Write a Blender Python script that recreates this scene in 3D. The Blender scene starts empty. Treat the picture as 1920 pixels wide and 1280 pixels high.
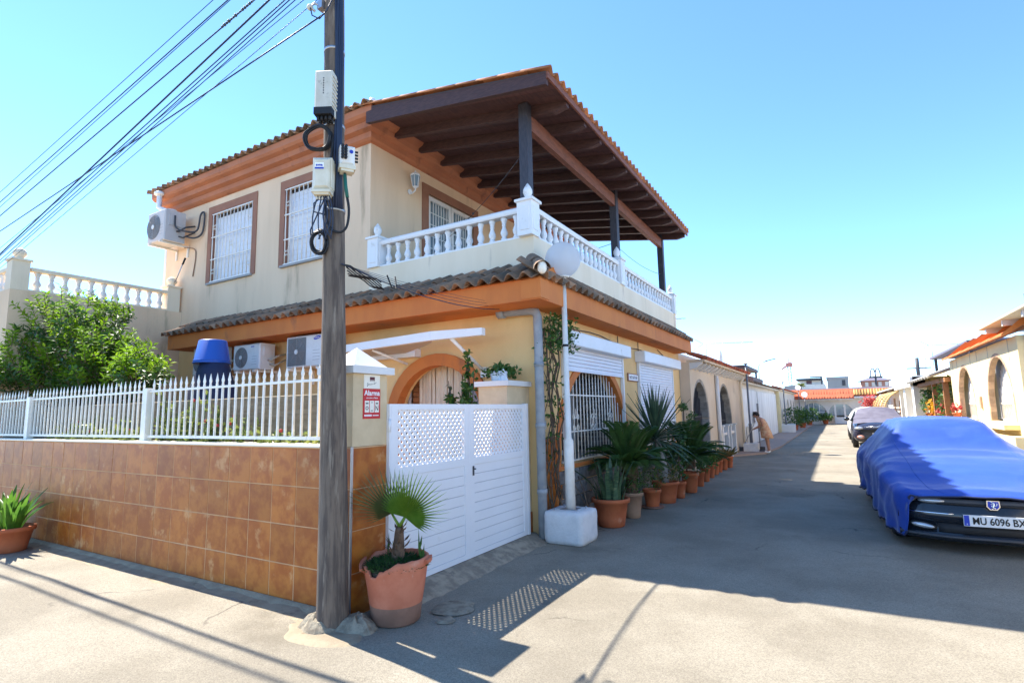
import bpy, bmesh, math, random
from math import sin, cos, pi, radians, sqrt, atan2, exp
from mathutils import Vector, Matrix, Euler, noise
random.seed(7)
SC = bpy.context.scene
COL = SC.collection
V = Vector
# ---------------------------------------------------------------- camera
cd = bpy.data.cameras.new('camera'); cam = bpy.data.objects.new('camera', cd); COL.objects.link(cam)
YAW, PIT, ROL = radians(30.577), radians(7.364), radians(-1.1423)
fw = V((-sin(YAW) * cos(PIT), cos(YAW) * cos(PIT), sin(PIT)))
r0 = V((cos(YAW), sin(YAW), 0)); u0 = r0.cross(fw)
rt = cos(ROL) * r0 + sin(ROL) * u0; up = -sin(ROL) * r0 + cos(ROL) * u0
m = Matrix((rt, up, -fw)).transposed().to_4x4(); m.translation = (0, 0, 1.6)
cam.matrix_world = m
cd.sensor_width = 36.0; cd.lens = 36.0 * 1017.43 / 1920.0; cd.clip_start = 0.05; cd.clip_end = 3000
SC.camera = cam
# ---------------------------------------------------------------- world, sun, exposure
SUN = V((-0.73, 0.107, 1.0)).normalized()
W = bpy.data.worlds.new('World'); SC.world = W; W.use_nodes = True
nt = W.node_tree; bg = nt.nodes['Background']
sky = nt.nodes.new('ShaderNodeTexSky'); sky.sky_type = 'NISHITA'; sky.sun_disc = False
sky.sun_elevation = math.asin(SUN.z); sky.sun_rotation = atan2(SUN.x, SUN.y)
sky.air_density = 0.65; sky.dust_density = 0.0; sky.ozone_density = 3.0; sky.altitude = 2000
hs = nt.nodes.new('ShaderNodeHueSaturation'); hs.inputs['Hue'].default_value = 0.494; hs.inputs['Saturation'].default_value = 1.08
nt.links.new(sky.outputs[0], hs.inputs['Color']); nt.links.new(hs.outputs[0], bg.inputs[0]); bg.inputs[1].default_value = 0.15
ld = bpy.data.lights.new('sun', 'SUN'); ld.energy = 3.7; ld.angle = radians(0.53); ld.color = (1.0, 0.93, 0.82)
lo = bpy.data.objects.new('sun', ld); COL.objects.link(lo); lo.rotation_euler = SUN.to_track_quat('Z', 'Y').to_euler()
lo.location = (-20, 5, 30)
SC.view_settings.view_transform = 'Standard'; SC.view_settings.look = 'None'
SC.view_settings.exposure = 1.96; SC.view_settings.gamma = 1.0
try: SC.view_settings.use_curve_mapping = False
except Exception: pass
SC.cycles.max_bounces = 8; SC.cycles.diffuse_bounces = 5; SC.cycles.transparent_max_bounces = 12
SC.cycles.caustics_reflective = False; SC.cycles.caustics_refractive = False
# ---------------------------------------------------------------- materials
def M(name, c1, c2=None, scale=3.0, rough=0.8, bump=0.0, bscale=60.0, metal=0.0, rnd=0.0, c3=None, s3=0.7, t3=0.55, stretch=None, trans=0.0, spec=0.4, detail=6.0, emis=None, c4=None, s4=90.0, k4=0.5, crack=0.0, sheen=0.0):
    mt = bpy.data.materials.new(name); mt.use_nodes = True
    n = mt.node_tree.nodes; L = mt.node_tree.links
    b = n['Principled BSDF']; out = n['Material Output']
    b.inputs['Roughness'].default_value = rough; b.inputs['Metallic'].default_value = metal
    b.inputs['Specular IOR Level'].default_value = spec
    def rgba(c): return (c[0], c[1], c[2], 1)
    geo = n.new('ShaderNodeNewGeometry'); co = geo.outputs['Position']
    if stretch:
        mp = n.new('ShaderNodeMapping'); mp.inputs['Scale'].default_value = stretch
        L.new(co, mp.inputs[0]); co = mp.outputs[0]
    def tex(sc, det=detail, rgh=0.6):
        t = n.new('ShaderNodeTexNoise'); t.inputs['Scale'].default_value = sc; t.inputs['Detail'].default_value = det
        t.inputs['Roughness'].default_value = rgh; L.new(co, t.inputs['Vector']); return t
    def mix(fac, a, bb):
        x = n.new('ShaderNodeMix'); x.data_type = 'RGBA'
        if isinstance(fac, float): x.inputs[0].default_value = fac
        else: L.new(fac, x.inputs[0])
        for k, q in ((6, a), (7, bb)):
            if isinstance(q, tuple): x.inputs[k].default_value = q
            else: L.new(q, x.inputs[k])
        return x.outputs[2]
    def ramp(src, lo_, hi_):
        x = n.new('ShaderNodeMapRange'); x.inputs[1].default_value = lo_; x.inputs[2].default_value = hi_
        x.interpolation_type = 'SMOOTHSTEP'; L.new(src, x.inputs[0]); return x.outputs[0]
    colr = rgba(c1)
    if c2: colr = mix(ramp(tex(scale).outputs[0], 0.36, 0.64), colr, rgba(c2))
    if c3: colr = mix(ramp(tex(s3).outputs[0], t3, t3 + 0.14), colr, rgba(c3))
    if c4:
        v = n.new('ShaderNodeTexVoronoi'); v.inputs['Scale'].default_value = s4; L.new(co, v.inputs['Vector'])
        sp = n.new('ShaderNodeSeparateColor'); L.new(v.outputs['Color'], sp.inputs[0])
        a = n.new('ShaderNodeMath'); a.operation = 'MULTIPLY'; a.inputs[1].default_value = k4; L.new(sp.outputs[0], a.inputs[0])
        colr = mix(a.outputs[0], colr, rgba(c4))
    if sheen: b.inputs['Sheen Weight'].default_value = sheen; b.inputs['Sheen Roughness'].default_value = 0.35
    if crack: # thin meandering cracks: voronoi cell edges on noise-warped coordinates, broken up by another noise
        wn = tex(1.3, 4); wv = n.new('ShaderNodeVectorMath'); wv.operation = 'MULTIPLY_ADD'; wv.inputs[1].default_value = (0.9, 0.9, 0.9)
        L.new(wn.outputs['Color'], wv.inputs[0]); L.new(co, wv.inputs[2])
        v = n.new('ShaderNodeTexVoronoi'); v.feature = 'DISTANCE_TO_EDGE'; v.inputs['Scale'].default_value = crack; L.new(wv.outputs[0], v.inputs['Vector'])
        a = n.new('ShaderNodeMapRange'); a.inputs[1].default_value = 0.002; a.inputs[2].default_value = 0.012; a.inputs[3].default_value = 0.75; a.inputs[4].default_value = 0.0; L.new(v.outputs['Distance'], a.inputs[0])
        q = n.new('ShaderNodeMath'); q.operation = 'MULTIPLY'; L.new(a.outputs[0], q.inputs[0]); L.new(ramp(tex(0.55).outputs[0], 0.52, 0.62), q.inputs[1])
        colr = mix(q.outputs[0], colr, (0.06, 0.05, 0.04, 1))
    if rnd:
        oi = n.new('ShaderNodeObjectInfo'); h = n.new('ShaderNodeHueSaturation')
        mr = n.new('ShaderNodeMapRange'); mr.inputs[3].default_value = 1 - rnd; mr.inputs[4].default_value = 1 + rnd
        L.new(oi.outputs['Random'], mr.inputs[0]); L.new(mr.outputs[0], h.inputs['Value'])
        if isinstance(colr, tuple): h.inputs['Color'].default_value = colr
        else: L.new(colr, h.inputs['Color'])
        colr = h.outputs[0]
    if isinstance(colr, tuple): b.inputs['Base Color'].default_value = colr
    else: L.new(colr, b.inputs['Base Color'])
    if bump:
        bp = n.new('ShaderNodeBump'); bp.inputs['Strength'].default_value = bump; bp.inputs['Distance'].default_value = 0.01
        L.new(tex(bscale, 5, 0.65).outputs[0], bp.inputs['Height']); L.new(bp.outputs[0], b.inputs['Normal'])
    if emis: b.inputs['Emission Color'].default_value = rgba(emis); b.inputs['Emission Strength'].default_value = 1
    if trans:
        tr = n.new('ShaderNodeBsdfTranslucent'); ms = n.new('ShaderNodeMixShader'); ms.inputs[0].default_value = trans
        if isinstance(colr, tuple): tr.inputs[0].default_value = colr
        else: L.new(colr, tr.inputs[0])
        L.new(b.outputs[0], ms.inputs[1]); L.new(tr.outputs[0], ms.inputs[2]); L.new(ms.outputs[0], out.inputs[0])
    return mt
def glass(name, tint=(0.5, 0.55, 0.6), rough=0.05):
    mt = M(name, tint, rough=rough, spec=0.8); return mt
MT = {}
MT['asphalt'] = M('asphalt', (0.345, 0.31, 0.245), (0.25, 0.22, 0.17), scale=0.8, rough=0.9, bump=0.7, bscale=190, c3=(0.19, 0.165, 0.125), s3=0.6, t3=0.57, c4=(0.11, 0.095, 0.07), s4=150, k4=0.6, crack=0.55)
MT['dirt'] = M('roadside_dirt', (0.33, 0.275, 0.19), (0.26, 0.21, 0.145), scale=6, rough=0.95, bump=0.9, bscale=60, c3=(0.15, 0.115, 0.075), s3=5, t3=0.58)
MT['concrete'] = M('concrete', (0.36, 0.30, 0.22), (0.22, 0.18, 0.135), scale=9, rough=0.9, bump=0.7, bscale=40, c3=(0.2, 0.17, 0.13), s3=8, t3=0.58)
MT['patch'] = M('patch_concrete', (0.31, 0.27, 0.2), (0.20, 0.165, 0.12), scale=14, rough=0.95, bump=1.0, bscale=45, c3=(0.13, 0.105, 0.075), s3=9, t3=0.58)
MT['pave'] = M('pavement', (0.42, 0.30, 0.24), (0.36, 0.27, 0.22), scale=3, rough=0.9, bump=0.3)
MT['stucco'] = M('cream_stucco', (0.80, 0.60, 0.41), (0.72, 0.53, 0.355), scale=1.3, rough=0.9, bump=0.5, bscale=70, c3=(0.44, 0.33, 0.22), s3=2.6, t3=0.6, stretch=(1, 1, 0.16))
MT['stucco_y'] = M('yellow_stucco', (0.85, 0.565, 0.255), (0.78, 0.505, 0.215), scale=1.1, rough=0.9, bump=0.45, bscale=70, c3=(0.62, 0.41, 0.2), s3=1.1, t3=0.6, stretch=(1, 1, 0.45))
MT['stucco_p'] = M('parapet_stucco', (0.82, 0.70, 0.53), (0.76, 0.64, 0.47), scale=1.6, rough=0.9, bump=0.35, bscale=70, c3=(0.50, 0.42, 0.32), s3=3.6, t3=0.6, stretch=(1, 1, 0.2))
MT['stucco_pillar'] = M('pillar_stucco', (0.68, 0.53, 0.33), (0.6, 0.46, 0.28), scale=4, rough=0.9, bump=0.35, bscale=120, c3=(0.5, 0.38, 0.24), s3=5, t3=0.62)
MT['orange'] = M('orange_paint', (0.62, 0.2, 0.045), (0.55, 0.165, 0.04), scale=2.0, rough=0.75, bump=0.12, bscale=60, c3=(0.36, 0.13, 0.055), s3=3.0, t3=0.6, stretch=(1, 1, 0.4))
MT['cornice'] = M('cornice_paint', (0.46, 0.175, 0.085), (0.40, 0.15, 0.075), scale=1.5, rough=0.75, c3=(0.28, 0.11, 0.06), s3=2.6, t3=0.58, stretch=(1, 1, 0.4))
MT['frame'] = M('window_surround_paint', (0.33, 0.155, 0.095), (0.29, 0.135, 0.085), scale=3, rough=0.8)
MT['white'] = M('white_paint', (0.8, 0.8, 0.8), (0.76, 0.76, 0.75), scale=2, rough=0.45, c3=(0.58, 0.55, 0.5), s3=4.5, t3=0.6)
MT['white_wall'] = M('white_wall_paint', (0.78, 0.76, 0.73), (0.7, 0.68, 0.64), scale=1.2, rough=0.85, bump=0.2, c3=(0.55, 0.52, 0.46), s3=1.6, t3=0.64)
MT['white_metal'] = M('white_metal_paint', (0.84, 0.80, 0.73), (0.77, 0.72, 0.63), scale=7, rough=0.4, c3=(0.5, 0.4, 0.28), s3=14, t3=0.68)
MT['gate'] = M('gate_enamel', (0.83, 0.83, 0.84), (0.8, 0.8, 0.81), scale=1, rough=0.25, spec=0.5, c3=(0.68, 0.66, 0.62), s3=3.5, t3=0.66)
MT['rustw'] = M('rough_white', (0.74, 0.73, 0.72), (0.66, 0.65, 0.64), scale=6, rough=0.9, bump=0.9, bscale=30, c3=(0.34, 0.3, 0.26), s3=17, t3=0.645)
MT['tile'] = M('glazed_wall_tile', (0.33, 0.078, 0.007), (0.45, 0.14, 0.018), scale=7, rough=0.42, rnd=0.14, c3=(0.52, 0.24, 0.085), s3=5.5, t3=0.57, bump=0.15, bscale=20)
MT['grout'] = M('tile_grout', (0.62, 0.37, 0.19), (0.52, 0.30, 0.15), scale=5, rough=0.95)
MT['rooftile'] = M('weathered_roof_tile', (0.30, 0.175, 0.105), (0.15, 0.115, 0.085), scale=5, rough=0.9, rnd=0.35, bump=0.6, bscale=60, c3=(0.44, 0.21, 0.10), s3=2.4, t3=0.57)
MT['rooftile_o'] = M('orange_roof_tile', (0.50, 0.19, 0.075), (0.38, 0.15, 0.065), scale=5, rough=0.85, rnd=0.3, bump=0.4, bscale=60, c3=(0.24, 0.13, 0.08), s3=2.4, t3=0.6)
MT['rooftile_r'] = M('red_roof_tile', (0.50, 0.12, 0.05), (0.42, 0.10, 0.045), scale=2, rough=0.8, rnd=0.45)
MT['rooftile_y'] = M('ochre_roof_tile', (0.62, 0.36, 0.12), (0.5, 0.27, 0.09), scale=2, rough=0.8, rnd=0.4)
MT['darkwood'] = M('dark_stained_wood', (0.055, 0.028, 0.028), (0.085, 0.042, 0.037), scale=9, rough=0.65, bump=0.3, bscale=30, stretch=(1, 6, 6), rnd=0.15)
MT['board'] = M('ceiling_board', (0.085, 0.042, 0.04), (0.12, 0.058, 0.05), scale=6, rough=0.7, stretch=(5, 1, 1), rnd=0.25)
MT['postwood'] = M('black_stained_post', (0.035, 0.035, 0.045), (0.055, 0.05, 0.06), scale=9, rough=0.55, stretch=(5, 5, 1))
MT['redwood'] = M('red_brown_beam', (0.23, 0.085, 0.05), (0.16, 0.06, 0.04), scale=6, rough=0.65, stretch=(5, 1, 5), bump=0.3, bscale=20)
MT['polewood'] = M('weathered_pole_wood', (0.185, 0.14, 0.105), (0.095, 0.072, 0.058), scale=7, rough=0.9, bump=0.9, bscale=14, stretch=(4, 4, 0.45), c3=(0.27, 0.22, 0.17), s3=5, t3=0.56)
MT['black'] = M('black_rubber', (0.012, 0.012, 0.014), rough=0.6)
MT['cable'] = M('dark_cable', (0.02, 0.03, 0.06), rough=0.5)
MT['cable_b'] = M('blue_grey_cable', (0.03, 0.07, 0.13), rough=0.5)
MT['greencable'] = M('green_cable', (0.01, 0.12, 0.09), rough=0.5)
MT['box'] = M('cream_plastic', (0.72, 0.67, 0.53), (0.64, 0.58, 0.44), scale=7, rough=0.55, c3=(0.45, 0.4, 0.3), s3=9, t3=0.64)
MT['boxg'] = M('grey_cream_plastic', (0.6, 0.57, 0.49), (0.54, 0.51, 0.42), scale=9, rough=0.6, c3=(0.3, 0.28, 0.22), s3=13, t3=0.64)
MT['grey'] = M('grey_pipe_plastic', (0.34, 0.36, 0.38), (0.27, 0.29, 0.31), scale=6, rough=0.6)
MT['steel'] = M('steel', (0.45, 0.46, 0.48), rough=0.35, metal=0.8)
MT['dgrey'] = M('dark_grey', (0.06, 0.062, 0.07), rough=0.6)
MT['mgrey'] = M('mid_grey_plaster', (0.36, 0.355, 0.35), (0.32, 0.315, 0.31), scale=0.6, rough=0.9)
MT['lgrey'] = M('light_grey_plaster', (0.55, 0.54, 0.54), (0.5, 0.49, 0.49), scale=0.6, rough=0.9)
MT['ac'] = M('ac_white', (0.72, 0.72, 0.70), (0.66, 0.65, 0.62), scale=4, rough=0.45)
MT['acdark'] = M('ac_grille_grey', (0.16, 0.16, 0.16), rough=0.5)
MT['blueprint'] = M('blue_print', (0.02, 0.05, 0.42), rough=0.5)
MT['redprint'] = M('red_print', (0.55, 0.015, 0.02), rough=0.4)
MT['darkred'] = M('dark_red_print', (0.10, 0.012, 0.015), rough=0.4)
MT['paper'] = M('cream_print', (0.85, 0.8, 0.68), rough=0.4)
MT['ink'] = M('black_ink', (0.01, 0.01, 0.01), rough=0.5)
MT['whiteprint'] = M('white_print', (0.9, 0.9, 0.88), rough=0.4)
MT['blind'] = M('roller_blind_white', (0.80, 0.82, 0.86), (0.76, 0.78, 0.83), scale=2, rough=0.5)
MT['blindshade'] = M('dark_opening', (0.05, 0.04, 0.035), rough=0.6)
MT['stone'] = M('grey_ledge_stone', (0.24, 0.225, 0.21), (0.14, 0.13, 0.125), scale=9, rough=0.9, bump=0.7, bscale=30, rnd=0.4)
MT['stoneb'] = M('arch_stone', (0.36, 0.33, 0.29), (0.26, 0.24, 0.21), scale=7, rough=0.9, bump=0.4, bscale=40, rnd=0.25)
MT['stonet'] = M('tan_arch_stone', (0.5, 0.34, 0.22), (0.38, 0.25, 0.16), scale=7, rough=0.9, bump=0.4, bscale=40, rnd=0.25)
MT['curtain'] = M('cream_strip_curtain', (0.86, 0.77, 0.58), (0.78, 0.68, 0.49), scale=9, rough=0.7, rnd=0.12, stretch=(3, 3, 0.5), trans=0.15)
MT['redwoodslat'] = M('orange_brown_slat', (0.42, 0.19, 0.075), (0.33, 0.14, 0.06), scale=9, rough=0.7, rnd=0.2)
MT['terracotta'] = M('terracotta', (0.50, 0.14, 0.052), (0.43, 0.11, 0.042), scale=5, rough=0.8, c3=(0.55, 0.27, 0.16), s3=4, t3=0.6, bump=0.1)
MT['terra_pale'] = M('faded_terracotta', (0.60, 0.205, 0.115), (0.50, 0.145, 0.075), scale=3.6, rough=0.8, c3=(0.6, 0.36, 0.26), s3=5, t3=0.6, bump=0.15, bscale=30)
MT['terra_base'] = M('grimy_terracotta', (0.30, 0.16, 0.11), (0.23, 0.12, 0.08), scale=5, rough=0.85, bump=0.15)
MT['terra_b'] = M('beige_clay', (0.36, 0.225, 0.145), (0.3, 0.18, 0.115), scale=5, rough=0.85, bump=0.15)
MT['soil'] = M('soil', (0.05, 0.035, 0.025), (0.09, 0.07, 0.05), scale=20, rough=1, bump=0.8, bscale=80)
MT['grass'] = M('lawn_green', (0.035, 0.095, 0.018), (0.02, 0.06, 0.015), scale=20, rough=0.6, trans=0.2, rnd=0.2)
MT['palmleaf'] = M('fan_palm_green', (0.25, 0.38, 0.05), (0.17, 0.29, 0.03), scale=12, rough=0.45, trans=0.4)
MT['palmold'] = M('fan_palm_yellowing', (0.13, 0.16, 0.05), (0.2, 0.17, 0.07), scale=9, rough=0.55, trans=0.3)
MT['palmtrunk'] = M('palm_fibre', (0.17, 0.10, 0.06), (0.09, 0.055, 0.035), scale=25, rough=0.95, bump=1, bscale=60)
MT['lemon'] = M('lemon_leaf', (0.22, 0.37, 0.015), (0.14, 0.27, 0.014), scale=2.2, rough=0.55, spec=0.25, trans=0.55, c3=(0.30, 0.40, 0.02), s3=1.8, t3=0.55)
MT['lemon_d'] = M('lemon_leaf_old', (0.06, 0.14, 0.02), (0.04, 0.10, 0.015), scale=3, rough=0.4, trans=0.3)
MT['cycad'] = M('cycad_green', (0.065, 0.14, 0.03), (0.04, 0.095, 0.022), scale=5, rough=0.45, trans=0.3, c3=(0.11, 0.16, 0.035), s3=2.2, t3=0.54)
MT['yucca'] = M('yucca_green', (0.085, 0.135, 0.075), (0.055, 0.10, 0.055), scale=6, rough=0.45, trans=0.2)
MT['sansev'] = M('snake_plant_green', (0.075, 0.13, 0.06), (0.035, 0.075, 0.04), scale=16, rough=0.45, stretch=(0.6, 0.6, 3), c3=(0.30, 0.33, 0.16), s3=7, t3=0.57)
MT['leafm'] = M('mid_green_leaf', (0.075, 0.17, 0.03), (0.045, 0.11, 0.022), scale=9, rough=0.45, trans=0.3)
MT['leafb'] = M('bright_strap_leaf', (0.12, 0.26, 0.03), (0.06, 0.15, 0.025), scale=6, rough=0.35, trans=0.4)
MT['leafy'] = M('yellow_green_leaf', (0.3, 0.33, 0.09), (0.2, 0.25, 0.06), scale=9, rough=0.5, trans=0.3)
MT['leafo'] = M('orange_tinged_leaf', (0.22, 0.15, 0.05), (0.1, 0.12, 0.03), scale=6, rough=0.5, trans=0.25)
MT['flower_y'] = M('yellow_flower', (0.75, 0.42, 0.02), (0.7, 0.3, 0.02), scale=9, rough=0.6, trans=0.3)
MT['flower_r'] = M('red_flower', (0.5, 0.05, 0.05), (0.6, 0.12, 0.1), scale=9, rough=0.6, trans=0.3)
MT['bark'] = M('bark', (0.15, 0.105, 0.07), (0.09, 0.065, 0.045), scale=12, rough=0.95, bump=0.6)
MT['stemw'] = M('pale_trunk', (0.4, 0.38, 0.35), (0.26, 0.24, 0.22), scale=9, rough=0.9, bump=0.4)
MT['reed'] = M('reed_mesh_beige', (0.44, 0.38, 0.29), (0.35, 0.30, 0.22), scale=4, rough=0.9, trans=0.35, stretch=(0.4, 1, 6))
MT['bluetarp'] = M('blue_bucket_plastic', (0.025, 0.10, 0.42), rough=0.4)
MT['navy'] = M('navy_cover', (0.015, 0.022, 0.06), rough=0.7)
MT['carcover'] = M('blue_car_cover_nylon', (0.016, 0.062, 0.36), (0.022, 0.08, 0.39), scale=1.5, rough=0.55, spec=0.4, bump=0.35, bscale=14, c3=(0.03, 0.085, 0.33), s3=1.8, t3=0.58, sheen=0.3)
MT['carpaint'] = M('dark_car_paint', (0.012, 0.016, 0.024), rough=0.18, spec=0.6)
MT['carpaint2'] = M('purple_black_car_paint', (0.022, 0.02, 0.035), rough=0.2, spec=0.6)
MT['chrome'] = M('chrome', (0.8, 0.8, 0.82), rough=0.12, metal=1.0)
MT['lens'] = M('lamp_glass', (0.5, 0.52, 0.55), rough=0.1, spec=0.8, metal=0.5)
MT['plate'] = M('plate_white', (0.75, 0.75, 0.75), rough=0.4)
MT['cover_and_sheen'] = M('grey_violet_cover_and_sky_sheen', (0.15, 0.14, 0.18), (0.12, 0.11, 0.145), scale=4, rough=0.6)  # windscreen cover cloth, also the colour of the sky reflection on the bonnet
MT['globe'] = M('frosted_white_globe', (0.9, 0.9, 0.9), rough=0.25, spec=0.5, trans=0.75)
MT['lampdark'] = M('dark_lamp_post', (0.16, 0.17, 0.19), rough=0.5)
MT['glassd'] = glass('dark_window_glass', (0.05, 0.06, 0.07))
MT['glassb'] = glass('blue_window_glass', (0.22, 0.3, 0.36))
MT['curtainblue'] = M('pale_net_curtain', (0.42, 0.48, 0.5), (0.3, 0.36, 0.38), scale=6, rough=0.8, stretch=(4, 4, 0.3))
MT['cream_row'] = M('beige_render', (0.70, 0.57, 0.42), (0.63, 0.5, 0.36), scale=1.2, rough=0.9, bump=0.25, c3=(0.46, 0.36, 0.26), s3=0.8, t3=0.6)
MT['cream_row2'] = M('ivory_render', (0.80, 0.73, 0.60), (0.74, 0.66, 0.53), scale=1.2, rough=0.9, bump=0.2)
MT['yellow_row'] = M('pale_yellow_render', (0.78, 0.66, 0.38), (0.73, 0.6, 0.34), scale=0.8, rough=0.9, bump=0.2, c3=(0.66, 0.54, 0.32), s3=0.7, t3=0.64)
MT['cladding'] = M('white_cladding', (0.82, 0.81, 0.79), (0.74, 0.73, 0.70), scale=3, rough=0.6, rnd=0.08, stretch=(1, 1, 0.3))
MT['skin'] = M('skin', (0.42, 0.2, 0.12), rough=0.6)
MT['hair'] = M('dark_hair', (0.02, 0.013, 0.01), rough=0.7)
MT['dress'] = M('sand_patterned_cloth', (0.66, 0.44, 0.26), (0.55, 0.25, 0.14), scale=14, rough=0.85)
MT['canvas'] = M('ivory_canvas', (0.66, 0.6, 0.48), (0.6, 0.53, 0.4), scale=3, rough=0.85, trans=0.3)
MT['canopyy'] = M('yellow_canopy_slat', (0.72, 0.52, 0.24), rough=0.8, trans=0.2)
MT['cranered'] = M('crane_red', (0.55, 0.2, 0.16), rough=0.6)
MT['craneblue'] = M('crane_blue_grey', (0.22, 0.34, 0.45), rough=0.6)
MT['signred'] = M('sign_brown', (0.12, 0.06, 0.08), rough=0.5)
MT['brickr'] = M('faded_brick', (0.5, 0.26, 0.2), (0.42, 0.2, 0.16), scale=2, rough=0.9)
MT['violet'] = M('violet_shade_cloth', (0.14, 0.13, 0.18), rough=0.8)
MT['potwhite'] = M('white_glazed_pot', (0.75, 0.78, 0.84), rough=0.3)
# ---------------------------------------------------------------- mesh helpers
ORG = {}
class MB:
    def __init__(s): s.v = []; s.f = []; s.s = []
    def add(s, vs, fs, sm=False):
        k = len(s.v); s.v += [tuple(q) for q in vs]; s.f += [tuple(k + i for i in q) for q in fs]; s.s += [sm] * len(fs); return s
    def box(s, x0, x1, y0, y1, z0, z1):
        if x0 > x1: x0, x1 = x1, x0
        if y0 > y1: y0, y1 = y1, y0
        if z0 > z1: z0, z1 = z1, z0
        return s.add([(x0, y0, z0), (x1, y0, z0), (x1, y1, z0), (x0, y1, z0), (x0, y0, z1), (x1, y0, z1), (x1, y1, z1), (x0, y1, z1)],
                     [(0, 3, 2, 1), (4, 5, 6, 7), (0, 1, 5, 4), (1, 2, 6, 5), (2, 3, 7, 6), (3, 0, 4, 7)])
    def hexa(s, p): # 8 points, bottom ring then top ring
        return s.add(p, [(0, 3, 2, 1), (4, 5, 6, 7), (0, 1, 5, 4), (1, 2, 6, 5), (2, 3, 7, 6), (3, 0, 4, 7)])
    def cham(s, x0, x1, y0, y1, z0, z1, c, ax='x', sg=1): # box with chamfered outer face toward ax*sg
        d = {'x': 0, 'y': 1, 'z': 2}[ax]; lo_ = [x0, y0, z0]; hi_ = [x1, y1, z1]; o = [i for i in range(3) if i != d]
        def ring(t, k):
            r = []
            for a, b in ((0, 0), (1, 0), (1, 1), (0, 1)):
                q = [0, 0, 0]; q[d] = t
                q[o[0]] = (lo_[o[0]] + k) if a == 0 else (hi_[o[0]] - k); q[o[1]] = (lo_[o[1]] + k) if b == 0 else (hi_[o[1]] - k); r.append(q)
            return r
        back, outer = (lo_[d], hi_[d]) if sg > 0 else (hi_[d], lo_[d])
        vs = ring(back, 0) + ring(outer - sg * c, 0) + ring(outer, c)
        fs = [(8, 9, 10, 11)] + [(i, (i + 1) % 4, 4 + (i + 1) % 4, 4 + i) for i in range(4)] + [(4 + i, 4 + (i + 1) % 4, 8 + (i + 1) % 4, 8 + i) for i in range(4)] + [(3, 2, 1, 0)]
        return s.add(vs, fs)
    def tube(s, path, r, n=8, cap=True, sm=True):
        P_ = [V(p) for p in path]; R = r if isinstance(r, (list, tuple)) else [r] * len(P_); k = len(s.v); prev = None
        for i, p in enumerate(P_):
            t = (P_[min(i + 1, len(P_) - 1)] - P_[max(i - 1, 0)]).normalized()
            if prev is None:
                a = V((0, 0, 1)) if abs(t.z) < 0.9 else V((1, 0, 0)); u = t.cross(a).normalized()
            else: u = (prev - t * prev.dot(t)).normalized()
            prev = u; w = t.cross(u)
            for j in range(n):
                a = 2 * pi * j / n; s.v.append(tuple(p + (u * cos(a) + w * sin(a)) * R[i]))
        for i in range(len(P_) - 1):
            for j in range(n):
                s.f.append((k + i * n + j, k + i * n + (j + 1) % n, k + (i + 1) * n + (j + 1) % n, k + (i + 1) * n + j)); s.s.append(sm)
        if cap:
            s.f.append(tuple(k + j for j in range(n))[::-1]); s.s.append(False)
            e = k + (len(P_) - 1) * n; s.f.append(tuple(e + j for j in range(n))); s.s.append(False)
        return s
    def lathe(s, prof, c=(0, 0, 0), n=16, cap=True, sm=True, ph=0.0, sq=None):
        k = len(s.v); m_ = len(prof)
        for r, z in prof:
            for j in range(n):
                a = 2 * pi * j / n + ph; s.v.append((c[0] + r * cos(a), c[1] + r * sin(a), c[2] + z))
        for i in range(m_ - 1):
            for j in range(n):
                s.f.append((k + i * n + j, k + i * n + (j + 1) % n, k + (i + 1) * n + (j + 1) % n, k + (i + 1) * n + j)); s.s.append(sm)
        if cap:
            s.f.append(tuple(k + j for j in range(n))[::-1]); s.s.append(False)
            e = k + (m_ - 1) * n; s.f.append(tuple(e + j for j in range(n))); s.s.append(False)
        return s
    def sphere(s, c, r, n=16, m_=10, sc=(1, 1, 1)):
        pr = [(r * sin(pi * i / m_), -r * cos(pi * i / m_)) for i in range(m_ + 1)]; pr[0] = (0.001 * r, -r); pr[-1] = (0.001 * r, r)
        k = len(s.v); s.lathe(pr, (0, 0, 0), n)
        for i in range(k, len(s.v)): q = s.v[i]; s.v[i] = (c[0] + q[0] * sc[0], c[1] + q[1] * sc[1], c[2] + q[2] * sc[2])
        return s
    def prism(s, poly, ax, a, b, sm=False): # poly 2D in the two other axes (in order), extruded along ax
        def mk(p, t): return (t, p[0], p[1]) if ax == 'x' else ((p[0], t, p[1]) if ax == 'y' else (p[0], p[1], t))
        n = len(poly); vs = [mk(p, a) for p in poly] + [mk(p, b) for p in poly]
        return s.add(vs, [tuple(range(n))[::-1], tuple(range(n, 2 * n))]).add([], []) if False else s._prism(vs, n, sm)
    def _prism(s, vs, n, sm):
        k = len(s.v); s.v += vs
        s.f.append(tuple(k + i for i in range(n))[::-1]); s.s.append(False); s.f.append(tuple(k + n + i for i in range(n))); s.s.append(False)
        for i in range(n): s.f.append((k + i, k + (i + 1) % n, k + n + (i + 1) % n, k + n + i)); s.s.append(sm)
        return s
    def xf(s, mtx, k=0):
        for i in range(k, len(s.v)): s.v[i] = tuple(mtx @ V(s.v[i]))
        return s
    def mesh(s, name, mat, off=V((0, 0, 0)), fix=True):
        me = bpy.data.meshes.new(name); me.from_pydata([(q[0] - off.x, q[1] - off.y, q[2] - off.z) for q in s.v], [], s.f)
        me.polygons.foreach_set('use_smooth', s.s)
        if fix:
            bm = bmesh.new(); bm.from_mesh(me); bmesh.ops.recalc_face_normals(bm, faces=bm.faces); bm.to_mesh(me); bm.free()
        me.materials.append(MT[mat] if isinstance(mat, str) else mat); me.update(); return me
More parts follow.
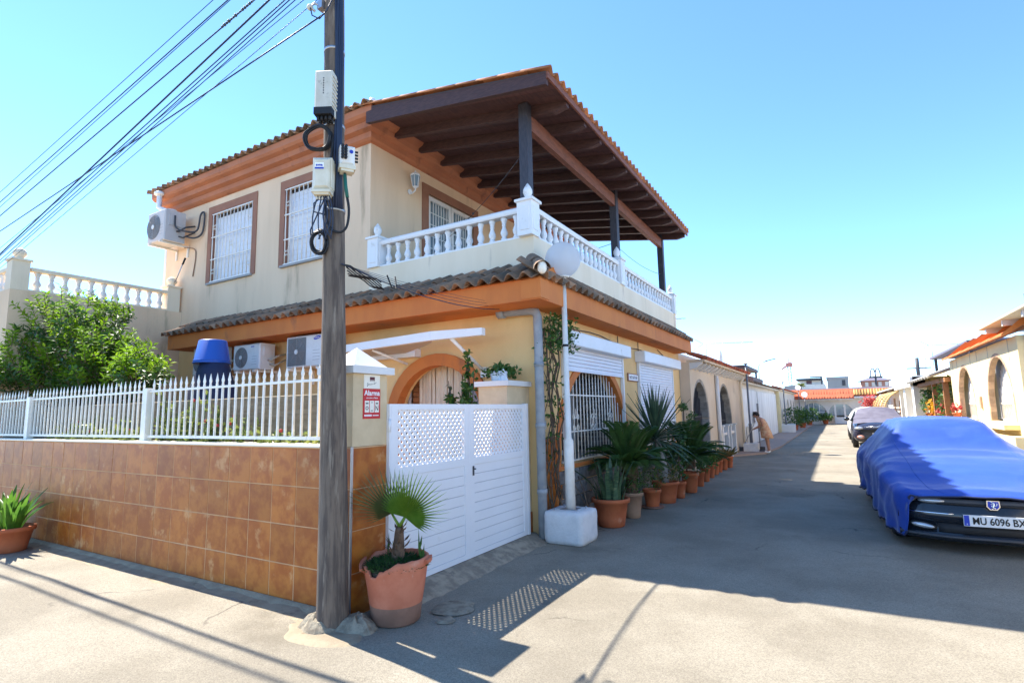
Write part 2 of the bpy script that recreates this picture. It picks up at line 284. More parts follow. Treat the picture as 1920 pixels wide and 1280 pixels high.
    def build(s, name, mat, parent=None, fix=True, **kw):
        off = V(ORG.get(parent.name, (0, 0, 0))) if parent else V((0, 0, 0))
        o = bpy.data.objects.new(name, s.mesh(name, mat, off, fix)); COL.objects.link(o)
        if parent: o.parent = parent; ORG[o.name] = tuple(off)
        return tag(o, **kw) if kw else o
def tag(o, label=None, cat=None, group=None, kind=None):
    if label: o['label'] = label
    if cat: o['category'] = cat
    if group: o['group'] = group
    if kind: o['kind'] = kind
    return o
def thing(name, label, cat, loc=(0, 0, 0), group=None, rz=0):
    o = bpy.data.objects.new(name, None); COL.objects.link(o); o.location = loc; o.empty_display_size = 0.2
    if rz: o.rotation_euler.z = rz
    ORG[o.name] = tuple(loc) if not rz else (0, 0, 0); return tag(o, label, cat, group)
def inst(me, name, loc, parent, rot=None, scale=None): # piece sharing mesh data; loc in world
    o = bpy.data.objects.new(name, me); COL.objects.link(o)
    off = V(ORG.get(parent.name, (0, 0, 0))) if parent else V((0, 0, 0)); o.location = V(loc) - off
    if rot: o.rotation_euler = rot
    if scale: o.scale = scale if isinstance(scale, tuple) else (scale,) * 3
    if parent: o.parent = parent
    return o
def dup(root, loc, rz=None, label=None, scale=None):
    r = root.copy(); COL.objects.link(r); r.location = loc
    if rz is not None: r.rotation_euler.z = rz
    if scale: r.scale = (scale,) * 3
    if label: r['label'] = label
    for ch in list(root.children):
        c = ch.copy(); COL.objects.link(c); c.parent = r
        for gch in ch.children:
            d = gch.copy(); COL.objects.link(d); d.parent = c
    return r
def struct(o): o['kind'] = 'structure'; return o
def text(s, size, loc, face, mat, parent, name='lettering', depth=0.001, bold=0.0, shear=0.0, sx=1.0):
    cu = bpy.data.curves.new('t', 'FONT'); cu.body = s; cu.size = size; cu.extrude = depth; cu.align_x = 'CENTER'; cu.align_y = 'CENTER'; cu.offset = bold; cu.shear = shear; cu.resolution_u = 3
    ob = bpy.data.objects.new('t', cu); COL.objects.link(ob)
    dg = bpy.context.evaluated_depsgraph_get(); me = bpy.data.meshes.new_from_object(ob.evaluated_get(dg)); bpy.data.objects.remove(ob)
    R = {'+x': Matrix(((0, 0, 1), (1, 0, 0), (0, 1, 0))), '-y': Matrix(((1, 0, 0), (0, 0, -1), (0, 1, 0)))}[face] if isinstance(face, str) else face
    off = V(ORG.get(parent.name, (0, 0, 0)))
    me.transform(Matrix.Translation(V(loc) - off) @ R.to_4x4() @ Matrix.Diagonal((sx, 1, 1, 1)))
    me.materials.clear(); me.materials.append(MT[mat]); me.name = name
    o = bpy.data.objects.new(name, me); COL.objects.link(o); o.parent = parent; return o
def holed(mb, outer, holes, ax, a, b): # flat wall with openings: outer and holes are 2D loops, extruded along ax from a to b
    bm = bmesh.new()
    def mk(p, t): return (t, p[0], p[1]) if ax == 'x' else ((p[0], t, p[1]) if ax == 'y' else (p[0], p[1], t))
    loops = []; edges = []
    for lp in [outer] + holes:
        vs = [bm.verts.new((p[0], p[1], 0)) for p in lp]; loops.append(vs)
        for i in range(len(vs)): edges.append(bm.edges.new((vs[i], vs[(i + 1) % len(vs)])))
    bmesh.ops.triangle_fill(bm, edges=edges, use_beauty=True, use_dissolve=False, normal=(0, 0, 1))
    bm.verts.ensure_lookup_table(); bm.verts.index_update()
    n = len(bm.verts); pts = [(v.co.x, v.co.y) for v in bm.verts]; tri = [tuple(v.index for v in f.verts) for f in bm.faces]
    k = len(mb.v); mb.v += [mk(p, a) for p in pts] + [mk(p, b) for p in pts]
    for t in tri:
        mb.f.append(tuple(k + i for i in t)); mb.s.append(False); mb.f.append(tuple(k + n + i for i in t)[::-1]); mb.s.append(False)
    for vs in loops:
        ix = [v.index for v in vs]
        for i in range(len(ix)):
            p, q = ix[i], ix[(i + 1) % len(ix)]; mb.f.append((k + p, k + q, k + n + q, k + n + p)); mb.s.append(False)
    bm.free(); return mb
def rect(a0, a1, b0, b1): return [(a0, b0), (a1, b0), (a1, b1), (a0, b1)]
def arch(c, hw, zb, zs, n=18, el=1.0): # arch outline: base zb, springing zs, half width hw
    return [(c - hw, zb), (c + hw, zb)] + [(c + hw * cos(pi * i / n), zs + hw * el * sin(pi * i / n)) for i in range(n + 1)]
def rnd(a, b): return random.uniform(a, b)
def cr(pts, n=6): # Catmull-Rom smoothing of a path
    P_ = [V(p) for p in pts]; out = []
    for i in range(len(P_) - 1):
        a, b, c, d = P_[max(i - 1, 0)], P_[i], P_[i + 1], P_[min(i + 2, len(P_) - 1)]
        for k in range(n):
            t = k / n; out.append(b * 1.0 + (c - a) * (t * .5) + (a * 2 - b * 5 + c * 4 - d) * (t * t * .5) + (b * 3 - a - c * 3 + d) * (t ** 3 * .5))
    return [tuple(p) for p in out] + [tuple(P_[-1])]
def spiral(n): return [(sqrt((i + .5) / n), i * 2.39996) for i in range(n)]
# ================================================================ ground, road, kerbs
def sheet(name, poly, z, mat, thick=None):
    mb = MB()
    if thick: mb.prism(poly, 'z', z - thick, z)
    else: mb.add([(p[0], p[1], z) for p in poly], [tuple(range(len(poly)))])
    return struct(mb.build(name, mat))
sheet('ground', [(-900, -900), (900, -900), (900, 1500), (-900, 1500)], -0.03, 'dirt')
mb = MB(); nx, ny = 60, 60
xs = [-14 + 22.0 * i / nx for i in range(nx + 1)]; ys = [-6 + 24.0 * j / ny for j in range(ny + 1)]
def gz(x, y): return 0.012 * noise.noise(V((x * 0.7, y * 0.7, 0))) + 0.004 * noise.noise(V((x * 3, y * 3, 5)))
mb.add([(x, y, gz(x, y) if 0 < i < nx and 0 < j < ny else 0) for j, y in enumerate(ys) for i, x in enumerate(xs)], [(j * (nx + 1) + i, j * (nx + 1) + i + 1, (j + 1) * (nx + 1) + i + 1, (j + 1) * (nx + 1) + i) for j in range(ny) for i in range(nx)], True)
struct(mb.build('road', 'asphalt'))
mb = MB(); mb.add([(-14, 18, 0), (8, 18, 0), (8, 90, 0), (-14, 90, 0), (-60, -40, 0), (-14, -40, 0), (-14, 3, 0), (-60, 3, 0), (-14, -40, 0), (60, -40, 0), (60, -6, 0), (-14, -6, 0), (8, -6, 0), (60, -6, 0), (60, 18, 0), (8, 18, 0)], [(0, 1, 2, 3), (4, 5, 6, 7), (8, 9, 10, 11), (12, 13, 14, 15)])
struct(mb.build('road', 'asphalt'))
# dirt-and-mortar verge along the foot of the tiled wall
def strip(name, y_in, pts, z0, z1, mat):
    mb = MB(); n = len(pts); vs = []
    for x, w in pts: vs += [(x, y_in, z1), (x, y_in - w * 0.45, z1 * 0.85 + z0 * .15), (x, y_in - w, z0)]
    fs = []
    for i in range(n - 1):
        for k in range(2): fs.append((i * 3 + k, i * 3 + k + 1, i * 3 + 4 + k, i * 3 + 3 + k))
    mb.add(vs, fs, True); return struct(mb.build(name, mat))
random.seed(3)
strip('kerb', 3.215, [(-11.9 + i * 0.1, 0.075 + 0.06 * noise.noise(V((i * .35, 0, 2))) + rnd(-.02, .02)) for i in range(84)], -0.005, 0.04, 'dirt')
def ragged(name, pts_in, pts_out, z, mat): # flat irregular patch between two edges
    k = len(pts_in); return struct(MB().add([(p[0], p[1], z) for p in pts_in] + [(p[0], p[1], -.014) for p in pts_out], [(i, i + 1, k + i + 1, k + i) for i in range(k - 1)], True).build(name, mat))
ragged('dirt_verge', [(-11.9 + i * .12, 3.20) for i in range(70)], [(-11.9 + i * .12, 2.93 - .16 * noise.noise(V((i * .21, 3, 1))) - .05 * noise.noise(V((i * .9, 3, 1)))) for i in range(70)], .02, 'dirt')
# threshold kerb under the gate, ragged edge
mb = MB(); n = 26; vs = []
for i in range(n):
    y = 3.72 + i * 2.52 / (n - 1); w = 0.20 + 0.045 * noise.noise(V((i * .5, 1, 3))) + rnd(-.015, .015); k = 1 if 0 < i < n - 1 else 0.6
    h_ = .085 + .012 * noise.noise(V((i * .9, 4, 1))); vs += [(-3.5, y, h_), (-3.40, y, h_), (-3.38 + w * rnd(.2, .45), y, (.06 + rnd(-.012, .012)) * k), (-3.36 + w, y + rnd(-.02, .02), -0.005)]
mb.add(vs, [(i * 4 + k, i * 4 + k + 1, i * 4 + 5 + k, i * 4 + 4 + k) for i in range(n - 1) for k in range(3)], False)
struct(mb.build('kerb', 'concrete'))
mb = MB(); mb.box(-3.56, -3.4, 3.63, 6.14, -.02, .07); struct(mb.build('threshold', 'orange'))
def blob(c, rx, ry, z, mat, seed, name='concrete_patch', n=26, h=.012):
    vs = [(c[0], c[1], z + h)]
    for ring, hh in ((.8, h), (1.0, 0)):
        for i in range(n):
            a = 2 * pi * i / n; k = ring * (1 + .22 * noise.noise(V((cos(a) * 1.6, sin(a) * 1.6, seed))))
            vs.append((c[0] + rx * k * cos(a), c[1] + ry * k * sin(a), z + hh))
    fs = [(0, 1 + i, 1 + (i + 1) % n) for i in range(n)] + [(1 + i, 1 + n + i, 1 + n + (i + 1) % n, 1 + (i + 1) % n) for i in range(n)]
    return struct(MB().add(vs, fs, True).build(name, mat))
blob((-2.86, 3.80), .17, .20, .006, 'patch', 4)
blob((-2.75, 3.55), .07, .08, .004, 'patch', 9)
mb = MB()   # courtyard floor behind the wall
mb.box(-12, -3.5, 3.4, 6.3, -.02, .04); struct(mb.build('courtyard_floor', 'redwoodslat'))
# ================================================================ corner house
H = thing('corner_house', 'cream and orange two-storey corner house with roof terrace and timber pergola', 'house', (-3.35, 6.3, 0))
FX, FY = -3.35, 6.3
AR = arch(-5.0, 0.81, 0.05, 1.5, 22)
mb = MB(); holed(mb, rect(-12.75, FX, 0, 3.56), [AR], 'y', 6.3, 6.5); mb.build('front_wall', 'stucco_y', H)
def circ_arch(c, r, zc, zb, n=24): # segment of a circle above zb
    a0 = math.asin(max(-1, (zb - zc) / r)); return [(c + r * cos(a0 + (pi - 2 * a0) * i / n), zc + r * sin(a0 + (pi - 2 * a0) * i / n)) for i in range(n + 1)]
W1, W2 = circ_arch(8.3, 1.43, 0.9, 0.84), circ_arch(11.9, 1.28, 0.95, 0.84)
mb = MB(); holed(mb, rect(6.5, 13.95, 0, 3.56), [W1, W2], 'x', -3.55, -3.35); mb.build('street_wall', 'stucco_y', H)
mb = MB(); mb.box(-12.75, -3.55, 13.75, 13.95, 0, 3.56); mb.box(-12.75, -12.55, 6.5, 13.75, 0, 6.5); mb.box(-12.55, -6.42, 13.75, 13.95, 3.56, 6.5); mb.build('back_wall', 'stucco', H)
wins = [(-11.0, -9.61), (-8.63, -7.24)]
mb = MB(); holed(mb, rect(-12.75, -6.42, 3.56, 6.5), [rect(a, b, 4.37, 5.86) for a, b in wins], 'y', 6.3, 6.5); mb.build('upper_front_wall', 'stucco', H)
mb = MB(); holed(mb, rect(6.5, 13.75, 3.56, 6.5), [rect(7.8, 9.3, 3.85, 5.78)], 'x', -6.62, -6.42); mb.build('upper_side_wall', 'stucco', H)
mb = MB(); mb.box(-6.42, -3.5, 6.45, 13.75, 3.6, 3.82); mb.build('terrace_floor', 'pave', H)
mb = MB(); mb.box(-12.55, -6.62, 6.5, 13.75, 6.4, 6.5); mb.box(-12.5, -3.6, 6.55, 13.5, 3.4, 3.5); mb.build('ceiling_slab', 'stucco', H)
# arch surround and porch behind it
def ring_arch(mb, c, r1, r2, zc, zb, ax, a, b, n=26):
    o = circ_arch(c, r2, zc, zb, n); i = circ_arch(c, r1, zc, zb, n)
    for k in range(n):
        q = [i[k], o[k], o[k + 1], i[k + 1]]
        mk = (lambda p, t: (t, p[0], p[1])) if ax == 'x' else (lambda p, t: (p[0], t, p[1]))
        mb.hexa([mk(p, a) for p in q] + [mk(p, b) for p in q])
    return mb
mb = MB(); ring_arch(mb, -5.0, .795, .97, 1.5, 0.9, 'y', 6.255, 6.42); mb.build('arch_surround', 'orange', H)
PO = thing('porch', 'x', 'x', (0, 0, 0)) if False else None
mb = MB(); mb.box(-6.6, -3.75, 7.6, 7.7, 0, 3.0); mb.box(-6.7, -6.6, 6.5, 7.7, 0, 3.0); mb.box(-3.75, -3.65, 6.5, 7.6, 0, 3.0); mb.box(-6.6, -3.75, 6.5, 7.6, 2.75, 2.85); mb.build('porch_wall', 'stucco_y', H)
sm = MB().cham(0, .19, 0, .03, 0, .058, .008, 'y', -1).mesh('ledge_stone', 'stone')
for side, x0 in ((0, -6.45), (1, -4.42)):
    for i in range(14):
        for k in range(3):
            inst(sm, 'ledge_stone', (x0 + k * .2 + (i % 2) * .06, 6.72, 1.2 + i * .085), H, scale=(rnd(.8, 1.0), rnd(.6, 1.6), rnd(.9, 1.25)))
sl = MB().box(0, .2, 0, .02, 0, .075).mesh('door_slat', 'redwoodslat')
for x0 in (-5.80, -4.72):
    for i in range(17): inst(sl, 'door_slat', (x0, 6.68, 1.1 + i * .085), H)
mb = MB(); MB().box(-5.83, -5.80, 6.6, 6.64, .1, 2.6).build('porch_frame', 'white', H); MB().box(-4.51, -4.48, 6.6, 6.64, .1, 2.6).build('porch_frame', 'white', H)
# upper windows
def grille_y(mb, x0, x1, z0, z1, y, nb, rails, r=.011):
    for i in range(nb): x = x0 + (x1 - x0) * i / (nb - 1); mb.tube([(x, y, z0), (x, y, z1)], r, 5)
    for z in rails: mb.box(x0 - .03, x1 + .03, y - .012, y + .012, z - .01, z + .01)
def scroll(mb, cx, cz, y, s=.055):
    for sx in (-1, 1):
        for sz in (-1, 1):
            mb.tube([(cx + sx * (s * .55 + s * .45 * cos(t * .9) * (1 - t * .1)), y, cz + sz * (s * .55 + s * .45 * sin(t * .9) * (1 - t * .1))) for t in range(7)], .007, 4, False)
for a, b in wins:
    w = MB(); f0, f1, zt_ = a - .135, b + .135, 6.02
    w.box(f0, a, 6.285, 6.31, 4.35, zt_); w.box(b, f1, 6.285, 6.31, 4.35, zt_); w.box(a, b, 6.285, 6.31, 5.86, zt_)
    w.box(a - .002, a + .015, 6.3, 6.45, 4.37, 5.86); w.box(b - .015, b + .002, 6.3, 6.45, 4.37, 5.86)
    wo = w.build('window', 'frame', H)
    MB().box(a - .06, b + .05, 6.25, 6.31, 4.325, 4.365).build('sill', 'mgrey', wo)
    g = MB(); grille_y(g, a + .03, b - .03, 4.38, 5.85, 6.30, 12, (4.39, 4.86, 5.34, 5.84))
    for cx, cz in ((a + .09, 5.55), (a + .09, 4.6), (b - .11, 5.55), (b - .11, 4.6), ((a + b) / 2, 5.1)): scroll(g, cx, cz, 6.29)
    g.build('grille', 'white_metal', wo)
    s = MB()
    for i in range(15): z = 4.38 + i * .094; s.prism([(6.40, z), (6.396, z + .004), (6.396, z + .089), (6.40, z + .093)], 'x', a, b)
    s.build('blind', 'blind', wo)
    MB().box(a, b, 6.40, 6.42, 5.78, 5.86).build('blind_gap', 'blindshade', wo)
    MB().box(a, a + .05, 6.37, 6.41, 4.37, 5.86).build('blind_guide', 'white', wo); MB().box(b - .05, b, 6.37, 6.41, 4.37, 5.86).build('blind_guide', 'white', wo)
# terrace door and lantern on the side wall
w = MB(); w.box(-6.43, -6.395, 7.62, 7.8, 3.85, 5.95); w.box(-6.43, -6.395, 9.3, 9.48, 3.85, 5.95); w.box(-6.43, -6.395, 7.8, 9.3, 5.78, 5.95)
dr = w.build('terrace_door', 'frame', H)
k = MB()
for y0, y1 in ((7.82, 8.54), (8.56, 9.28)):
    k.box(-6.47, -6.43, y0, y0 + .07, 3.87, 5.76); k.box(-6.47, -6.43, y1 - .07, y1, 3.87, 5.76); k.box(-6.47, -6.43, y0 + .07, y1 - .07, 5.68, 5.76); k.box(-6.47, -6.43, y0 + .07, y1 - .07, 4.4, 4.5)
    for i in range(1, 7): y = y0 + .07 + (y1 - y0 - .14) * i / 7; k.box(-6.44, -6.425, y - .007, y + .007, 4.5, 5.68)
    for i in range(1, 5): z = 4.5 + 1.18 * i / 5; k.box(-6.445, -6.43, y0 + .07, y1 - .07, z - .007, z + .007)
k.build('door_frame', 'white', dr); MB().box(-6.56, -6.52, 7.8, 9.3, 3.85, 5.78).build('pane', 'glassb', dr)
# mitred mouldings along the front and the side
def sweep(name, prof, x0, xc, yc, y1, mat, sx=1.0, sy=1.0, n0=None):
    k = len(prof); vs = []
    for d, z in prof: vs.append((x0, yc - d * sy, z))
    for d, z in prof: vs.append((xc + d * sx, yc - d * sy, z))
    for d, z in prof: vs.append((xc + d * sx, y1, z))
    fs = [(s * k + i, s * k + (i + 1) % k, (s + 1) * k + (i + 1) % k, (s + 1) * k + i) for s in range(2) for i in range(k)] + [tuple(range(k)), tuple(range(2 * k, 3 * k))]
    return MB().add(vs, fs).build(name, mat, H)
sweep('cornice', [(-.005, 6.16), (.06, 6.18), (.10, 6.21), (.11, 6.30), (.20, 6.33), (.22, 6.42), (.30, 6.45), (.335, 6.49), (.34, 6.6), (-.005, 6.6)], -12.86, -6.42, 6.3, 13.95, 'cornice')
sweep('fascia', [(-.003, 2.94), (1, 2.94), (1, 3.2), (.98, 3.22), (-.003, 3.5)], -11.25, FX, FY, 13.62, 'orange', .40, .62)
mb = MB(); mb.box(-3.21, -2.935, 5.665, 5.9, 2.955, 3.19); mb.build('fascia_corner', 'orange', H)
# roof tiles
def tile_mesh(name, mat, L_=.44, w=.205):
    mb = MB(); n = 10; pr = []
    for i in range(n + 1):
        u = i / n * w; t = u / w
        z = .058 * sin(pi * t / .66) if t < .66 else -.022 * sin(pi * (t - .66) / .34)
        pr.append((u, z))
    vs = []
    for v_, dz in ((0, 0.012), (L_, 0)):
        for u, z in pr: vs.append((u - w / 2, v_, z + dz))
        for u, z in pr: vs.append((u - w / 2, v_, z + dz - .016))
    k = n + 1
    for i in range(n):
        mb.f += []
    fs = []
    for i in range(n): fs += [(i, i + 1, 2 * k + i + 1, 2 * k + i), (k + i, 3 * k + i, 3 * k + i + 1, k + i + 1), (i, k + i, k + i + 1, i + 1)]
    fs += [(0, 2 * k, 3 * k, k), (n, k + n, 3 * k + n, 2 * k + n)]
    mb.add(vs, fs, True); return mb.mesh(name, mat)
TM = tile_mesh('roof_tile', 'rooftile'); TMO = tile_mesh('roof_tile', 'rooftile_o')
random.seed(11)
pr_ = MB(); pr_.prism([(5.66, 3.2), (6.3, 3.5), (6.3, 3.2)], 'x', -11.25, -3.0); pr_.prism([(-2.96, 3.2), (-3.35, 3.5), (-3.35, 3.2)], 'y', 6.25, 13.62)
PR = pr_.build('pent_roof', 'orange', H)
a = atan2(.33, .70)
for i in range(41):
    x = -11.2 + i * .203
    for k in range(2):
        if k == 1 and x > -3.3: continue
        v0 = k * .36; inst(TM, 'roof_tile', (x + rnd(-.006, .006), 5.575 + v0 * cos(a), 3.205 + v0 * sin(a) + k * .016 + rnd(-.005, .005)), PR, rot=(a + rnd(-.012, .012), 0, rnd(-.02, .02)))
a2 = atan2(.33, .46)
for i in range(39):
    y = 5.72 + i * .203
    inst(TM, 'roof_tile', (-2.875, y, 3.205 + rnd(-.005, .005)), PR, rot=(a2 + rnd(-.01, .01), 0, pi / 2 + rnd(-.02, .02)))
    if y > 6.3: inst(TM, 'roof_tile', (-2.875 - .2 * cos(a2), y, 3.205 + .2 * sin(a2) + .016), PR, rot=(a2, 0, pi / 2))
hm = MB()
for k in range(2):
    p0 = V((-2.87 - k * .2, 5.6 + k * .26, 3.27 + k * .14)); p1 = p0 + V((-.27, .36, .20)); d = (p1 - p0).normalized(); s_ = d.cross(V((0, 0, 1))).normalized(); u_ = s_.cross(d)
    vs = []
    for p, r in ((p0, .105), (p1, .085)):
        for i in range(9): t = pi * i / 8; vs.append(p + s_ * r * cos(t) + u_ * r * sin(t))
    hm = MB().add(vs, [(i, i + 1, 10 + i, 9 + i) for i in range(8)], True).build('ridge_tile', 'rooftile', PR)
mb = MB(); mb.sphere((-2.882, 5.617, 3.30), .082, 14, 10, (.7, .7, 1)); mb.build('ridge_mortar', 'paper', PR)
mb = MB()
for i in range(60): x = -11.2 + i * .137; mb.box(x, x + .14, 6.262 - rnd(0, .03), 6.301, 3.5, 3.565 + rnd(-.02, .02))
mb.build('mortar_line', 'concrete', PR)
# main roof: sloping slab, eave tiles in two courses
mb = MB(); mb.add([(-12.9, 5.98, 6.605), (-6.06, 5.98, 6.605), (-6.06, 13.7, 6.605), (-12.9, 13.7, 6.605), (-9.9, 8.9, 7.5), (-8.9, 8.9, 7.5)], [(0, 1, 5, 4), (1, 2, 5), (2, 3, 4, 5), (3, 0, 4)])
RF = mb.build('roof', 'rooftile', H)
for i in range(34):
    x = -12.85 + i * .203
    for k in range(2): inst(TM, 'roof_tile', (x, 5.90 + k * .38, 6.615 + k * .125 + rnd(-.006, .006)), RF, rot=(.30 + rnd(-.02, .02), 0, rnd(-.03, .03)))
mb = MB(); mb.lathe([(.0, 0), (.05, 0), (.05, .12), (.0, .12)], (-6.15, 6.05, 6.62), 10); mb.build('vent_pipe', 'white', H)
# terrace parapet and balustrade
mb = MB(); mb.box(-6.42, FX, 6.3, 6.45, 3.563, 3.97); mb.box(-3.5, FX, 6.45, 13.95, 3.563, 3.97); mb.box(-6.4, -3.5, 13.8, 13.95, 3.563, 3.97); PA = mb.build('parapet', 'stucco_p', H)
bal = MB(); bal.lathe([(.045, 0), (.045, .03), (.03, .045), (.036, .06), (.052, .10), (.05, .13), (.03, .18), (.024, .21), (.034, .225), (.026, .24), (.036, .28), (.045, .30), (.045, .33)], n=10)
BM = bal.mesh('baluster', 'white')
def post(loc, parent, z0=3.97, z1=4.45, w=.115, mat='white', fin=True):
    mb = MB(); x, y = loc; mb.box(x - w, x + w, y - w, y + w, z0, z1)
    mb.cham(x - w * .62, x + w * .62, y - w - .008, y - w, z0 + .07, z1 - .07, .006, 'y', -1); mb.cham(x + w, x + w + .008, y - w * .62, y + w * .62, z0 + .07, z1 - .07, .006, 'x', 1)
    p = mb.build('post', mat, parent); W_ = w + .025
    c = MB(); c.box(x - W_, x + W_, y - W_, y + W_, z1, z1 + .035)
    c.add([(x - W_, y - W_, z1 + .035), (x + W_, y - W_, z1 + .035), (x + W_, y + W_, z1 + .035), (x - W_, y + W_, z1 + .035), (x, y, z1 + .10)], [(0, 1, 4), (1, 2, 4), (2, 3, 4), (3, 0, 4)])
    if fin: c.lathe([(.03, .05), (.035, .085), (.05, .11), (.066, .15), (.064, .19), (.046, .23), (.022, .265), (.004, .29)], (x, y, z1), 12)
    c.build('finial', mat, p if parent.parent is None else parent); return p
post((-6.30, 6.36), H); post((-3.44, 6.33), H); post((-3.43, 9.87), H); post((-3.43, 13.83), H)
mb = MB(); mb.box(-6.185, -3.555, 6.31, 6.44, 3.971, 3.998); mb.box(-3.49, -3.36, 6.445, 9.755, 3.971, 3.998); mb.box(-3.49, -3.36, 9.985, 13.71, 3.971, 3.998); mb.build('plinth_rail', 'white', H)
def rail_y(mb, y0, y1, x): mb.prism([(x - .065, 4.335), (x + .065, 4.335), (x + .075, 4.36), (x + .075, 4.40), (x + .05, 4.425), (x - .05, 4.425), (x - .075, 4.40), (x - .075, 4.36)], 'y', y0, y1)
def rail_x(mb, x0, x1, y, dz=0): mb.prism([(y - .065, 4.335 + dz), (y + .065, 4.335 + dz), (y + .075, 4.36 + dz), (y + .075, 4.40 + dz), (y + .05, 4.425 + dz), (y - .05, 4.425 + dz), (y - .075, 4.40 + dz), (y - .075, 4.36 + dz)], 'x', x0, x1)
mb = MB(); rail_x(mb, -6.185, -3.555, 6.375); rail_y(mb, 6.445, 9.755, -3.425); rail_y(mb, 9.985, 13.71, -3.425); mb.build('handrail', 'white', H)
for i in range(13): inst(BM, 'baluster', (-6.06 + i * (2.40 / 12), 6.375, 4.001), H)
for i in range(17): inst(BM, 'baluster', (-3.425, 6.56 + i * (3.09 / 16), 4.001), H)
for i in range(18): inst(BM, 'baluster', (-3.425, 10.10 + i * (3.48 / 17), 4.001), H)
# pergola
def zt(x): return 6.60 - .165 * (x + 6.04)
mb = MB(); x0, x1 = -6.3, -2.93
PG = MB().box(-3.615, -3.525, 6.60, 13.82, 5.69, 5.925).build('pergola', 'redwood', H)
for i, yy in enumerate((6.56, 10.25, 13.68)):
    MB().box(-3.65, -3.51, yy - .07, yy + .07, 3.83, zt(-3.4) - .11).build('post', 'postwood', PG)
random.seed(5)
bm_ = MB().hexa([(x0, 0, zt(x0) - .115), (x1, 0, zt(x1) - .115), (x1, .148, zt(x1) - .115), (x0, .148, zt(x0) - .115), (x0, 0, zt(x0) - .09), (x1, 0, zt(x1) - .09), (x1, .148, zt(x1) - .09), (x0, .148, zt(x0) - .09)]).mesh('roof_board', 'board')
for i in range(51): inst(bm_, 'roof_board', (0, 6.02 + i * .152, rnd(-.003, .003)), PG)
def rafter(h0, h1, w): # tail cut to a slant
    return MB().prism([(x0, zt(x0) - h0 - .0), (x1 - .22, zt(x1 - .22) - h0), (x1 - .02, zt(x1) - h1), (x1 - .02, zt(x1) - .118), (x0, zt(x0) - .118)], 'y', -w / 2, w / 2).mesh('rafter', 'darkwood')
rm = rafter(.27, .2, .085)
for i in range(1, 13): inst(rm, 'rafter', (0, 6.05 + i * .635, 0), PG)
MB().prism([(x0 + .1, zt(x0 + .1) - .33), (x1, zt(x1) - .235), (x1, zt(x1) - .07), (x0 + .1, zt(x0 + .1) - .07)], 'y', 5.965, 6.03).build('barge_board', 'darkwood', PG)
MB().prism([(x1, zt(x1) - .15), (x1 + .03, zt(x1) - .15), (x1 + .03, zt(x1) - .06), (x1, zt(x1) - .06)], 'y', 5.97, 13.8).build('eave_board', 'redwood', PG)
MB().hexa([(x0, 5.97, zt(x0) - .088), (x1, 5.97, zt(x1) - .088), (x1, 13.78, zt(x1) - .088), (x0, 13.78, zt(x0) - .088), (x0, 5.97, zt(x0) - .05), (x1, 5.97, zt(x1) - .05), (x1, 13.78, zt(x1) - .05), (x0, 13.78, zt(x0) - .05)]).build('roof_underlay', 'dgrey', PG)
ar = math.atan(.165)
for i in range(39): inst(TMO, 'roof_tile', (x1 + .06, 6.02 + i * .203, zt(x1) - .05 + rnd(-.005, .005)), PG, rot=(ar + .04 + rnd(-.02, .02), 0, pi / 2 + rnd(-.03, .03)))
for i in range(1, 10):
    xx = x1 + .06 - i * .36
    inst(TMO, 'roof_tile', (xx, 6.02, zt(xx) - .035), PG, rot=(ar + .03, 0, pi / 2))
mb = MB()
for i in range(1, 10):
    for j in range(1, 39):
        xx = x1 + .06 - i * .36; mb.add([(xx, 5.92 + j * .203, zt(xx) - .03), (xx, 6.0 + j * .203, zt(xx) + .02), (xx, 6.1 + j * .203, zt(xx) - .03), (xx - .38, 5.92 + j * .203, zt(xx - .38) - .04), (xx - .38, 6.0 + j * .203, zt(xx - .38) + .01), (xx - .38, 6.1 + j * .203, zt(xx - .38) - .04)], [(0, 1, 4, 3), (1, 2, 5, 4)], True)
o = mb.build('tile_field', 'rooftile_o', PG); o['kind'] = 'stuff'
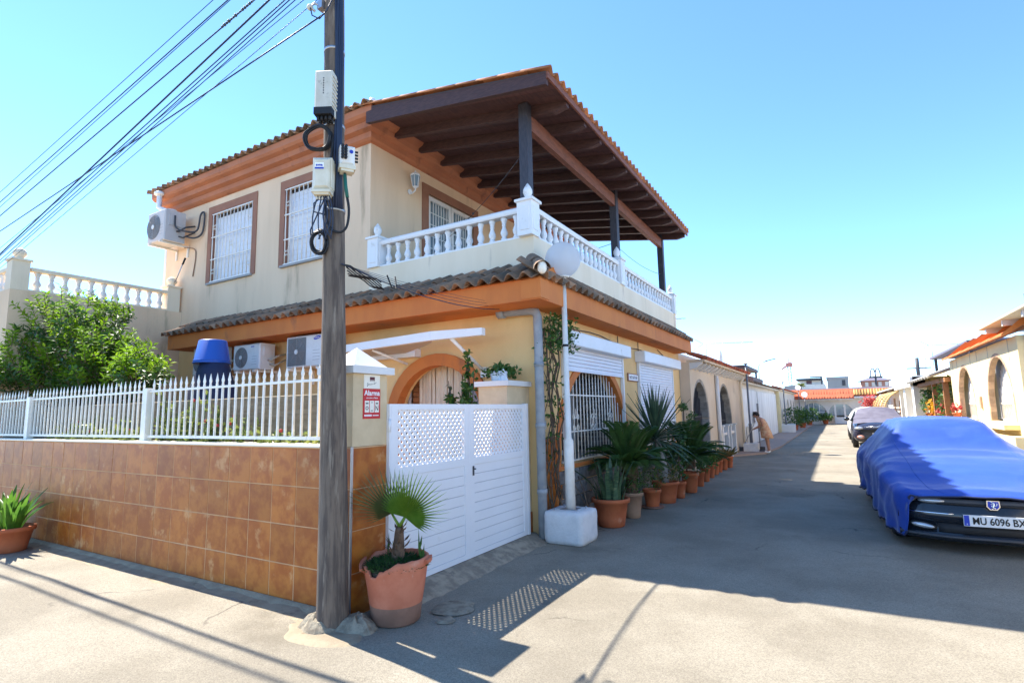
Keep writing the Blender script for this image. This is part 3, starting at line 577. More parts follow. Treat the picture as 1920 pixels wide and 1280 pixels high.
# shutters, shutter boxes and grilled arches facing the street
for wi, (c, r, zc, b0, b1, s0, s1, zbot) in enumerate(((8.3, 1.43, .9, 6.95, 9.58, 7.08, 9.52, 2.24), (11.9, 1.28, .95, 10.42, 13.3, 10.55, 13.05, 1.22))):
    wn = MB(); ring_arch(wn, c, r - .015, r + .11, zc, .84, 'x', -3.47, -3.325); wn.box(-3.5, -3.31, c - r - .1, c + r + .1, .79, .839)
    wo = wn.build('arched_window', 'orange', H)
    MB().cham(-3.345, -3.14, b0, b1, 2.52, 2.735, .012, 'x', 1).build('shutter_box', 'white', wo)
    s = MB(); z = 2.53
    while z > zbot: s.prism([(-3.325, z), (-3.308, z - .01), (-3.308, z - .045), (-3.325, z - .054)], 'y', s0, s1); z -= .056
    s.box(-3.335, -3.295, s0, s1, z - .02, z + .003)
    s.build('shutter', 'cladding' if False else 'blind', wo)
    g = MB(); g.box(-3.345, -3.29, s0 - .05, s0, .84, 2.52); g.box(-3.345, -3.29, s1, s1 + .05, .84, 2.52); g.build('shutter_guide', 'white', wo)
    g = MB(); n = 22
    for i in range(1, n):
        y = c - r + .02 + (2 * r - .04) * i / n; h = sqrt(max(0, r * r - (y - c) ** 2)) + zc - .02
        if h > .9: g.tube([(-3.40, y, .86), (-3.40, y, min(h, 2.5))], .0095, 5)
    g.box(-3.41, -3.39, c - r + .02, c + r - .02, .86, .885); g.box(-3.41, -3.39, c - r * .97, c + r * .97, 1.28, 1.30); g.box(-3.41, -3.39, c - r * .8, c + r * .8, 1.82, 1.84)
    for k in (-.72, 0, .72):
        for dz in (0, .16): 
            for sy in (-1, 1): g.tube([(-3.39, c + k + sy * (.02 + .045 * (1 - cos(t * .8))), 1.32 + dz + .05 * sin(t * .8) + .006 * t) for t in range(8)], .008, 4, False)
        g.tube([(-3.39, c + k - .1, 1.31), (-3.39, c + k, 1.62), (-3.39, c + k + .1, 1.31)], .008, 4)
    g.build('grille', 'white_metal', wo)
    b = MB(); b.box(-4.62, -4.55, c - 1.8, c + 1.75, .5, 2.9); b.box(-4.55, -3.56, c - 1.75, c + 1.7, .7, .8); b.box(-4.55, -3.56, c - 1.8, c - 1.72, .5, 2.8); b.box(-4.55, -3.56, c + 1.66, c + 1.74, .5, 2.8); b.box(-4.6, -3.56, c - 1.8, c + 1.74, 2.72, 2.8)
    b.build('porch_wall', 'mgrey', H)
    f = MB()
    for k in range(4): y = c - 1.5 + k * .95; f.box(-4.42, -4.36, y - .04, y + .04, .8, 2.6)
    f.box(-4.42, -4.36, c - 1.5, c + 1.4, .8, .88); f.box(-4.42, -4.36, c - 1.5, c + 1.4, 2.52, 2.6); f.build('glazed_door', 'white', wo)
    f = MB()
    for k in range(40): y = c - .35 + k * .0316; f.box(-4.47 - .008 * sin(k * .7), -4.465 - .008 * sin(k * .7), y, y + .033, .85, 2.55)
    f.build('net_curtain', 'curtainblue', wo); MB().box(-4.51, -4.50, c - 1.5, c + 1.4, .8, 2.6).build('pane', 'glassd', wo)
    for i in range(20):
        for k in range(4): inst(sm, 'ledge_stone', (-4.4 + k * .2 + (i % 2) * .07, c + 1.63, .85 + i * .085), H, rot=(0, 0, 0), scale=(rnd(.8, 1), rnd(.7, 1.6), rnd(1, 1.3)))
# stone dado below the windows and tile dado at the corner
random.seed(21)
sd = MB().cham(0, .04, 0, .30, 0, .16, .012, 'x', 1).mesh('dado_stone', 'stone')
for r_ in range(4):
    y = 6.95 - (r_ % 2) * .12
    while y < 13.5:
        l = rnd(.75, 1.35)
        inst(sd, 'dado_stone', (-3.35, y, .02 + r_ * .19), H, scale=(rnd(.5, 1), l * .95, 1.12)); y += .30 * l + .012
TW = .328
def tile_piece(w, h, ax, sg): 
    return (MB().cham(0, w, 0, .012, 0, h, .005, 'y', -1) if ax == 'y' else MB().cham(0, .012, 0, w, 0, h, .005, 'x', 1)).mesh('wall_tile', 'tile')
tx = tile_piece(.30, .325, 'x', 1)
MB().box(-3.36, -3.346, 6.302, 6.94, 0, 1.25).build('dado_backing', 'grout', H)
for i in range(2):
    for k in range(4): inst(tx, 'wall_tile', (-3.3455, 6.31 + i * .315, .0 + k * .3125 - .0), H, scale=(1, 1, .95))
# overhead telephone wire along the street wall
mb = MB(); mb.tube([(-3.33, 6.6 + t * .5, 2.86 - .03 * sin(t * 1.3) - .012 * t) for t in range(14)], .008, 5); mb.tube([(-3.33, 9.42, 2.74), (-3.33, 9.42, 2.93)], .008, 5); mb.tube([(-3.33, 10.6, 2.74), (-3.33, 10.6, 2.93)], .008, 5); mb.tube([(-3.33, 12.0, 2.90), (-3.33, 12.9, 2.7)], .008, 5); mb.build('telephone_wire', 'dgrey', H)
# drainpipe
mb = MB(); mb.tube([(-3.86, 6.2, 2.93), (-3.6, 6.2, 2.925), (-3.36, 6.2, 2.915), (-3.29, 6.2, 2.885), (-3.27, 6.2, 2.82), (-3.265, 6.2, 2.5), (-3.265, 6.2, .04)], .058, 12)
for z in (2.2, 1.42, .6): mb.lathe([(.058, -.03), (.066, -.03), (.066, .03), (.058, .03)], (-3.265, 6.2, z), 12)
mb.lathe([(.058, -.05), (.075, -.05), (.075, .05), (.058, .05)], (0, 0, 0), 12)
k = len(mb.v) - 48; mb.xf(Matrix.Translation((-3.82, 6.2, 2.93)) @ Matrix.Rotation(pi / 2, 4, 'Y'), k)
mb.build('drainpipe', 'grey', H)
# things fixed to or hung on the house
t = thing('wall_lantern', 'white wall lantern beside the terrace door on the upper wall', 'lantern', (-6.42, 7.25, 5.7))
mb = MB(); mb.lathe([(.05, 0), (.05, .02)], (0, 0, 0), 10); mb.xf(Matrix.Translation((-6.40, 7.25, 5.62)) @ Matrix.Rotation(pi / 2, 4, 'Y')); mb.tube([(-6.4, 7.25, 5.62), (-6.33, 7.25, 5.58), (-6.26, 7.25, 5.62), (-6.26, 7.25, 5.68)], .013, 6); mb.build('bracket', 'white', t)
mb = MB(); mb.lathe([(.05, .0), (.085, .2)], (-6.26, 7.25, 5.69), 6, sm=False); mb.build('glass', 'glassb', t)
mb = MB()
for i in range(6): a_ = 2 * pi * i / 6; mb.tube([(-6.26 + .053 * cos(a_), 7.25 + .053 * sin(a_), 5.69), (-6.26 + .09 * cos(a_), 7.25 + .09 * sin(a_), 5.9)], .008, 4)
mb.lathe([(.095, 0), (.10, .015), (.05, .06), (.015, .07), (.015, .1)], (-6.26, 7.25, 5.89), 6, sm=False); mb.lathe([(.02, -.03), (.055, 0)], (-6.26, 7.25, 5.69), 6, sm=False); mb.build('cage', 'white', t)
t = thing('strip_curtain', 'cream strip curtain hanging in the orange arch behind the gate', 'curtain', (-5.0, 6.6, 2.4))
for i in range(17):
    x = -5.60 + i * .0585; h = 1.5 + sqrt(max(.05, .93 ** 2 - (x + 5.0) ** 2)) + .05
    mb = MB(); dy = rnd(-.02, .02)
    vs = []
    for kk in range(6): z = h - (h - .1) * kk / 5; w_ = rnd(-.006, .006); vs += [(x + w_, 6.62 + dy + .006 * kk * rnd(-1, 1), z), (x + .028 + w_, 6.605 + dy, z), (x + .056 + w_, 6.625 + dy, z)]
    mb.add(vs, [(q * 3 + e, q * 3 + e + 1, q * 3 + 4 + e, q * 3 + 3 + e) for q in range(5) for e in range(2)], True); mb.build('strip', 'curtain', t, fix=False)
MB().box(-5.3, -4.7, 6.64, 6.66, 2.36, 2.4).build('curtain_rail', 'white', t)
o = MB().box(-4.60, -4.51, 6.63, 6.65, 1.72, 1.93).build('notice', 'redprint'); tag(o, 'small red notice on the door slats to the right of the strip curtain', 'notice')
t = thing('street_plaque', 'small pale ceramic street plaque with brown border between the two shutters', 'plaque', (-3.34, 10.2, 2.2))
MB().box(-3.345, -3.325, 9.9, 10.5, 2.13, 2.28).build('border', 'frame', t); MB().box(-3.33, -3.32, 9.93, 10.47, 2.15, 2.26).build('face', 'whiteprint', t)
text('C/ LA ERA', .085, (-3.318, 10.2, 2.205), '+x', 'blueprint', t) if False else None
mb = MB(); random.seed(2)
for i in range(5): y = 9.97 + i * .095; mb.box(-3.322, -3.318, y, y + .02, 2.17, 2.24); mb.box(-3.322, -3.318, y, y + .06, 2.195 + .02 * (i % 2), 2.21 + .02 * (i % 2)); mb.box(-3.322, -3.318, y + .045, y + .06, 2.17, 2.23)
mb.build('glyphs', 'violet', t)
t = thing('intercom', 'small beige intercom on the wall right of the white gate', 'intercom', (-3.34, 6.42, 1.4))
MB().cham(-3.35, -3.31, 6.38, 6.46, 1.36, 1.48, .008, 'x', 1).build('case', 'boxg', t); MB().box(-3.31, -3.305, 6.395, 6.415, 1.40, 1.45).build('button', 'dgrey', t)
o = MB().cham(-3.34, -3.3, 6.33, 6.37, 1.06, 1.13, .006, 'x', 1).build('doorbell', 'black'); tag(o, 'black bell push low on the wall beside the gate', 'doorbell')

# thin lines strung under the pergola
for k, (p, q, sag) in enumerate((((-3.6, 6.56, 5.35), (-6.40, 8.2, 4.9), .10), ((-3.6, 10.25, 4.95), (-6.4, 9.3, 4.6), .12), ((-3.58, 10.3, 4.9), (-3.58, 13.6, 5.0), .10))):
    p, q = V(p), V(q); mb = MB(); mb.tube([p.lerp(q, i / 12) - V((0, 0, sag * 4 * (i / 12) * (1 - i / 12))) for i in range(13)], .006, 4)
    if k == 0:
        for i in range(5): c = p.lerp(q, .55 + .06 * i) - V((0, 0, sag * .9)); mb.sphere(tuple(c), .02, 6, 4)
    tag(mb.build('clothes_line', 'dgrey'), ('thin line with knots from the front pergola post to the upper wall', 'thin line from the middle pergola post towards the house wall', 'thin line between the middle and far pergola posts')[k], 'line')
# ================================================================ tiled boundary wall, gate pillars
random.seed(31)
BW = thing('boundary_wall', 'low garden wall clad in rust-brown glazed square tiles along the front', 'wall', (-7.7, 3.3, 0))
MB().box(-11.99, -3.795, 3.2245, 3.4, 0, 1.325).build('wall_core', 'grout', BW)
MB().cham(-11.99, -3.8, 3.19, 3.43, 1.326, 1.35, .006, 'y', -1).build('coping', 'paper', BW)
tl = MB().cham(0, .3215, 0, .012, 0, .3215, .002, 'y', -1).mesh('wall_tile', 'tile')
for i in range(25):
    for k in range(4): inst(tl, 'wall_tile', (-3.8 - .331 * (i + 1) + .003 + .0 * k, 3.222 + rnd(-.0015, .0015), 1.324 - .3315 * (k + 1)), BW)
GP = thing('gate_pillar', 'cream gate pillar with white pyramid cap and rust tiled foot beside the pole', 'pillar', (-3.62, 3.42, 0))
MB().box(-3.79, -3.4525, 3.2245, 3.63, 0, 1.335).build('core', 'grout', GP)
MB().box(-3.79, -3.452, 3.224, 3.622, 1.338, 1.945).build('shaft', 'stucco_pillar', GP)
tp = MB().cham(-.012, 0, 0, .382, 0, .325, .0025, 'x', 1).mesh('wall_tile', 'tile')
tq = MB().cham(0, .325, 0, .012, 0, .327, .005, 'y', -1).mesh('wall_tile', 'tile')
for k in range(4):
    inst(tp, 'wall_tile', (-3.449, 3.236, 1.330 - .3315 * (k + 1)), GP); inst(tq, 'wall_tile', (-3.788, 3.222, 1.330 - .3315 * (k + 1)), GP)
MB().box(-3.462, -3.446, 3.218, 3.234, 0, 1.337).build('corner_trim', 'steel', GP)
mb = MB(); mb.box(-3.84, -3.40, 3.175, 3.665, 1.947, 2.01)
mb.add([(-3.80, 3.215, 2.011), (-3.44, 3.215, 2.011), (-3.44, 3.625, 2.011), (-3.80, 3.625, 2.011), (-3.62, 3.42, 2.19)], [(0, 1, 4), (1, 2, 4), (2, 3, 4), (3, 0, 4)]); mb.build('cap', 'white_wall', GP)
GP2 = thing('gate_pillar', 'cream gate pillar with flat white slab cap under the white planter by the drainpipe', 'pillar', (-3.67, 6.0, 0))
MB().box(-3.9, -3.475, 5.74, 6.296, 0, 1.92).build('shaft', 'stucco_pillar', GP2)
MB().box(-3.94, -3.435, 5.70, 6.295, 1.921, 1.985).build('cap', 'white_wall', GP2)
inst(MB().cham(-.012, 0, 0, .15, 0, .327, .005, 'x', 1).mesh('wall_tile', 'tile'), 'wall_tile', (-3.461, 6.145, .0), GP2)
for k in range(1, 4): inst(bpy.data.meshes['wall_tile'], 'wall_tile', (0, 0, 0), GP2) if False else None
# alarm and name signs on the near pillar
t = thing('alarm_sign', 'red alarm warning sign lettered Alarma on the gate pillar', 'sign', (-3.45, 3.44, 1.72))
Y0, Y1 = 3.335, 3.535
MB().box(-3.4515, -3.446, Y0, Y1, 1.565, 1.82).build('panel', 'redprint', t)
text('Alarma', .062, (-3.4445, 3.435, 1.782), '+x', 'whiteprint', t, bold=.0012)
text('con aviso a Policía', .0185, (-3.4445, 3.435, 1.742), '+x', 'whiteprint', t)
g = MB()
for q in range(7): g.box(-3.4458, -3.4448, 3.348 + q * .0125, 3.358 + q * .0125, 1.585, 1.600)
for q in range(9): g.box(-3.4458, -3.4448, 3.445 + q * .008, 3.4515 + q * .008, 1.588, 1.596)
g.build('small_print', 'whiteprint', t)
for k in range(3):
    y = 3.352 + k * .058
    MB().box(-3.4458, -3.4448, y, y + .05, 1.618, 1.718).build('pictogram', 'paper', t)
    g = MB()
    if k == 0: g.tube([(-3.4444, y + .025 + .014 * cos(a_ * .7), 1.655 + .014 * sin(a_ * .7)) for a_ in range(10)], .003, 4); g.box(-3.4447, -3.4441, y + .01, y + .04, 1.69, 1.7)
    if k == 1: g.box(-3.4447, -3.4441, y + .012, y + .036, 1.63, 1.636); g.box(-3.4447, -3.4441, y + .016, y + .032, 1.70, 1.705)
    if k == 2: g.hexa([(-3.4447, y + .008, 1.672), (-3.4447, y + .016, 1.672), (-3.4447, y + .042, 1.635), (-3.4447, y + .034, 1.635), (-3.4441, y + .008, 1.672), (-3.4441, y + .016, 1.672), (-3.4441, y + .042, 1.635), (-3.4441, y + .034, 1.635)]); g.box(-3.4447, -3.4441, y + .008, y + .013, 1.635, 1.68); g.box(-3.4447, -3.4441, y + .037, y + .042, 1.635, 1.68); g.box(-3.4447, -3.4441, y + .01, y + .04, 1.69, 1.7)
    g.build('glyph', 'ink', t)
t = thing('name_sign', 'cream sign with dark emblem and handwritten signature above the red alarm sign', 'sign', (-3.45, 3.44, 1.88))
MB().box(-3.4515, -3.4465, 3.342, 3.528, 1.822, 1.942).build('panel', 'paper', t)
MB().box(-3.4467, -3.4455, 3.408, 3.466, 1.885, 1.922).build('emblem', 'darkred', t)
mb = MB(); mb.box(-3.4457, -3.4450, 3.412, 3.462, 1.888, 1.894); mb.build('emblem_line', 'paper', t)
sg = [(.375, .862), (.384, .872), (.381, .85), (.376, .838), (.383, .845), (.392, .858), (.398, .862), (.396, .852), (.404, .86), (.41, .853), (.414, .861), (.42, .853), (.426, .862), (.430, .856), (.436, .863), (.442, .857), (.449, .867), (.458, .862), (.466, .876), (.462, .862), (.475, .872), (.487, .877)]
MB().tube([(-3.446, 3 + a_, 1 + b_) for a_, b_ in sg], .0015, 4).build('signature', 'ink', t)
# ================================================================ white double gate
G = thing('double_gate', 'white boarded double gate with lattice tops closing the garden', 'gate', (-3.44, 4.9, .08))
def lattice(mb, y0, y1, z0, z1, x, p=.0735, w=.029):
    s2 = sqrt(2) / 2
    for sgn, dx in ((1, 0), (-1, .006)):
        n = int((y1 - y0 + z1 - z0) / p) + 2
        for i in range(-1, n):
            if sgn > 0: c = y0 - (z1 - z0) + (i + .5) * p
            else: c = y0 + (i + .5) * p
            # line y = c + sgn*(z-z0), clipped to the rectangle
            za, zb = z0, z1
            if sgn > 0: za = max(za, z0 + (y0 - c)); zb = min(zb, z0 + (y1 - c))
            else: za = max(za, z0 + (c - y1)); zb = min(zb, z0 + (c - y0))
            if zb - za < .01: continue
            ya, yb = c + sgn * (za - z0), c + sgn * (zb - z0); h = w * s2
            mb.hexa([(x + dx, ya - sgn * h * .7, za + h * .0), (x + dx, ya + sgn * h * 1.3, za), (x + dx, yb + sgn * h * .7, zb), (x + dx, yb - sgn * h * 1.3, zb), (x + dx + .006, ya - sgn * h * .7, za), (x + dx + .006, ya + sgn * h * 1.3, za), (x + dx + .006, yb + sgn * h * .7, zb), (x + dx + .006, yb - sgn * h * 1.3, zb)])
for y0, y1, hz in ((3.647, 4.8493, 0), (4.8507, 6.093, 1)):
    f = MB(); s = .085; za, zb = .09, 1.69; lt, lb = 1.638, 1.12
    f.box(-3.46, -3.42, y0, y0 + s, za, zb); f.box(-3.46, -3.42, y1 - s, y1, za, zb)
    f.box(-3.46, -3.42, y0 + s, y1 - s, lt, zb); f.box(-3.46, -3.42, y0 + s, y1 - s, lb - .075, lb); f.box(-3.46, -3.42, y0 + s, y1 - s, za, za + .05)
    lf = f.build('leaf', 'gate', G)
    l = MB(); lattice(l, y0 + s, y1 - s, lb, lt, -3.448); l.build('lattice', 'gate', lf)
    pz0, pz1 = za + .05, lb - .075; n = 9; h = (pz1 - pz0) / n
    pm = MB().prism([(-3.452, .004), (-3.433, .004), (-3.428, .009), (-3.428, h - .009), (-3.433, h - .004), (-3.452, h - .004)], 'y', y0 + s + .001, y1 - s - .001) if False else None
    k = MB(); 
    pts = [(-3.452, .0014), (-3.432, .0014), (-3.428, .0045), (-3.428, h - .0045), (-3.432, h - .0014), (-3.452, h - .0014)]
    k._prism([(p[0] + 3.44, y0 + s + .001, p[1]) for p in pts] + [(p[0] + 3.44, y1 - s - .001, p[1]) for p in pts], 6, False)
    me = k.mesh('plank', 'gate')
    for i in range(n):
        o = inst(me, 'plank', (-3.44, 0, pz0 + i * h), lf)
    MB().box(-3.449, -3.446, y0 + s, y1 - s, pz0, pz1).build('backing', 'mgrey', lf)
    for z in (1.5, .35):
        yy = y0 - .012 if hz == 0 else y1 + .012; MB().lathe([(.014, -.06), (.014, .06)], (-3.43, yy, z), 8).build('hinge', 'gate', lf)
mb = MB(); mb.box(-3.47, -3.42, 3.625, 3.645, .06, 1.69); mb.box(-3.475, -3.415, 6.095, 6.15, .04, 1.70); mb.build('gate_post', 'gate', G)
mb = MB(); mb.box(-3.419, -3.412, 4.90, 4.925, .93, 1.03); mb.tube([(-3.41, 4.912, 1.0), (-3.385, 4.912, 1.0)], .008, 6); mb.build('lock', 'dgrey', G)
# ================================================================ white spear-topped fence on the wall
F = thing('spear_fence', 'white iron fence with spear-tipped pickets on top of the tiled wall', 'fence', (-7.7, 3.31, 1.35))
pk = MB(); pk.box(-.009, .009, -.009, .009, .045, .60); pk.add([(-.008, -.005, .60), (.008, -.005, .60), (.008, .005, .60), (-.008, .005, .60), (-.021, -.005, .635), (.021, -.005, .635), (.021, .005, .635), (-.021, .005, .635), (0, 0, .715)], [(0, 1, 5, 4), (1, 2, 6, 5), (2, 3, 7, 6), (3, 0, 4, 7), (4, 5, 8), (5, 6, 8), (6, 7, 8), (7, 4, 8)])
pkm = pk.mesh('picket', 'white_metal')
px_ = [-6.91, -10.22]
for i in range(72):
    x = -3.86 - i * .1125
    if min(abs(x - q) for q in px_) < .06: continue
    inst(pkm, 'picket', (x, 3.31, 1.35 + rnd(-.003, .003)), F, rot=(rnd(-.006, .006), rnd(-.006, .006), 0))
mb = MB(); mb.box(-11.9, -3.8, 3.303, 3.317, 1.385, 1.415); mb.box(-11.9, -3.8, 3.299, 3.321, 1.905, 1.928); mb.build('rail', 'white_metal', F)
for q in px_: MB().box(q - .05, q + .05, 3.27, 3.35, 1.351, 1.955).build('post', 'white_metal', F)
# woven reed screen behind the fence
RS = thing('reed_screen', 'beige ribbed reed screen standing behind the white iron fence', 'screen', (-7.5, 3.5, 1.2))
mb = MB()
for i in range(46): z = 1.20 + i * .0131; mb.prism([(3.498, z), (3.49, z + .0065), (3.498, z + .013), (3.504, z + .0065)], 'x', -11.8, -3.82)
o = mb.build('reed_layers', 'reed', RS, kind='stuff')
mb = MB()
for i in range(9): x = -3.9 - i * .95; MB().box(x, x + .03, 3.506, 3.53, .1, 1.79).build('stake', 'bark', RS)
# ================================================================ utility pole
PB = V((-3.455, 3.065, 0)); LEAN = V((-.0165, -.010, 1))
def pole_at(z): return PB + LEAN * z
def pole_r(z): return .080 + .047 * exp(-z / 1.9)
UP = thing('utility_pole', 'weathered grey wooden utility pole in front of the gate pillar', 'pole', tuple(PB))
mb = MB(); n = 18; vs = []; ring = 34; random.seed(4)
for k in range(ring + 1):
    z = 8.2 * k / ring; c = pole_at(z); r = pole_r(z) + .004 * noise.noise(V((z * 1.3, 0, 7)))
    for j in range(n):
        a_ = 2 * pi * j / n; q = r * (1 + .035 * noise.noise(V((cos(a_) * 2, sin(a_) * 2, z * .5)))+ .03 * noise.noise(V((cos(a_) * 6, sin(a_) * 6, z * 2))))
        vs.append((c.x + q * cos(a_), c.y + q * sin(a_), z))
mb.add(vs, [(k * n + j, k * n + (j + 1) % n, (k + 1) * n + (j + 1) % n, (k + 1) * n + j) for k in range(ring) for j in range(n)] + [tuple(range(ring * n, ring * n + n))], True)
mb.build('shaft', 'polewood', UP)
cables = MB()
def along(zs, da, dr=.004): # path hugging the pole on the camera side; da = angle
    return [(pole_at(z).x + (pole_r(z) + dr) * cos(a_), pole_at(z).y + (pole_r(z) + dr) * sin(a_), z) for z, a_ in zip(zs, da)]
zs = [3.3 + .26 * i for i in range(18)]
for k, (a0, a1, r) in enumerate(((-.55, -.25, .013), (-.4, -.1, .01), (-.25, .0, .012), (-.1, .1, .016), (-.7, -.35, .009))):
    cables.tube(along(zs, [a0 + (a1 - a0) * i / 17 + .08 * sin(i * .9 + k) for i in range(18)]), r, 6)
cables.build('riser_cable', 'cable', UP)
for z in (3.3, 4.05, 4.75, 5.4): mb = MB(); mb.lathe([(pole_r(z), -.012), (pole_r(z) + .005, -.012), (pole_r(z) + .005, .012), (pole_r(z), .012)], tuple(pole_at(z) + V((0, 0, 0)))[:2] + (z,), 18); mb.build('steel_band', 'steel', UP)
# footing lump of mortar around the pole (two broken pieces)
def lump(c, rx, ry, h, seed, label):
    mb = MB(); n = 22; vs = [(c[0], c[1], h)]
    for ring, hh in ((.35, h * .97), (.6, h * .7), (.82, h * .3), (1.0, -.01)):
        for i in range(n):
            a_ = 2 * pi * i / n; k = ring * (1 + .30 * noise.noise(V((cos(a_) * 1.3, sin(a_) * 1.3, seed))) + .12 * noise.noise(V((cos(a_) * 5, sin(a_) * 5, seed)))); vs.append((c[0] + rx * k * cos(a_), c[1] + ry * k * sin(a_), hh * (1 + .35 * noise.noise(V((cos(a_) * 3, sin(a_) * 3, seed + ring * 2)))) if hh > 0 else hh))
    mb.add(vs, [(0, 1 + i, 1 + (i + 1) % n) for i in range(n)] + [(1 + r_ * n + i, 1 + (r_ + 1) * n + i, 1 + (r_ + 1) * n + (i + 1) % n, 1 + r_ * n + (i + 1) % n) for r_ in range(3) for i in range(n)], False)
    return mb.build('mortar_footing', 'patch', label=label, cat='footing')
lump((-3.53, 3.02), .22, .15, .10, 3, 'pale sunlit mortar lump at the left foot of the wooden pole')
lump((-3.27, 3.13), .20, .15, .09, 8, 'grey cracked mortar lump between the pole foot and the broken pot')
blob((-3.40, 2.93), .42, .20, -.014, 'dirt', 6, 'dirt_patch', 40, .022)
# boxes on the pole
D1 = V((-.51, -.86, 0)) # toward camera-left
def rbox(name, label, c, sx, sy, sz, rz, mat, cham=.02):
    t = thing(name, label, 'box', c); R = Matrix.Translation(V(c)) @ Matrix.Rotation(rz, 4, 'Z')
    mb = MB(); mb.cham(-sx / 2, sx / 2, -sy / 2, sy / 2, -sz / 2, sz / 2, cham, 'y', -1).xf(R); mb.build('case', mat, t); return t, R
rz = radians(28)
def on(z, dx, dy): # offset from the pole: dx to camera right, dy toward camera
    p = pole_at(z); rx_ = V((.861, .509, 0)); ty = V((.509, -.861, 0)); q = p + rx_ * dx + ty * dy; return (q.x, q.y, z)
t, R = rbox('telecom_box', 'tall grey-cream junction box with cable glands high on the pole', on(4.27, -.028, .13), .145, .13, .38, rz, 'boxg', .012)
for i in range(4): MB().lathe([(.012, 0), (.012, .03)], (-.05 + i * .033, -.0, .19), 6).xf(R).build('gland', 'black', t)
mb = MB()
for i in range(4):
    for j in range(2): mb.lathe([(.013, 0), (.013, -.05)], (-.05 + i * .033, -.03 + j * .05, -.19), 6)
mb.box(-.075, .075, -.068, .0, -.2, -.14); mb.xf(R); mb.build('gland_block', 'black', t)
mb = MB()
for i in range(8): mb.box(.0725, .08, -.05, .05, -.12 + i * .037, -.105 + i * .037)
mb.box(-.0755, -.0735, -.05, .05, -.18, .18); mb.xf(R); mb.build('rib', 'boxg', t)
mb = MB()
for i in range(7): mb.box(.0, .008, -.067, -.0655, .11 - i * .022, .122 - i * .022)
mb.xf(R); mb.build('lettering', 'dgrey', t)
t, R = rbox('telecom_box', 'cream junction box with blue and white label below the cable coil', on(3.56, -.045, .13), .155, .13, .28, rz + .1, 'box', .03)
mb = MB(); mb.box(-.075, .075, -.07, .05, -.165, -.142); mb.box(-.06, .06, -.055, .04, -.18, -.165); mb.box(.074, .082, -.05, .05, -.12, .12); mb.xf(R); mb.build('base_cap', 'box', t)
mb = MB(); mb.box(-.052, .02, -.0665, -.0655, .03, .085); mb.xf(R); mb.build('label_plate', 'whiteprint', t)
mb = MB(); mb.box(-.052, .02, -.0675, -.0668, .03, .045); mb.xf(R); mb.build('label_band', 'blueprint', t)
R2 = R.to_3x3() @ Matrix(((1, 0, 0), (0, 0, -1), (0, 1, 0)))
text('avna', .03, tuple(R @ V((-.016, -.068, .064))), R2, 'blueprint', t, bold=.0008)
mb = MB()
for i in range(5): mb.lathe([(.011, 0), (.011, -.03)], (-.045 + i * .022, -.01, -.18), 6)
mb.xf(R); mb.build('gland', 'boxg', t)
t, R = rbox('telecom_box', 'tilted white tap box with black glands on the right side of the pole', on(3.735, .135, .09), .12, .11, .17, rz + .5, 'white_metal', .02)
mb = MB()
for i in range(5):
    for j in range(2): mb.lathe([(.012, 0), (.012, .03)], (0, 0, 0), 6); k = len(mb.v) - 12; mb.xf(Matrix.Translation((-.045 + j * .028, -.055, .065 - i * .024)) @ Matrix.Rotation(pi / 2, 4, 'X'), k)
mb.xf(R); mb.build('gland', 'black', t); mb = MB()
for i in range(4): mb.lathe([(.010, 0), (.010, .028)], (0, 0, 0), 6); k = len(mb.v) - 12; mb.xf(Matrix.Translation((.06, -.02, .05 - i * .028)) @ Matrix.Rotation(pi / 2, 4, 'Y'), k)
mb.xf(R); mb.build('gland', 'black', t)
mb = MB(); mb.lathe([(.016, 0), (.016, .004)], (0, 0, 0), 10); mb.xf(R @ Matrix.Translation((.028, -.056, .03)) @ Matrix.Rotation(pi / 2, 4, 'X')); mb.build('emblem', 'blueprint', t)
mb = MB(); mb.box(-.065, .065, -.06, .05, -.12, -.086); mb.box(-.05, .05, -.05, .04, -.14, -.12); mb.xf(R); mb.build('base_cap', 'box', t)
# cable coils and drooping leads
def coil(name, label, c, r, rz_, turns, mat, sq=1.15, parent=None):
    mb = MB(); random.seed(hash(label) % 97 if False else len(label))
    nrm = Matrix.Translation(V(c)) @ Matrix.Rotation(rz_, 4, 'Z')
    for k in range(turns):
        rr = r * (1 + rnd(-.09, .09)); ox, oz, oy = rnd(-.008, .008), rnd(-.008, .008), rnd(-.02, .02)
        mb.tube([nrm @ V((ox + rr * cos(a_ * pi / 12), oy + .008 * sin(a_), oz + rr * sq * sin(a_ * pi / 12))) for a_ in range(25)], .0085, 5, False)
    return mb.build(name, mat, label=label, cat='cable coil')
coil('cable_coil', 'round coil of thick black cable hung on the pole beside the grey box', on(3.90, -.10, .11), .105, rz, 7, 'black', 1.0)
coil('cable_coil', 'untidy oval coil of thin black cable hanging below the labelled box', on(3.0, -.085, .11), .06, rz + .3, 8, 'black', 1.55)
mb = MB(); random.seed(8)
for k in range(7):
    x = -.07 + k * .014; b = rnd(.02, .07) * (1 if k % 2 else -1)
    mb.tube([on(3.42 - .044 * i, x + b * sin(i * .33) - .006 * i + (.012 * k * (i / 9)), .15 - .003 * i) for i in range(10)], .0055, 5)
mb.tube([on(3.40, -.02, .15), on(3.32, -.12, .14), on(3.25, -.12, .14), on(3.23, -.03, .12)], .006, 5); mb.tube([on(3.38, -.02, .15), on(3.25, -.08, .14), on(3.1, -.15, .13), on(3.0, -.14, .13)], .006, 5)
tag(mb.build('drop_cables', 'cable'), 'thin black leads dangling from the labelled box down to the oval coil', 'cables')
mb = MB(); mb.tube(cr([on(3.62, .12, .10), on(3.45, .13, .10), on(3.28, .155, .10), on(3.13, .14, .11), on(3.08, .08, .115), on(3.13, .0, .12), on(3.3, -.03, .12), on(3.6, .0, .11), on(3.9, .02, .10)]), .011, 6)
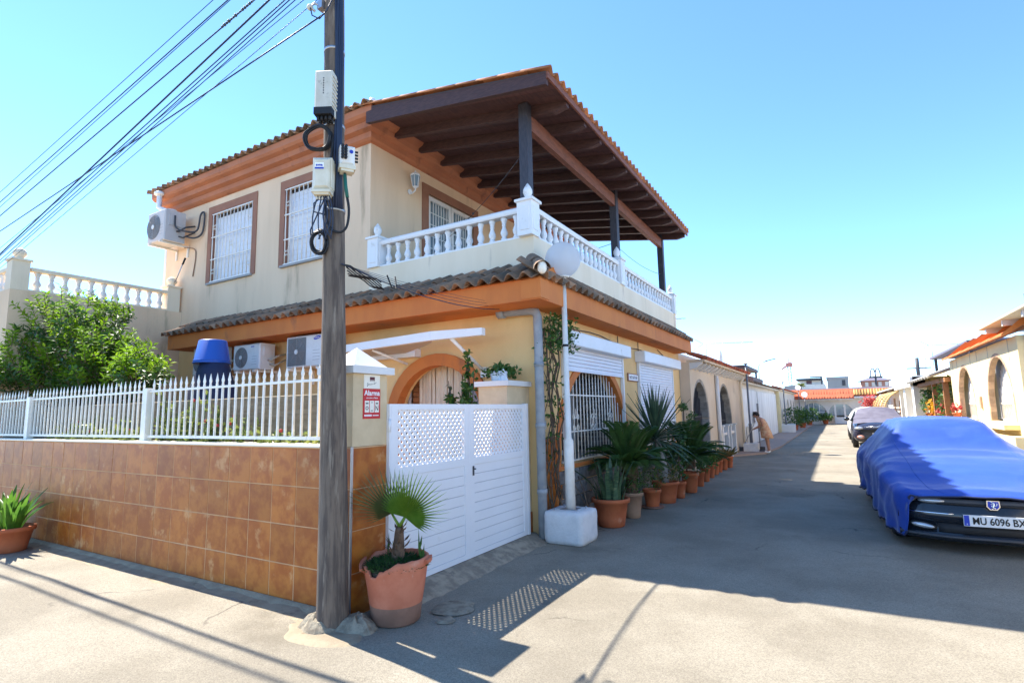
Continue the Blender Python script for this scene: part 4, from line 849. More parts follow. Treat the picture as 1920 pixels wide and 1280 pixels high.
tag(mb.build('loop_cable', 'black'), 'black cable looping under the tilted tap box across the pole', 'cable')
mb = MB(); mb.tube([on(3.58, .122, .10), on(3.48, .13, .102), on(3.38, .143, .102)], .0145, 6); tag(mb.build('green_sleeve', 'greencable'), 'dark green sleeve on the cable under the tilted tap box', 'cable sleeve')
# service wires from the pole to the house corner
HB = on(2.83, .085, .06)
random.seed(12)
for k, (e, sag, r, lab) in enumerate((((-3.70, 5.95, 2.93), .09, .0055, 'thick black service wire sagging lowest from the pole to the drainpipe elbow'), ((-3.73, 5.92, 2.97), .07, .0028, 'second black service wire from the pole to the orange fascia'), ((-3.752, 5.89, 3.0), .05, .0025, 'third black service wire from the pole to the orange fascia'), ((-3.774, 5.86, 3.03), .03, .0018, 'thin uppermost service wire from the pole to the fascia corner'))):
    p0, p1 = V(HB), V(e); tag(MB().tube([p0.lerp(p1, t / 14) + V((0, 0, -sag * 4 * (t / 14) * (1 - t / 14) + .002 * sin(t * 2.0 + k))) for t in range(15)], r, 6).build('service_wire', 'cable'), lab, 'wire', 'service wires from the pole to the house')
mb = MB()
for k in range(6): mb.tube([V(HB) + V((-.012 * k, .03 + .06 * t + .02 * k, .015 * sin(t * 1.3 + k) - .01 * k)) + V((0, 0, -.01 * t)) for t in range(8)], .006, 5)
mb.tube([V(HB) + V((.1, .42, -.02)), V(HB) + V((.1, .48, -.12)), V(HB) + V((.12, .52, -.13)), V(HB) + V((.12, .5, -.02))], .007, 5)
tag(mb.build('cable_knot', 'black'), 'bundle of knotted black wires where the service wires leave the pole', 'cable bundle')
# overhead lines: from the pole top away to the left
def overhead(a_, b_, r, mat, label, sag=.0, y0=3.02, y1=3.02):
    # a_: (x, z) near the pole side, b_: (x, z) at the far side, both in a vertical plane running along the wall
    p0, p1 = V((a_[0], y0, a_[1])), V((b_[0], y1, b_[1])); d = p1 - p0
    s0, s1 = (-3.52 - p0.x) / d.x, (-26 - p0.x) / d.x
    pts = [p0 + d * (s0 + (s1 - s0) * i / 24) + V((0, 0, .06 * sin(i * .5) * 0 - sag * 4 * (i / 24) * (1 - i / 24))) for i in range(25)]
    return tag(MB().tube(pts, r, 6).build('overhead_cable', mat), label, 'cable', 'overhead cables running left from the pole')
OV = [((-5.45, 6.09), (-11.26, 5.25), .006, 'cable_b', 'thin cable, uppermost of the overhead lines left of the pole'),
      ((-5.15, 5.97), (-11.25, 5.07), .009, 'cable', 'second overhead cable from the top, thicker and dark'),
      ((-5.12, 5.95), (-11.25, 4.98), .006, 'cable_b', 'third overhead cable from the top, thin and close under the second'),
      ((-4.73, 5.76), (-11.19, 4.83), .010, 'cable', 'fourth overhead cable, with a wrapped joint near the top'),
      ((-4.45, 5.66), (-11.0, 4.18), .014, 'cable', 'thickest blue-black overhead cable crossing the middle of the bundle'),
      ((-4.22, 5.55), (-10.95, 4.16), .009, 'cable_b', 'overhead cable just under the thickest one'),
      ((-4.15, 5.52), (-10.95, 4.08), .008, 'cable', 'dark overhead cable, second under the thickest one'),
      ((-4.08, 5.48), (-10.93, 4.03), .007, 'cable_b', 'overhead cable, third under the thickest one'),
      ((-3.85, 5.33), (-10.9, 3.95), .005, 'cable_b', 'thin overhead cable, lowest of the parallel bundle'),
      ((-3.73, 5.16), (-11.08, 4.57), .010, 'cable', 'dark overhead cable tied to the lowest steel hook on the pole'),
      ((-4.0, 5.42), (-10.9, 4.30), .005, 'cable_b', 'thin overhead cable crossing behind the bundle from the pole')]
for k, (a_, b_, r, mt_, lb) in enumerate(OV):
    s_ = (2.88 if k < 4 else 3.02) / 3.0; overhead((a_[0] * s_, 1.6 + (a_[1] - 1.6) * s_), (b_[0] * s_, 1.6 + (b_[1] - 1.6) * s_), r * .72, mt_, lb, 0, 3.0 * s_, 3.0 * s_)
mb = MB(); random.seed(3)
for i in range(14): t = i / 13; p = V(((-4.75 - .5 * t) * .96, 2.88, 1.6 + (5.763 - .5 * t * .144 - 1.6) * .96)); mb.sphere(p, .010 + rnd(0, .008), 6, 4)
tag(mb.build('wrapped_joint', 'dgrey'), 'grey wrapped splice on the fourth overhead cable', 'cable joint')
t = thing('cable_hook', 'steel hook with insulators holding the lowest overhead cable', 'hook', on(5.2, -.12, .03))
mb = MB(); mb.tube([on(5.17, -.11, .03), on(5.2, -.16, .04), on(5.16, -.20, .05), on(5.12, -.16, .04)], .012, 6); mb.box(*(lambda q: (q[0] - .03, q[0] + .03, q[1] - .03, q[1] + .03, 5.14, 5.22))(on(5.2, -.1, .03))); mb.build('hook', 'steel', t)
MB().sphere(on(5.15, -.2, .05), .028, 8, 6).build('insulator', 'boxg', t)
mb = MB(); mb.tube([on(5.17, -.2, .06), on(5.05, -.17, .08), on(5.0, -.1, .1), on(5.06, -.03, .12), on(5.2, .03, .115), on(5.4, .04, .11)], .006, 5); mb.tube([on(5.3, -.2, .06), on(5.42, -.18, .06), on(5.44, -.1, .06), on(5.3, -.06, .06)], .006, 5)
tag(mb.build('jumper_wire', 'cable'), 'thin looping jumper wires beside the steel hook on the pole', 'wire')
# ================================================================ neighbour's house on the left
N = thing('neighbour_house', 'beige single-storey neighbour house with roof balustrade behind the lemon tree', 'house', (-12, 3.4, 0))
mb = MB(); mb.box(-22, -12.0, 3.45, 6.298, 0, 3.86); mb.box(-22, -12.76, 6.298, 15, 0, 3.86); mb.build('wall', 'stucco', N)
NB = MB().lathe([(.05, 0), (.05, .03), (.034, .045), (.042, .06), (.06, .10), (.057, .13), (.034, .18), (.028, .21), (.04, .225), (.03, .24), (.042, .28), (.052, .30), (.052, .33)], n=10).mesh('baluster', 'white_wall')
for i in range(12): inst(NB, 'baluster', (-12.1, 3.84 + i * .205, 3.895), N)
for i in range(10): inst(NB, 'baluster', (-12.5 - i * .22, 3.56, 3.895), N)
mb = MB()
mb.box(-12.17, -12.02, 3.7, 6.2, 3.861, 3.894); mb.box(-20, -12.32, 3.49, 3.64, 3.861, 3.894)
mb.box(-12.18, -12.01, 3.72, 6.18, 4.226, 4.29); mb.box(-20, -12.32, 3.48, 3.65, 4.226, 4.29); mb.build('handrail', 'stucco_p', N)
def npost(x, y, mat, lab=None):
    mb = MB(); w = .125; mb.box(x - w, x + w, y - w, y + w, 3.862, 4.38); mb.box(x - w - .025, x + w + .025, y - w - .025, y + w + .025, 4.38, 4.415); p = mb.build('post', mat, N)
    MB().lathe([(.09, 0), (.06, .03), (.07, .05), (.10, .09), (.10, .13), (.07, .18), (.03, .21), (.005, .215)], (x, y, 4.415), 12).build('finial', mat, p)
npost(-12.13, 3.575, 'stucco_p'); npost(-12.13, 6.15 - .02, 'stucco_p')
bb = thing('far_house', 'pale house seen through the balusters of the left roof terrace', 'house', (-30, 16, 0)); MB().box(-36, -27, 18, 26, 0, 7.6).build('wall', 'yellow_row', bb); MB().box(-36.3, -26.7, 17.7, 26.3, 7.6, 7.9).build('roof', 'terra_b', bb)
# paintbrush handle left on the post
t = thing('paint_roller', 'short dark pole leaning on the terrace post below the upper air conditioner', 'roller', (-12.0, 6.1, 4.6))
MB().tube([(-12.03, 6.14, 4.5), (-11.83, 6.2, 4.95)], .012, 6).build('rod', 'steel', t); MB().tube([(-11.86, 6.19, 4.88), (-11.80, 6.21, 5.02)], .02, 6).build('grip', 'black', t)
# ================================================================ air conditioners
def ac(label, x0, x1, z0, z1, yb, dep, fan_t, mat='ac', brand=None, square=False):
    t = thing('air_conditioner', label, 'air conditioner', ((x0 + x1) / 2, yb, z0), 'outdoor air conditioning units on the corner house')
    yf = yb - dep; MB().cham(x0, x1, yf, yb, z0, z1, .02, 'y', -1).build('casing', mat, t)
    w, h = x1 - x0, z1 - z0; cx, cz, r = x0 + w * fan_t, z0 + h * .5, h * .40
    def disc(mb, r0, r1, y, n=28):
        vs = [(cx + r0 * cos(2 * pi * i / n), y, cz + r0 * sin(2 * pi * i / n)) for i in range(n)] + [(cx + r1 * cos(2 * pi * i / n), y, cz + r1 * sin(2 * pi * i / n)) for i in range(n)]
        mb.add(vs, [(i, (i + 1) % n, n + (i + 1) % n, n + i) for i in range(n)])
    mb = MB()
    if square: mb.box(cx - r * 1.08, cx + r * 1.08, yf - .004, yf - .001, cz - r * 1.1, cz + r * 1.1)
    else: disc(mb, 0.001, r, yf - .003)
    mb.build('fan_opening', 'acdark', t)
    g = MB()
    for k in range(1, 8): rr = r * k / 7.5; g.tube([(cx + rr * cos(2 * pi * i / 24), yf - .012, cz + rr * sin(2 * pi * i / 24)) for i in range(25)], .0032, 4, False)
    for k in range(8): a_ = 2 * pi * k / 8; g.tube([(cx, yf - .012, cz), (cx + r * cos(a_), yf - .012, cz + r * sin(a_))], .003, 4)
    g.build('fan_guard', 'mgrey', t)
    mb = MB(); mb.lathe([(r * .2, 0), (r * .18, .012)], (0, 0, 0), 14); mb.xf(Matrix.Translation((cx, yf - .012, cz)) @ Matrix.Rotation(pi / 2, 4, 'X')); mb.build('fan_hub', 'ac', t)
    for x in (x0 + .12, x1 - .12): MB().box(x - .02, x + .02, yf - .03, 6.298, z0 - .045, z0 - .004).box(x - .02, x + .02, 6.27, 6.298, z0 - .25, z0 - .046).build('bracket', 'white_metal', t)
    mb = MB(); mb.tube([(x1 + .002, yf + dep * .6, z0 + h * .35), (x1 + .07, yf + dep * .6, z0 + h * .33), (x1 + .10, yf + dep * .9, z0 + h * .5), (x1 + .09, 6.29, z0 + h * .62)], .02, 6); mb.tube([(x1 + .002, yf + dep * .7, z0 + h * .2), (x1 + .09, yf + dep * .8, z0 + h * .15), (x1 + .12, 6.28, z0 + h * .4)], .016, 6); mb.build('pipe', 'canvas' if mat == 'ac' else 'dgrey', t)
    mb = MB(); mb.box(x1 + .001, x1 + .02, yf + .08, yb - .08, z0 + h * .5, z0 + h * .85); mb.build('service_cover', mat, t)
    mb = MB()
    for i in range(4): mb.box(x0 + w * .72, x0 + w * .9, yf - .0025, yf - .001, z0 + h * (.2 + .1 * i), z0 + h * (.21 + .1 * i))
    mb.build('label_line', 'mgrey', t)
    if brand:
        if brand == 'SAMSUNG':
            mb = MB(); n = 20; vs = [(x0 + w * .83 + .085 * cos(2 * pi * i / n), yf - .004, z1 - .06 + .028 * sin(2 * pi * i / n) + .012 * cos(2 * pi * i / n)) for i in range(n)]; mb.add(vs, [tuple(range(n))]); mb.build('emblem', 'blueprint', t)
            text('SAMSUNG', .026, (x0 + w * .83, yf - .006, z1 - .06), '-y', 'whiteprint', t)
        else: mb = MB(); mb.box(x0 + w * .68, x0 + w * .8, yf - .0035, yf - .002, z1 - .06, z1 - .045); mb.build('emblem', 'blueprint', t)
    return t
ac('large white unit with square fan guard and blue oval maker badge, nearest the pole', -7.82, -6.90, 2.38, 2.90, 6.12, .30, .30, brand='SAMSUNG', square=True)
ac('white unit with round fan and small blue badge in the middle of the lower row', -9.32, -8.56, 2.42, 2.88, 6.14, .30, .32, brand='x')
ac('white unit half hidden behind the blue bucket', -10.62, -9.85, 2.40, 2.93, 6.14, .30, .3)
ac('white unit high on the upper wall beside the left window', -12.42, -11.74, 5.30, 5.97, 6.14, .42, .36, mat='lgrey')
mb = MB(); mb.tube(cr([(-11.70, 5.9, 5.85), (-11.66, 5.9, 5.6), (-11.5, 6.0, 5.5), (-11.4, 6.2, 5.55), (-11.38, 6.25, 5.9), (-11.28, 6.26, 5.95), (-11.24, 6.26, 5.8), (-11.3, 6.26, 5.5), (-11.45, 6.2, 5.4), (-11.6, 6.1, 5.42)]), .019, 8)
tag(mb.build('insulated_hose', 'dgrey'), 'dark insulated hose looping on the wall beside the upper air conditioner', 'hose')
mb = MB(); mb.tube(cr([(-11.85, 6.2, 5.25), (-11.6, 6.28, 5.2), (-11.55, 6.285, 5.0), (-11.62, 6.285, 4.6)]), .012, 5); tag(mb.build('drain_hose', 'terra_b'), 'thin beige drain hose below the upper air conditioner', 'hose')
mb = MB(); mb.tube([(-12.45, 5.93, 6.50), (-12.45, 5.93, 6.2), (-12.3, 5.98, 6.12), (-12.1, 6.1, 6.08)], .055, 10); mb.lathe([(.11, 0), (.11, .05), (.05, .09)], (-12.45, 5.93, 6.48), 12); tag(mb.build('rain_outlet', 'white'), 'white plastic rain outlet elbow at the left end of the upper eave', 'outlet')
MB().tube([(-12.83, 6.35, 3.9), (-12.83, 6.35, 6.1)], .05, 8).build('drainpipe', 'white', H)
# ================================================================ covered barbecue with blue bucket
t = thing('covered_barbecue', 'tall object under a dark navy cover behind the white fence', 'barbecue', (-8.15, 4.7, 0.04))
mb = MB(); n = 20; vs = []; pr = [(.62, .04), (.58, .6), (.52, 1.2), (.47, 1.6), (.40, 1.95), (.29, 2.25), (.23, 2.42), (.1, 2.43)]
for r, z in pr:
    for i in range(n): a_ = 2 * pi * i / n; k = r * (1 + .05 * sin(a_ * 5) * (1 if z < 2.2 else .3)); vs.append((-8.13 + k * cos(a_), 4.8 + k * .8 * sin(a_), z))
mb.add(vs, [(k * n + i, k * n + (i + 1) % n, (k + 1) * n + (i + 1) % n, (k + 1) * n + i) for k in range(len(pr) - 1) for i in range(n)] + [tuple(range((len(pr) - 1) * n, len(pr) * n))], True); mb.build('cover', 'navy', t)
t = thing('blue_bucket', 'upturned blue plastic bucket on top of the navy cover', 'bucket', (-8.2, 4.8, 2.42))
mb = MB(); mb.lathe([(.262, 0), (.268, .012), (.252, .03), (.195, .35), (.18, .36), (.01, .362)], (-8.2, 4.8, 2.42), 24); mb.build('body', 'bluetarp', t)
mb = MB(); mb.lathe([(.25, .03), (.258, .032), (.256, .05), (.246, .05)], (-8.2, 4.8, 2.42), 24); mb.build('rim', 'bluetarp', t)
# ================================================================ white awning above the arch
t = thing('awning', 'white folded awning with slanting arms above the orange arch', 'awning', (-5.2, 5.6, 2.5))
mb = MB(); mb.hexa([(-6.25, 5.62, 2.52), (-4.58, 5.62, 2.565), (-4.58, 5.70, 2.565), (-6.25, 5.70, 2.52), (-6.25, 5.62, 2.63), (-4.58, 5.62, 2.685), (-4.58, 5.70, 2.685), (-6.25, 5.70, 2.63)])
mb.hexa([(-4.578, 5.62, 2.565), (-3.84, 5.74, 2.585), (-3.84, 5.82, 2.585), (-4.578, 5.70, 2.565), (-4.578, 5.62, 2.685), (-3.84, 5.74, 2.68), (-3.84, 5.82, 2.68), (-4.578, 5.70, 2.685)]); mb.build('front_bar', 'white', t)
mb = MB(); mb.tube([(-4.30, 5.70, 2.575), (-4.16, 6.28, 2.15)], .026, 8); mb.box(-4.21, -4.12, 6.25, 6.298, 2.08, 2.22); mb.build('arm', 'white_metal', t)
mb = MB(); mb.tube([(-5.75, 5.72, 2.53), (-5.5, 6.2, 2.34)], .02, 8); mb.build('arm', 'white_metal', t)
mb = MB(); mb.box(-6.6, -5.32, 6.16, 6.298, 2.44, 2.56); mb.build('cassette', 'white', t)
mb = MB(); mb.add([(-6.24, 5.705, 2.53), (-4.60, 5.705, 2.575), (-4.75, 5.85, 2.565), (-6.3, 6.16, 2.50), (-5.5, 6.16, 2.50)], [(0, 1, 2), (0, 2, 4, 3)]); mb.build('canvas', 'canvas', t)
# ================================================================ plants
def leaf(mb, p, d, nrm, L_, w, fold=.25, tip=0.0): # one leaf: two folded quads from p along d
    d = d.normalized(); s_ = d.cross(nrm)
    if s_.length < 1e-4: s_ = d.cross(V((.3, .5, .8)))
    s_ = s_.normalized(); n_ = s_.cross(d)
    m_ = p + d * L_ * .5 + n_ * L_ * tip * .3; e = p + d * L_ - n_ * L_ * tip
    l, r = p + d * L_ * .45 + s_ * w + n_ * w * fold, p + d * L_ * .45 - s_ * w + n_ * w * fold
    k = len(mb.v); mb.v += [tuple(p), tuple(l), tuple(e), tuple(r)]; mb.f += [(k, k + 1, k + 2), (k, k + 2, k + 3)]; mb.s += [False, False]
def rv(): 
    while True:
        q = V((rnd(-1, 1), rnd(-1, 1), rnd(-1, 1)))
        if .05 < q.length < 1: return q.normalized()
# lemon tree behind the fence at the left
random.seed(77)
LT = thing('lemon_tree', 'bright green bushy lemon tree behind the white fence on the left', 'tree', (-10.3, 4.15, 0.04))
tr = MB(); tr.tube([(-10.3, 4.15, 0), (-10.25, 4.13, .7), (-10.35, 4.17, 1.3)], [.10, .085, .07], 8)
lf1, lf2 = MB(), MB(); tips = []
cl = [(-8.75, 3.95, 2.1, .65, .32, .28), (-9.4, 4.0, 2.35, .6, .4, .4), (-10.1, 4.0, 2.65, .65, .45, .5), (-10.75, 3.95, 2.9, .65, .45, .6), (-10.6, 4.2, 3.2, .5, .4, .5), (-11.35, 3.85, 3.0, .5, .35, .6), (-9.9, 3.9, 2.1, .8, .3, .3), (-10.9, 3.8, 2.2, .7, .3, .45), (-11.7, 3.55, 2.4, .6, .3, .65), (-12.3, 3.3, 2.2, .6, .14, .6), (-9.5, 4.2, 2.1, .9, .3, .4), (-10.8, 4.1, 2.0, 1.2, .3, .3), (-8.25, 3.85, 2.12, .4, .2, .16)]
for cx, cy, cz, rx, ry, rz_ in cl:
    q = V((cx, cy, cz)); tr.tube([(-10.35, 4.17, 1.25), tuple(V((-10.35, 4.17, 1.5)).lerp(q, .5) + V((0, 0, .1))), tuple(q)], [.05, .03, .012], 6)
    for s_ in range(int((95 if cz > 2.7 else 135) * rx * (ry + rz_))):
        o = rv(); b = q + V((o.x * rx, o.y * ry, o.z * rz_)) * rnd(.35, 1.0)
        if b.z < 1.5 or b.y < (3.42 if b.z < 2.05 else 3.1) or (b.x < -11.95 and b.y > 3.4): continue
        up_ = V((o.x * .5 + rnd(-.35, .35), o.y * .5 + rnd(-.35, .35), rnd(.35, 1.1))).normalized(); l = rnd(.18, .40)
        tr.tube([tuple(b), tuple(b + up_ * l)], [.006, .003], 4, False)
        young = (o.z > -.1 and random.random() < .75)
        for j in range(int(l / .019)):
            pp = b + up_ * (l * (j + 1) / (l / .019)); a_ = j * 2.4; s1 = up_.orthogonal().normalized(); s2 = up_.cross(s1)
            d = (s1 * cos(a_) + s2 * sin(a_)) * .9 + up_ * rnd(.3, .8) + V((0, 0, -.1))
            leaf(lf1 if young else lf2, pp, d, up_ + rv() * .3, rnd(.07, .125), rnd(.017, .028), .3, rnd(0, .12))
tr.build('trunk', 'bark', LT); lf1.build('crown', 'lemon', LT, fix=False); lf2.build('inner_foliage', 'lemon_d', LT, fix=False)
# rose bushes between fence and reed screen
random.seed(15)
for k, (x, w, h) in enumerate(((-9.3, .5, .25), (-8.1, .7, .35), (-7.1, .5, .3), (-6.2, .6, .55), (-5.5, .45, .4), (-4.5, .5, .22))):
    t = thing('rose_bush', ('low', 'straggling', 'sparse', 'tall budding', 'leafy', 'small')[k] + (' rose shoots behind the fence by the left post', ' rose bush left of the middle fence post', ' rose bush right of the middle fence post', ' rose bush below the blue bucket', ' rose bush between the bucket and the pole', ' rose shoots next to the wooden pole')[k], 'rose bush', (x, 3.42, 1.2), 'rose bushes behind the fence')
    mb = MB(); st = MB(); fl = MB()
    for i in range(int(60 * w)):
        xx = x + rnd(-w, w); hh = h * rnd(.4, 1.2); b = V((xx, 3.41 + rnd(-.04, .04), 1.22)); e = b + V((rnd(-.12, .12), rnd(-.04, .02), hh)); st.tube([tuple(b), tuple(e)], .004, 4, False)
        for j in range(9): p = b.lerp(e, rnd(.1, 1)); leaf(mb, p, rv() + V((0, -.2, .2)), rv(), rnd(.05, .085), rnd(.016, .026))
        if i % 9 == 0: MB().sphere(tuple(e), .018, 6, 4).build('bud', 'flower_r', t)
    mb.build('foliage', 'leafy', t, fix=False); st.build('stem', 'leafm', t)
# pots
def pot_prof(r, h, rb=None, lip=.055): 
    rb = rb or r * .68
    return [(rb * .9, 0), (rb, .01), (rb + (r * .9 - rb) * .28, h * .27), (rb + (r * .9 - rb) * .30, h * .29), (r * .9, h - lip), (r, h - lip + .004), (r * 1.01, h - .012), (r * .985, h), (r * .88, h), (r * .86, h - .05)]
def potted(label, x, y, r, h, mat, cat='potted plant', group=None, sq=None, soil=True):
    t = thing('potted_plant', label, cat, (x, y, 0), group)
    MB().lathe(pot_prof(r, h), (x, y, 0), 28, cap=False).build('pot', mat, t)
    MB().lathe([(.001, h - .045), (r * .87, h - .045)], (x, y, 0), 20, cap=False).build('soil', 'soil', t); return t
# broken terracotta pot with fan palm by the gate
random.seed(5)
BX, BY = -3.12, 3.40
t = thing('potted_palm', 'small fan palm with grass in a big broken pink terracotta pot by the gate', 'potted plant', (BX, BY, 0))
n = 56; vs = []; zl = [0, .012, .14, .15, .30, .42, .47]; rl = [.175, .19, .205, .208, .232, .25, .256]
def rimh(a_): # broken edge, low toward the camera
    q = cos(a_ - (-2.0)); k = max(0, q - .35); return .48 - .055 * min(1, k * 2.6) * (1 + .35 * noise.noise(V((cos(a_) * 5, sin(a_) * 5, 1)))) + .012 * noise.noise(V((cos(a_) * 5, sin(a_) * 4, 4))) - (.05 if .9 < a_ % (2 * pi) - 3.6 < 1.25 else 0)
for z, r in zip(zl, rl):
    for i in range(n): a_ = 2 * pi * i / n; hh = z if z < .3 else .30 + (z - .30) / .17 * (rimh(a_) - .30); vs.append((BX + r * cos(a_), BY + r * sin(a_), hh))
for r, dz in ((.238, 0), (.225, -.10)):
    for i in range(n): a_ = 2 * pi * i / n; vs.append((BX + r * cos(a_), BY + r * sin(a_), rimh(a_) + dz))
def rings(vv, ks, name, mat): fs = [(k * n + i, k * n + (i + 1) % n, (k + 1) * n + (i + 1) % n, (k + 1) * n + i) for k in range(ks) for i in range(n)]; return MB().add(vv, fs, True).build(name, mat, t)
rings(vs[2 * n:], len(zl) - 1, 'pot', 'terra_pale'); rings(vs[:3 * n], 2, 'pot_foot', 'terra_base')
mb = MB(); vs = []
for k in range(3):
    for i in range(9): a_ = radians(195 + i * 5.5); r = (.254, .285, .288)[k] + .006 * noise.noise(V((i, k, 0))); z = (.385, .40, .46)[k] + .012 * noise.noise(V((i * .8, k, 2))) - (.05 * (i / 8) if k == 2 else 0); vs.append((BX + r * cos(a_), BY + r * sin(a_), z))
mb.add(vs, [(k * 9 + i, k * 9 + i + 1, (k + 1) * 9 + i + 1, (k + 1) * 9 + i) for k in range(2) for i in range(8)], True); o = mb.build('rim_fragment', 'terra_pale', t); sm_ = o.modifiers.new('s', 'SOLIDIFY'); sm_.thickness = .022
mb = MB(); vs = []
for k in range(2):
    for i in range(6): a_ = radians(10 + i * 6); r = (.252, .282)[k]; vs.append((BX + r * cos(a_), BY + r * sin(a_), .465 + .008 * (i % 2)))
mb.add(vs, [(i, i + 1, 7 + i, 6 + i) for i in range(5)]); o = mb.build('rim_fragment', 'terra_pale', t); sm_ = o.modifiers.new('s', 'SOLIDIFY'); sm_.thickness = .03
MB().lathe([(.001, .455), (.12, .45), (.226, .395), (.2, .25)], (BX, BY, 0), 24, cap=False).build('soil', 'soil', t)
g = MB()
for i in range(1500):
    a_ = rnd(0, 2 * pi); r = .232 * sqrt(random.random()); z = .452 - .055 * (r / .236) ** 2; b = V((BX + r * cos(a_), BY + r * sin(a_), z)); leaf(g, b, V((cos(a_) * .6 + rnd(-.7, .7), sin(a_) * .6 + rnd(-.7, .7), rnd(.3, 1))), V((0, 0, 1)), rnd(.03, .075), rnd(.002, .0045), .2, .15)
o = g.build('grass', 'grass', t, fix=False); o['kind'] = 'stuff'
g = MB()
for dx, dy, h in ((.12, .14, .26), (.17, .10, .14), (.2, .08, .16), (.15, .15, .10), (-.15, .06, .22), (-.12, .1, .15)): 
    g = MB(); b = V((BX + dx, BY + dy, .42)); leaf(g, b, V((rnd(-.1, .1), rnd(-.1, .1), 1)), V((.5, -.8, 0)), h, .008); leaf(g, b + V((.0, 0, h * .3)), V((.2, 0, 1)), V((.5, -.8, 0)), h * .5, .01); g.build('tall_grass', 'leafm', t, fix=False)
mb = MB(); tp = [(BX - .01, BY + .02, .36), (BX - .005, BY + .02, .46), (BX + .005, BY + .02, .56), (BX + .01, BY + .02, .66), (BX + .012, BY + .02, .70)]; mb.tube(tp, [.075, .058, .046, .036, .03], 12)
tk = mb.build('trunk', 'palmtrunk', t)
mb = MB()
for i in range(34): f = rnd(0, 1); a_ = i * 2.4; c = V((BX + .02 * f - .01, BY + .02, .42 + .28 * f)); r = .065 - .03 * f; d = V((cos(a_), sin(a_), rnd(.5, 1.3))); leaf(mb, c + V((cos(a_) * r, sin(a_) * r, 0)), d, V((cos(a_), sin(a_), 0)), rnd(.05, .10), .012, .3)
mb.build('leaf_base', 'palmtrunk', tk, fix=False)
def fan(parent, c, q, normal, R, n, spread, mat, droop=.0, cut=.5):
    # palmate leaf: pleated blade radiating from c; q = axis direction, normal = facing
    q = V(q).normalized(); nn = V(normal); nn = (nn - q * nn.dot(q)).normalized(); s_ = q.cross(nn); mb = MB(); c = V(c)
    for i in range(n):
        f = (i + .5) / n - .5; a_ = f * spread; da = spread / n * .5
        d = q * cos(a_) + s_ * sin(a_); l = R * (1 - .32 * abs(f * 2) ** 2) * rnd(.93, 1.04)
        d0 = q * cos(a_ - da) + s_ * sin(a_ - da); d1 = q * cos(a_ + da) + s_ * sin(a_ + da); zz = .012
        k = len(mb.v); rc = l * cut; tip = c + d * l - nn * (droop * l * rnd(.4, 1.3)) + s_ * rnd(-.01, .01); md = c + d * rc * 1.0 + nn * zz * 1.4 - nn * droop * .12 * l
        mb.v += [tuple(c), tuple(c + d0 * rc - nn * zz - nn * droop * .1 * l), tuple(md), tuple(c + d1 * rc - nn * zz - nn * droop * .1 * l), tuple(tip), tuple(c + d * (rc + (l - rc) * .55) + s_ * (rc * da * .55) - nn * droop * .4 * l), tuple(c + d * (rc + (l - rc) * .55) - s_ * (rc * da * .55) - nn * droop * .4 * l)]
        mb.f += [(k, k + 1, k + 2), (k, k + 2, k + 3), (k + 1, k + 6, k + 2), (k + 2, k + 6, k + 5), (k + 2, k + 5, k + 3), (k + 6, k + 4, k + 5)]; mb.s += [False] * 6
    return mb.build('fan_leaf', mat, parent, fix=False)
top = V((BX + .012, BY + .02, .70)); RTc, UPc, FWc = V((.86, .51, 0)), V((0, 0, 1)), V((-.51, .86, 0))
c1 = top + RTc * .05 + UPc * .08 - FWc * .04
MB().tube([tuple(top), tuple(c1)], [.016, .011], 6).build('leaf_stalk', 'palmleaf', t)
fan(t, c1, RTc * .40 + UPc * .80 - FWc * .2, -FWc + UPc * .15, .42, 34, radians(205), 'palmleaf', .05, .40)
c2 = top - RTc * .07 + UPc * .10 + FWc * .03
MB().tube([tuple(top), tuple(c2)], [.013, .008], 6).build('leaf_stalk', 'palmleaf', t)
fan(t, c2, -RTc * .5 + UPc * .75 + FWc * .1, -FWc * .8 + RTc * .6, .42, 26, radians(170), 'palmold', .08, .36)
c3 = top - RTc * .02 + UPc * .11 + FWc * .06
fan(t, c3, -RTc * .12 + UPc * .9 + FWc * .3, -FWc, .31, 16, radians(90), 'palmleaf', .05, .35)
# strap-leaved plant in a clay pot at the left edge
random.seed(9)
for (x, y, r, h, lab, seed) in ((-9.02, 2.84, .24, .30, 'bright green strap-leaved plant in a brown clay pot at the left edge of the wall', 1), (-9.62, 2.95, .2, .3, 'shaded strap-leaved plant in a clay pot cut by the left edge', 2)):
    t = potted(lab, x, y, r, h, 'terra_b' if seed == 2 else 'terracotta')
    for i in range(30):
        a_ = i * 2.4 + rnd(-.3, .3); l = rnd(.32, .62); o_ = rnd(.25, .85); w = rnd(.022, .036); mb = MB(); vs = []
        for k in range(6):
            f = k / 5; d = V((cos(a_) * o_ * l * f * (0.6 + .4 * f), sin(a_) * o_ * l * f * (.6 + .4 * f), l * (f - .45 * o_ * f * f))); s_ = V((-sin(a_), cos(a_), 0)); ww = w * sin(pi * min(.97, .18 + .8 * f)); b = V((x + .08 * cos(a_), y + .08 * sin(a_), h - .05))
            vs += [b + d - s_ * ww, b + d + V((0, 0, -.006)), b + d + s_ * ww]
        mb.add(vs, [(q * 3 + e, q * 3 + e + 1, q * 3 + 4 + e, q * 3 + 3 + e) for q in range(5) for e in range(2)], True); mb.build('strap_leaf', 'leafb', t, fix=False)
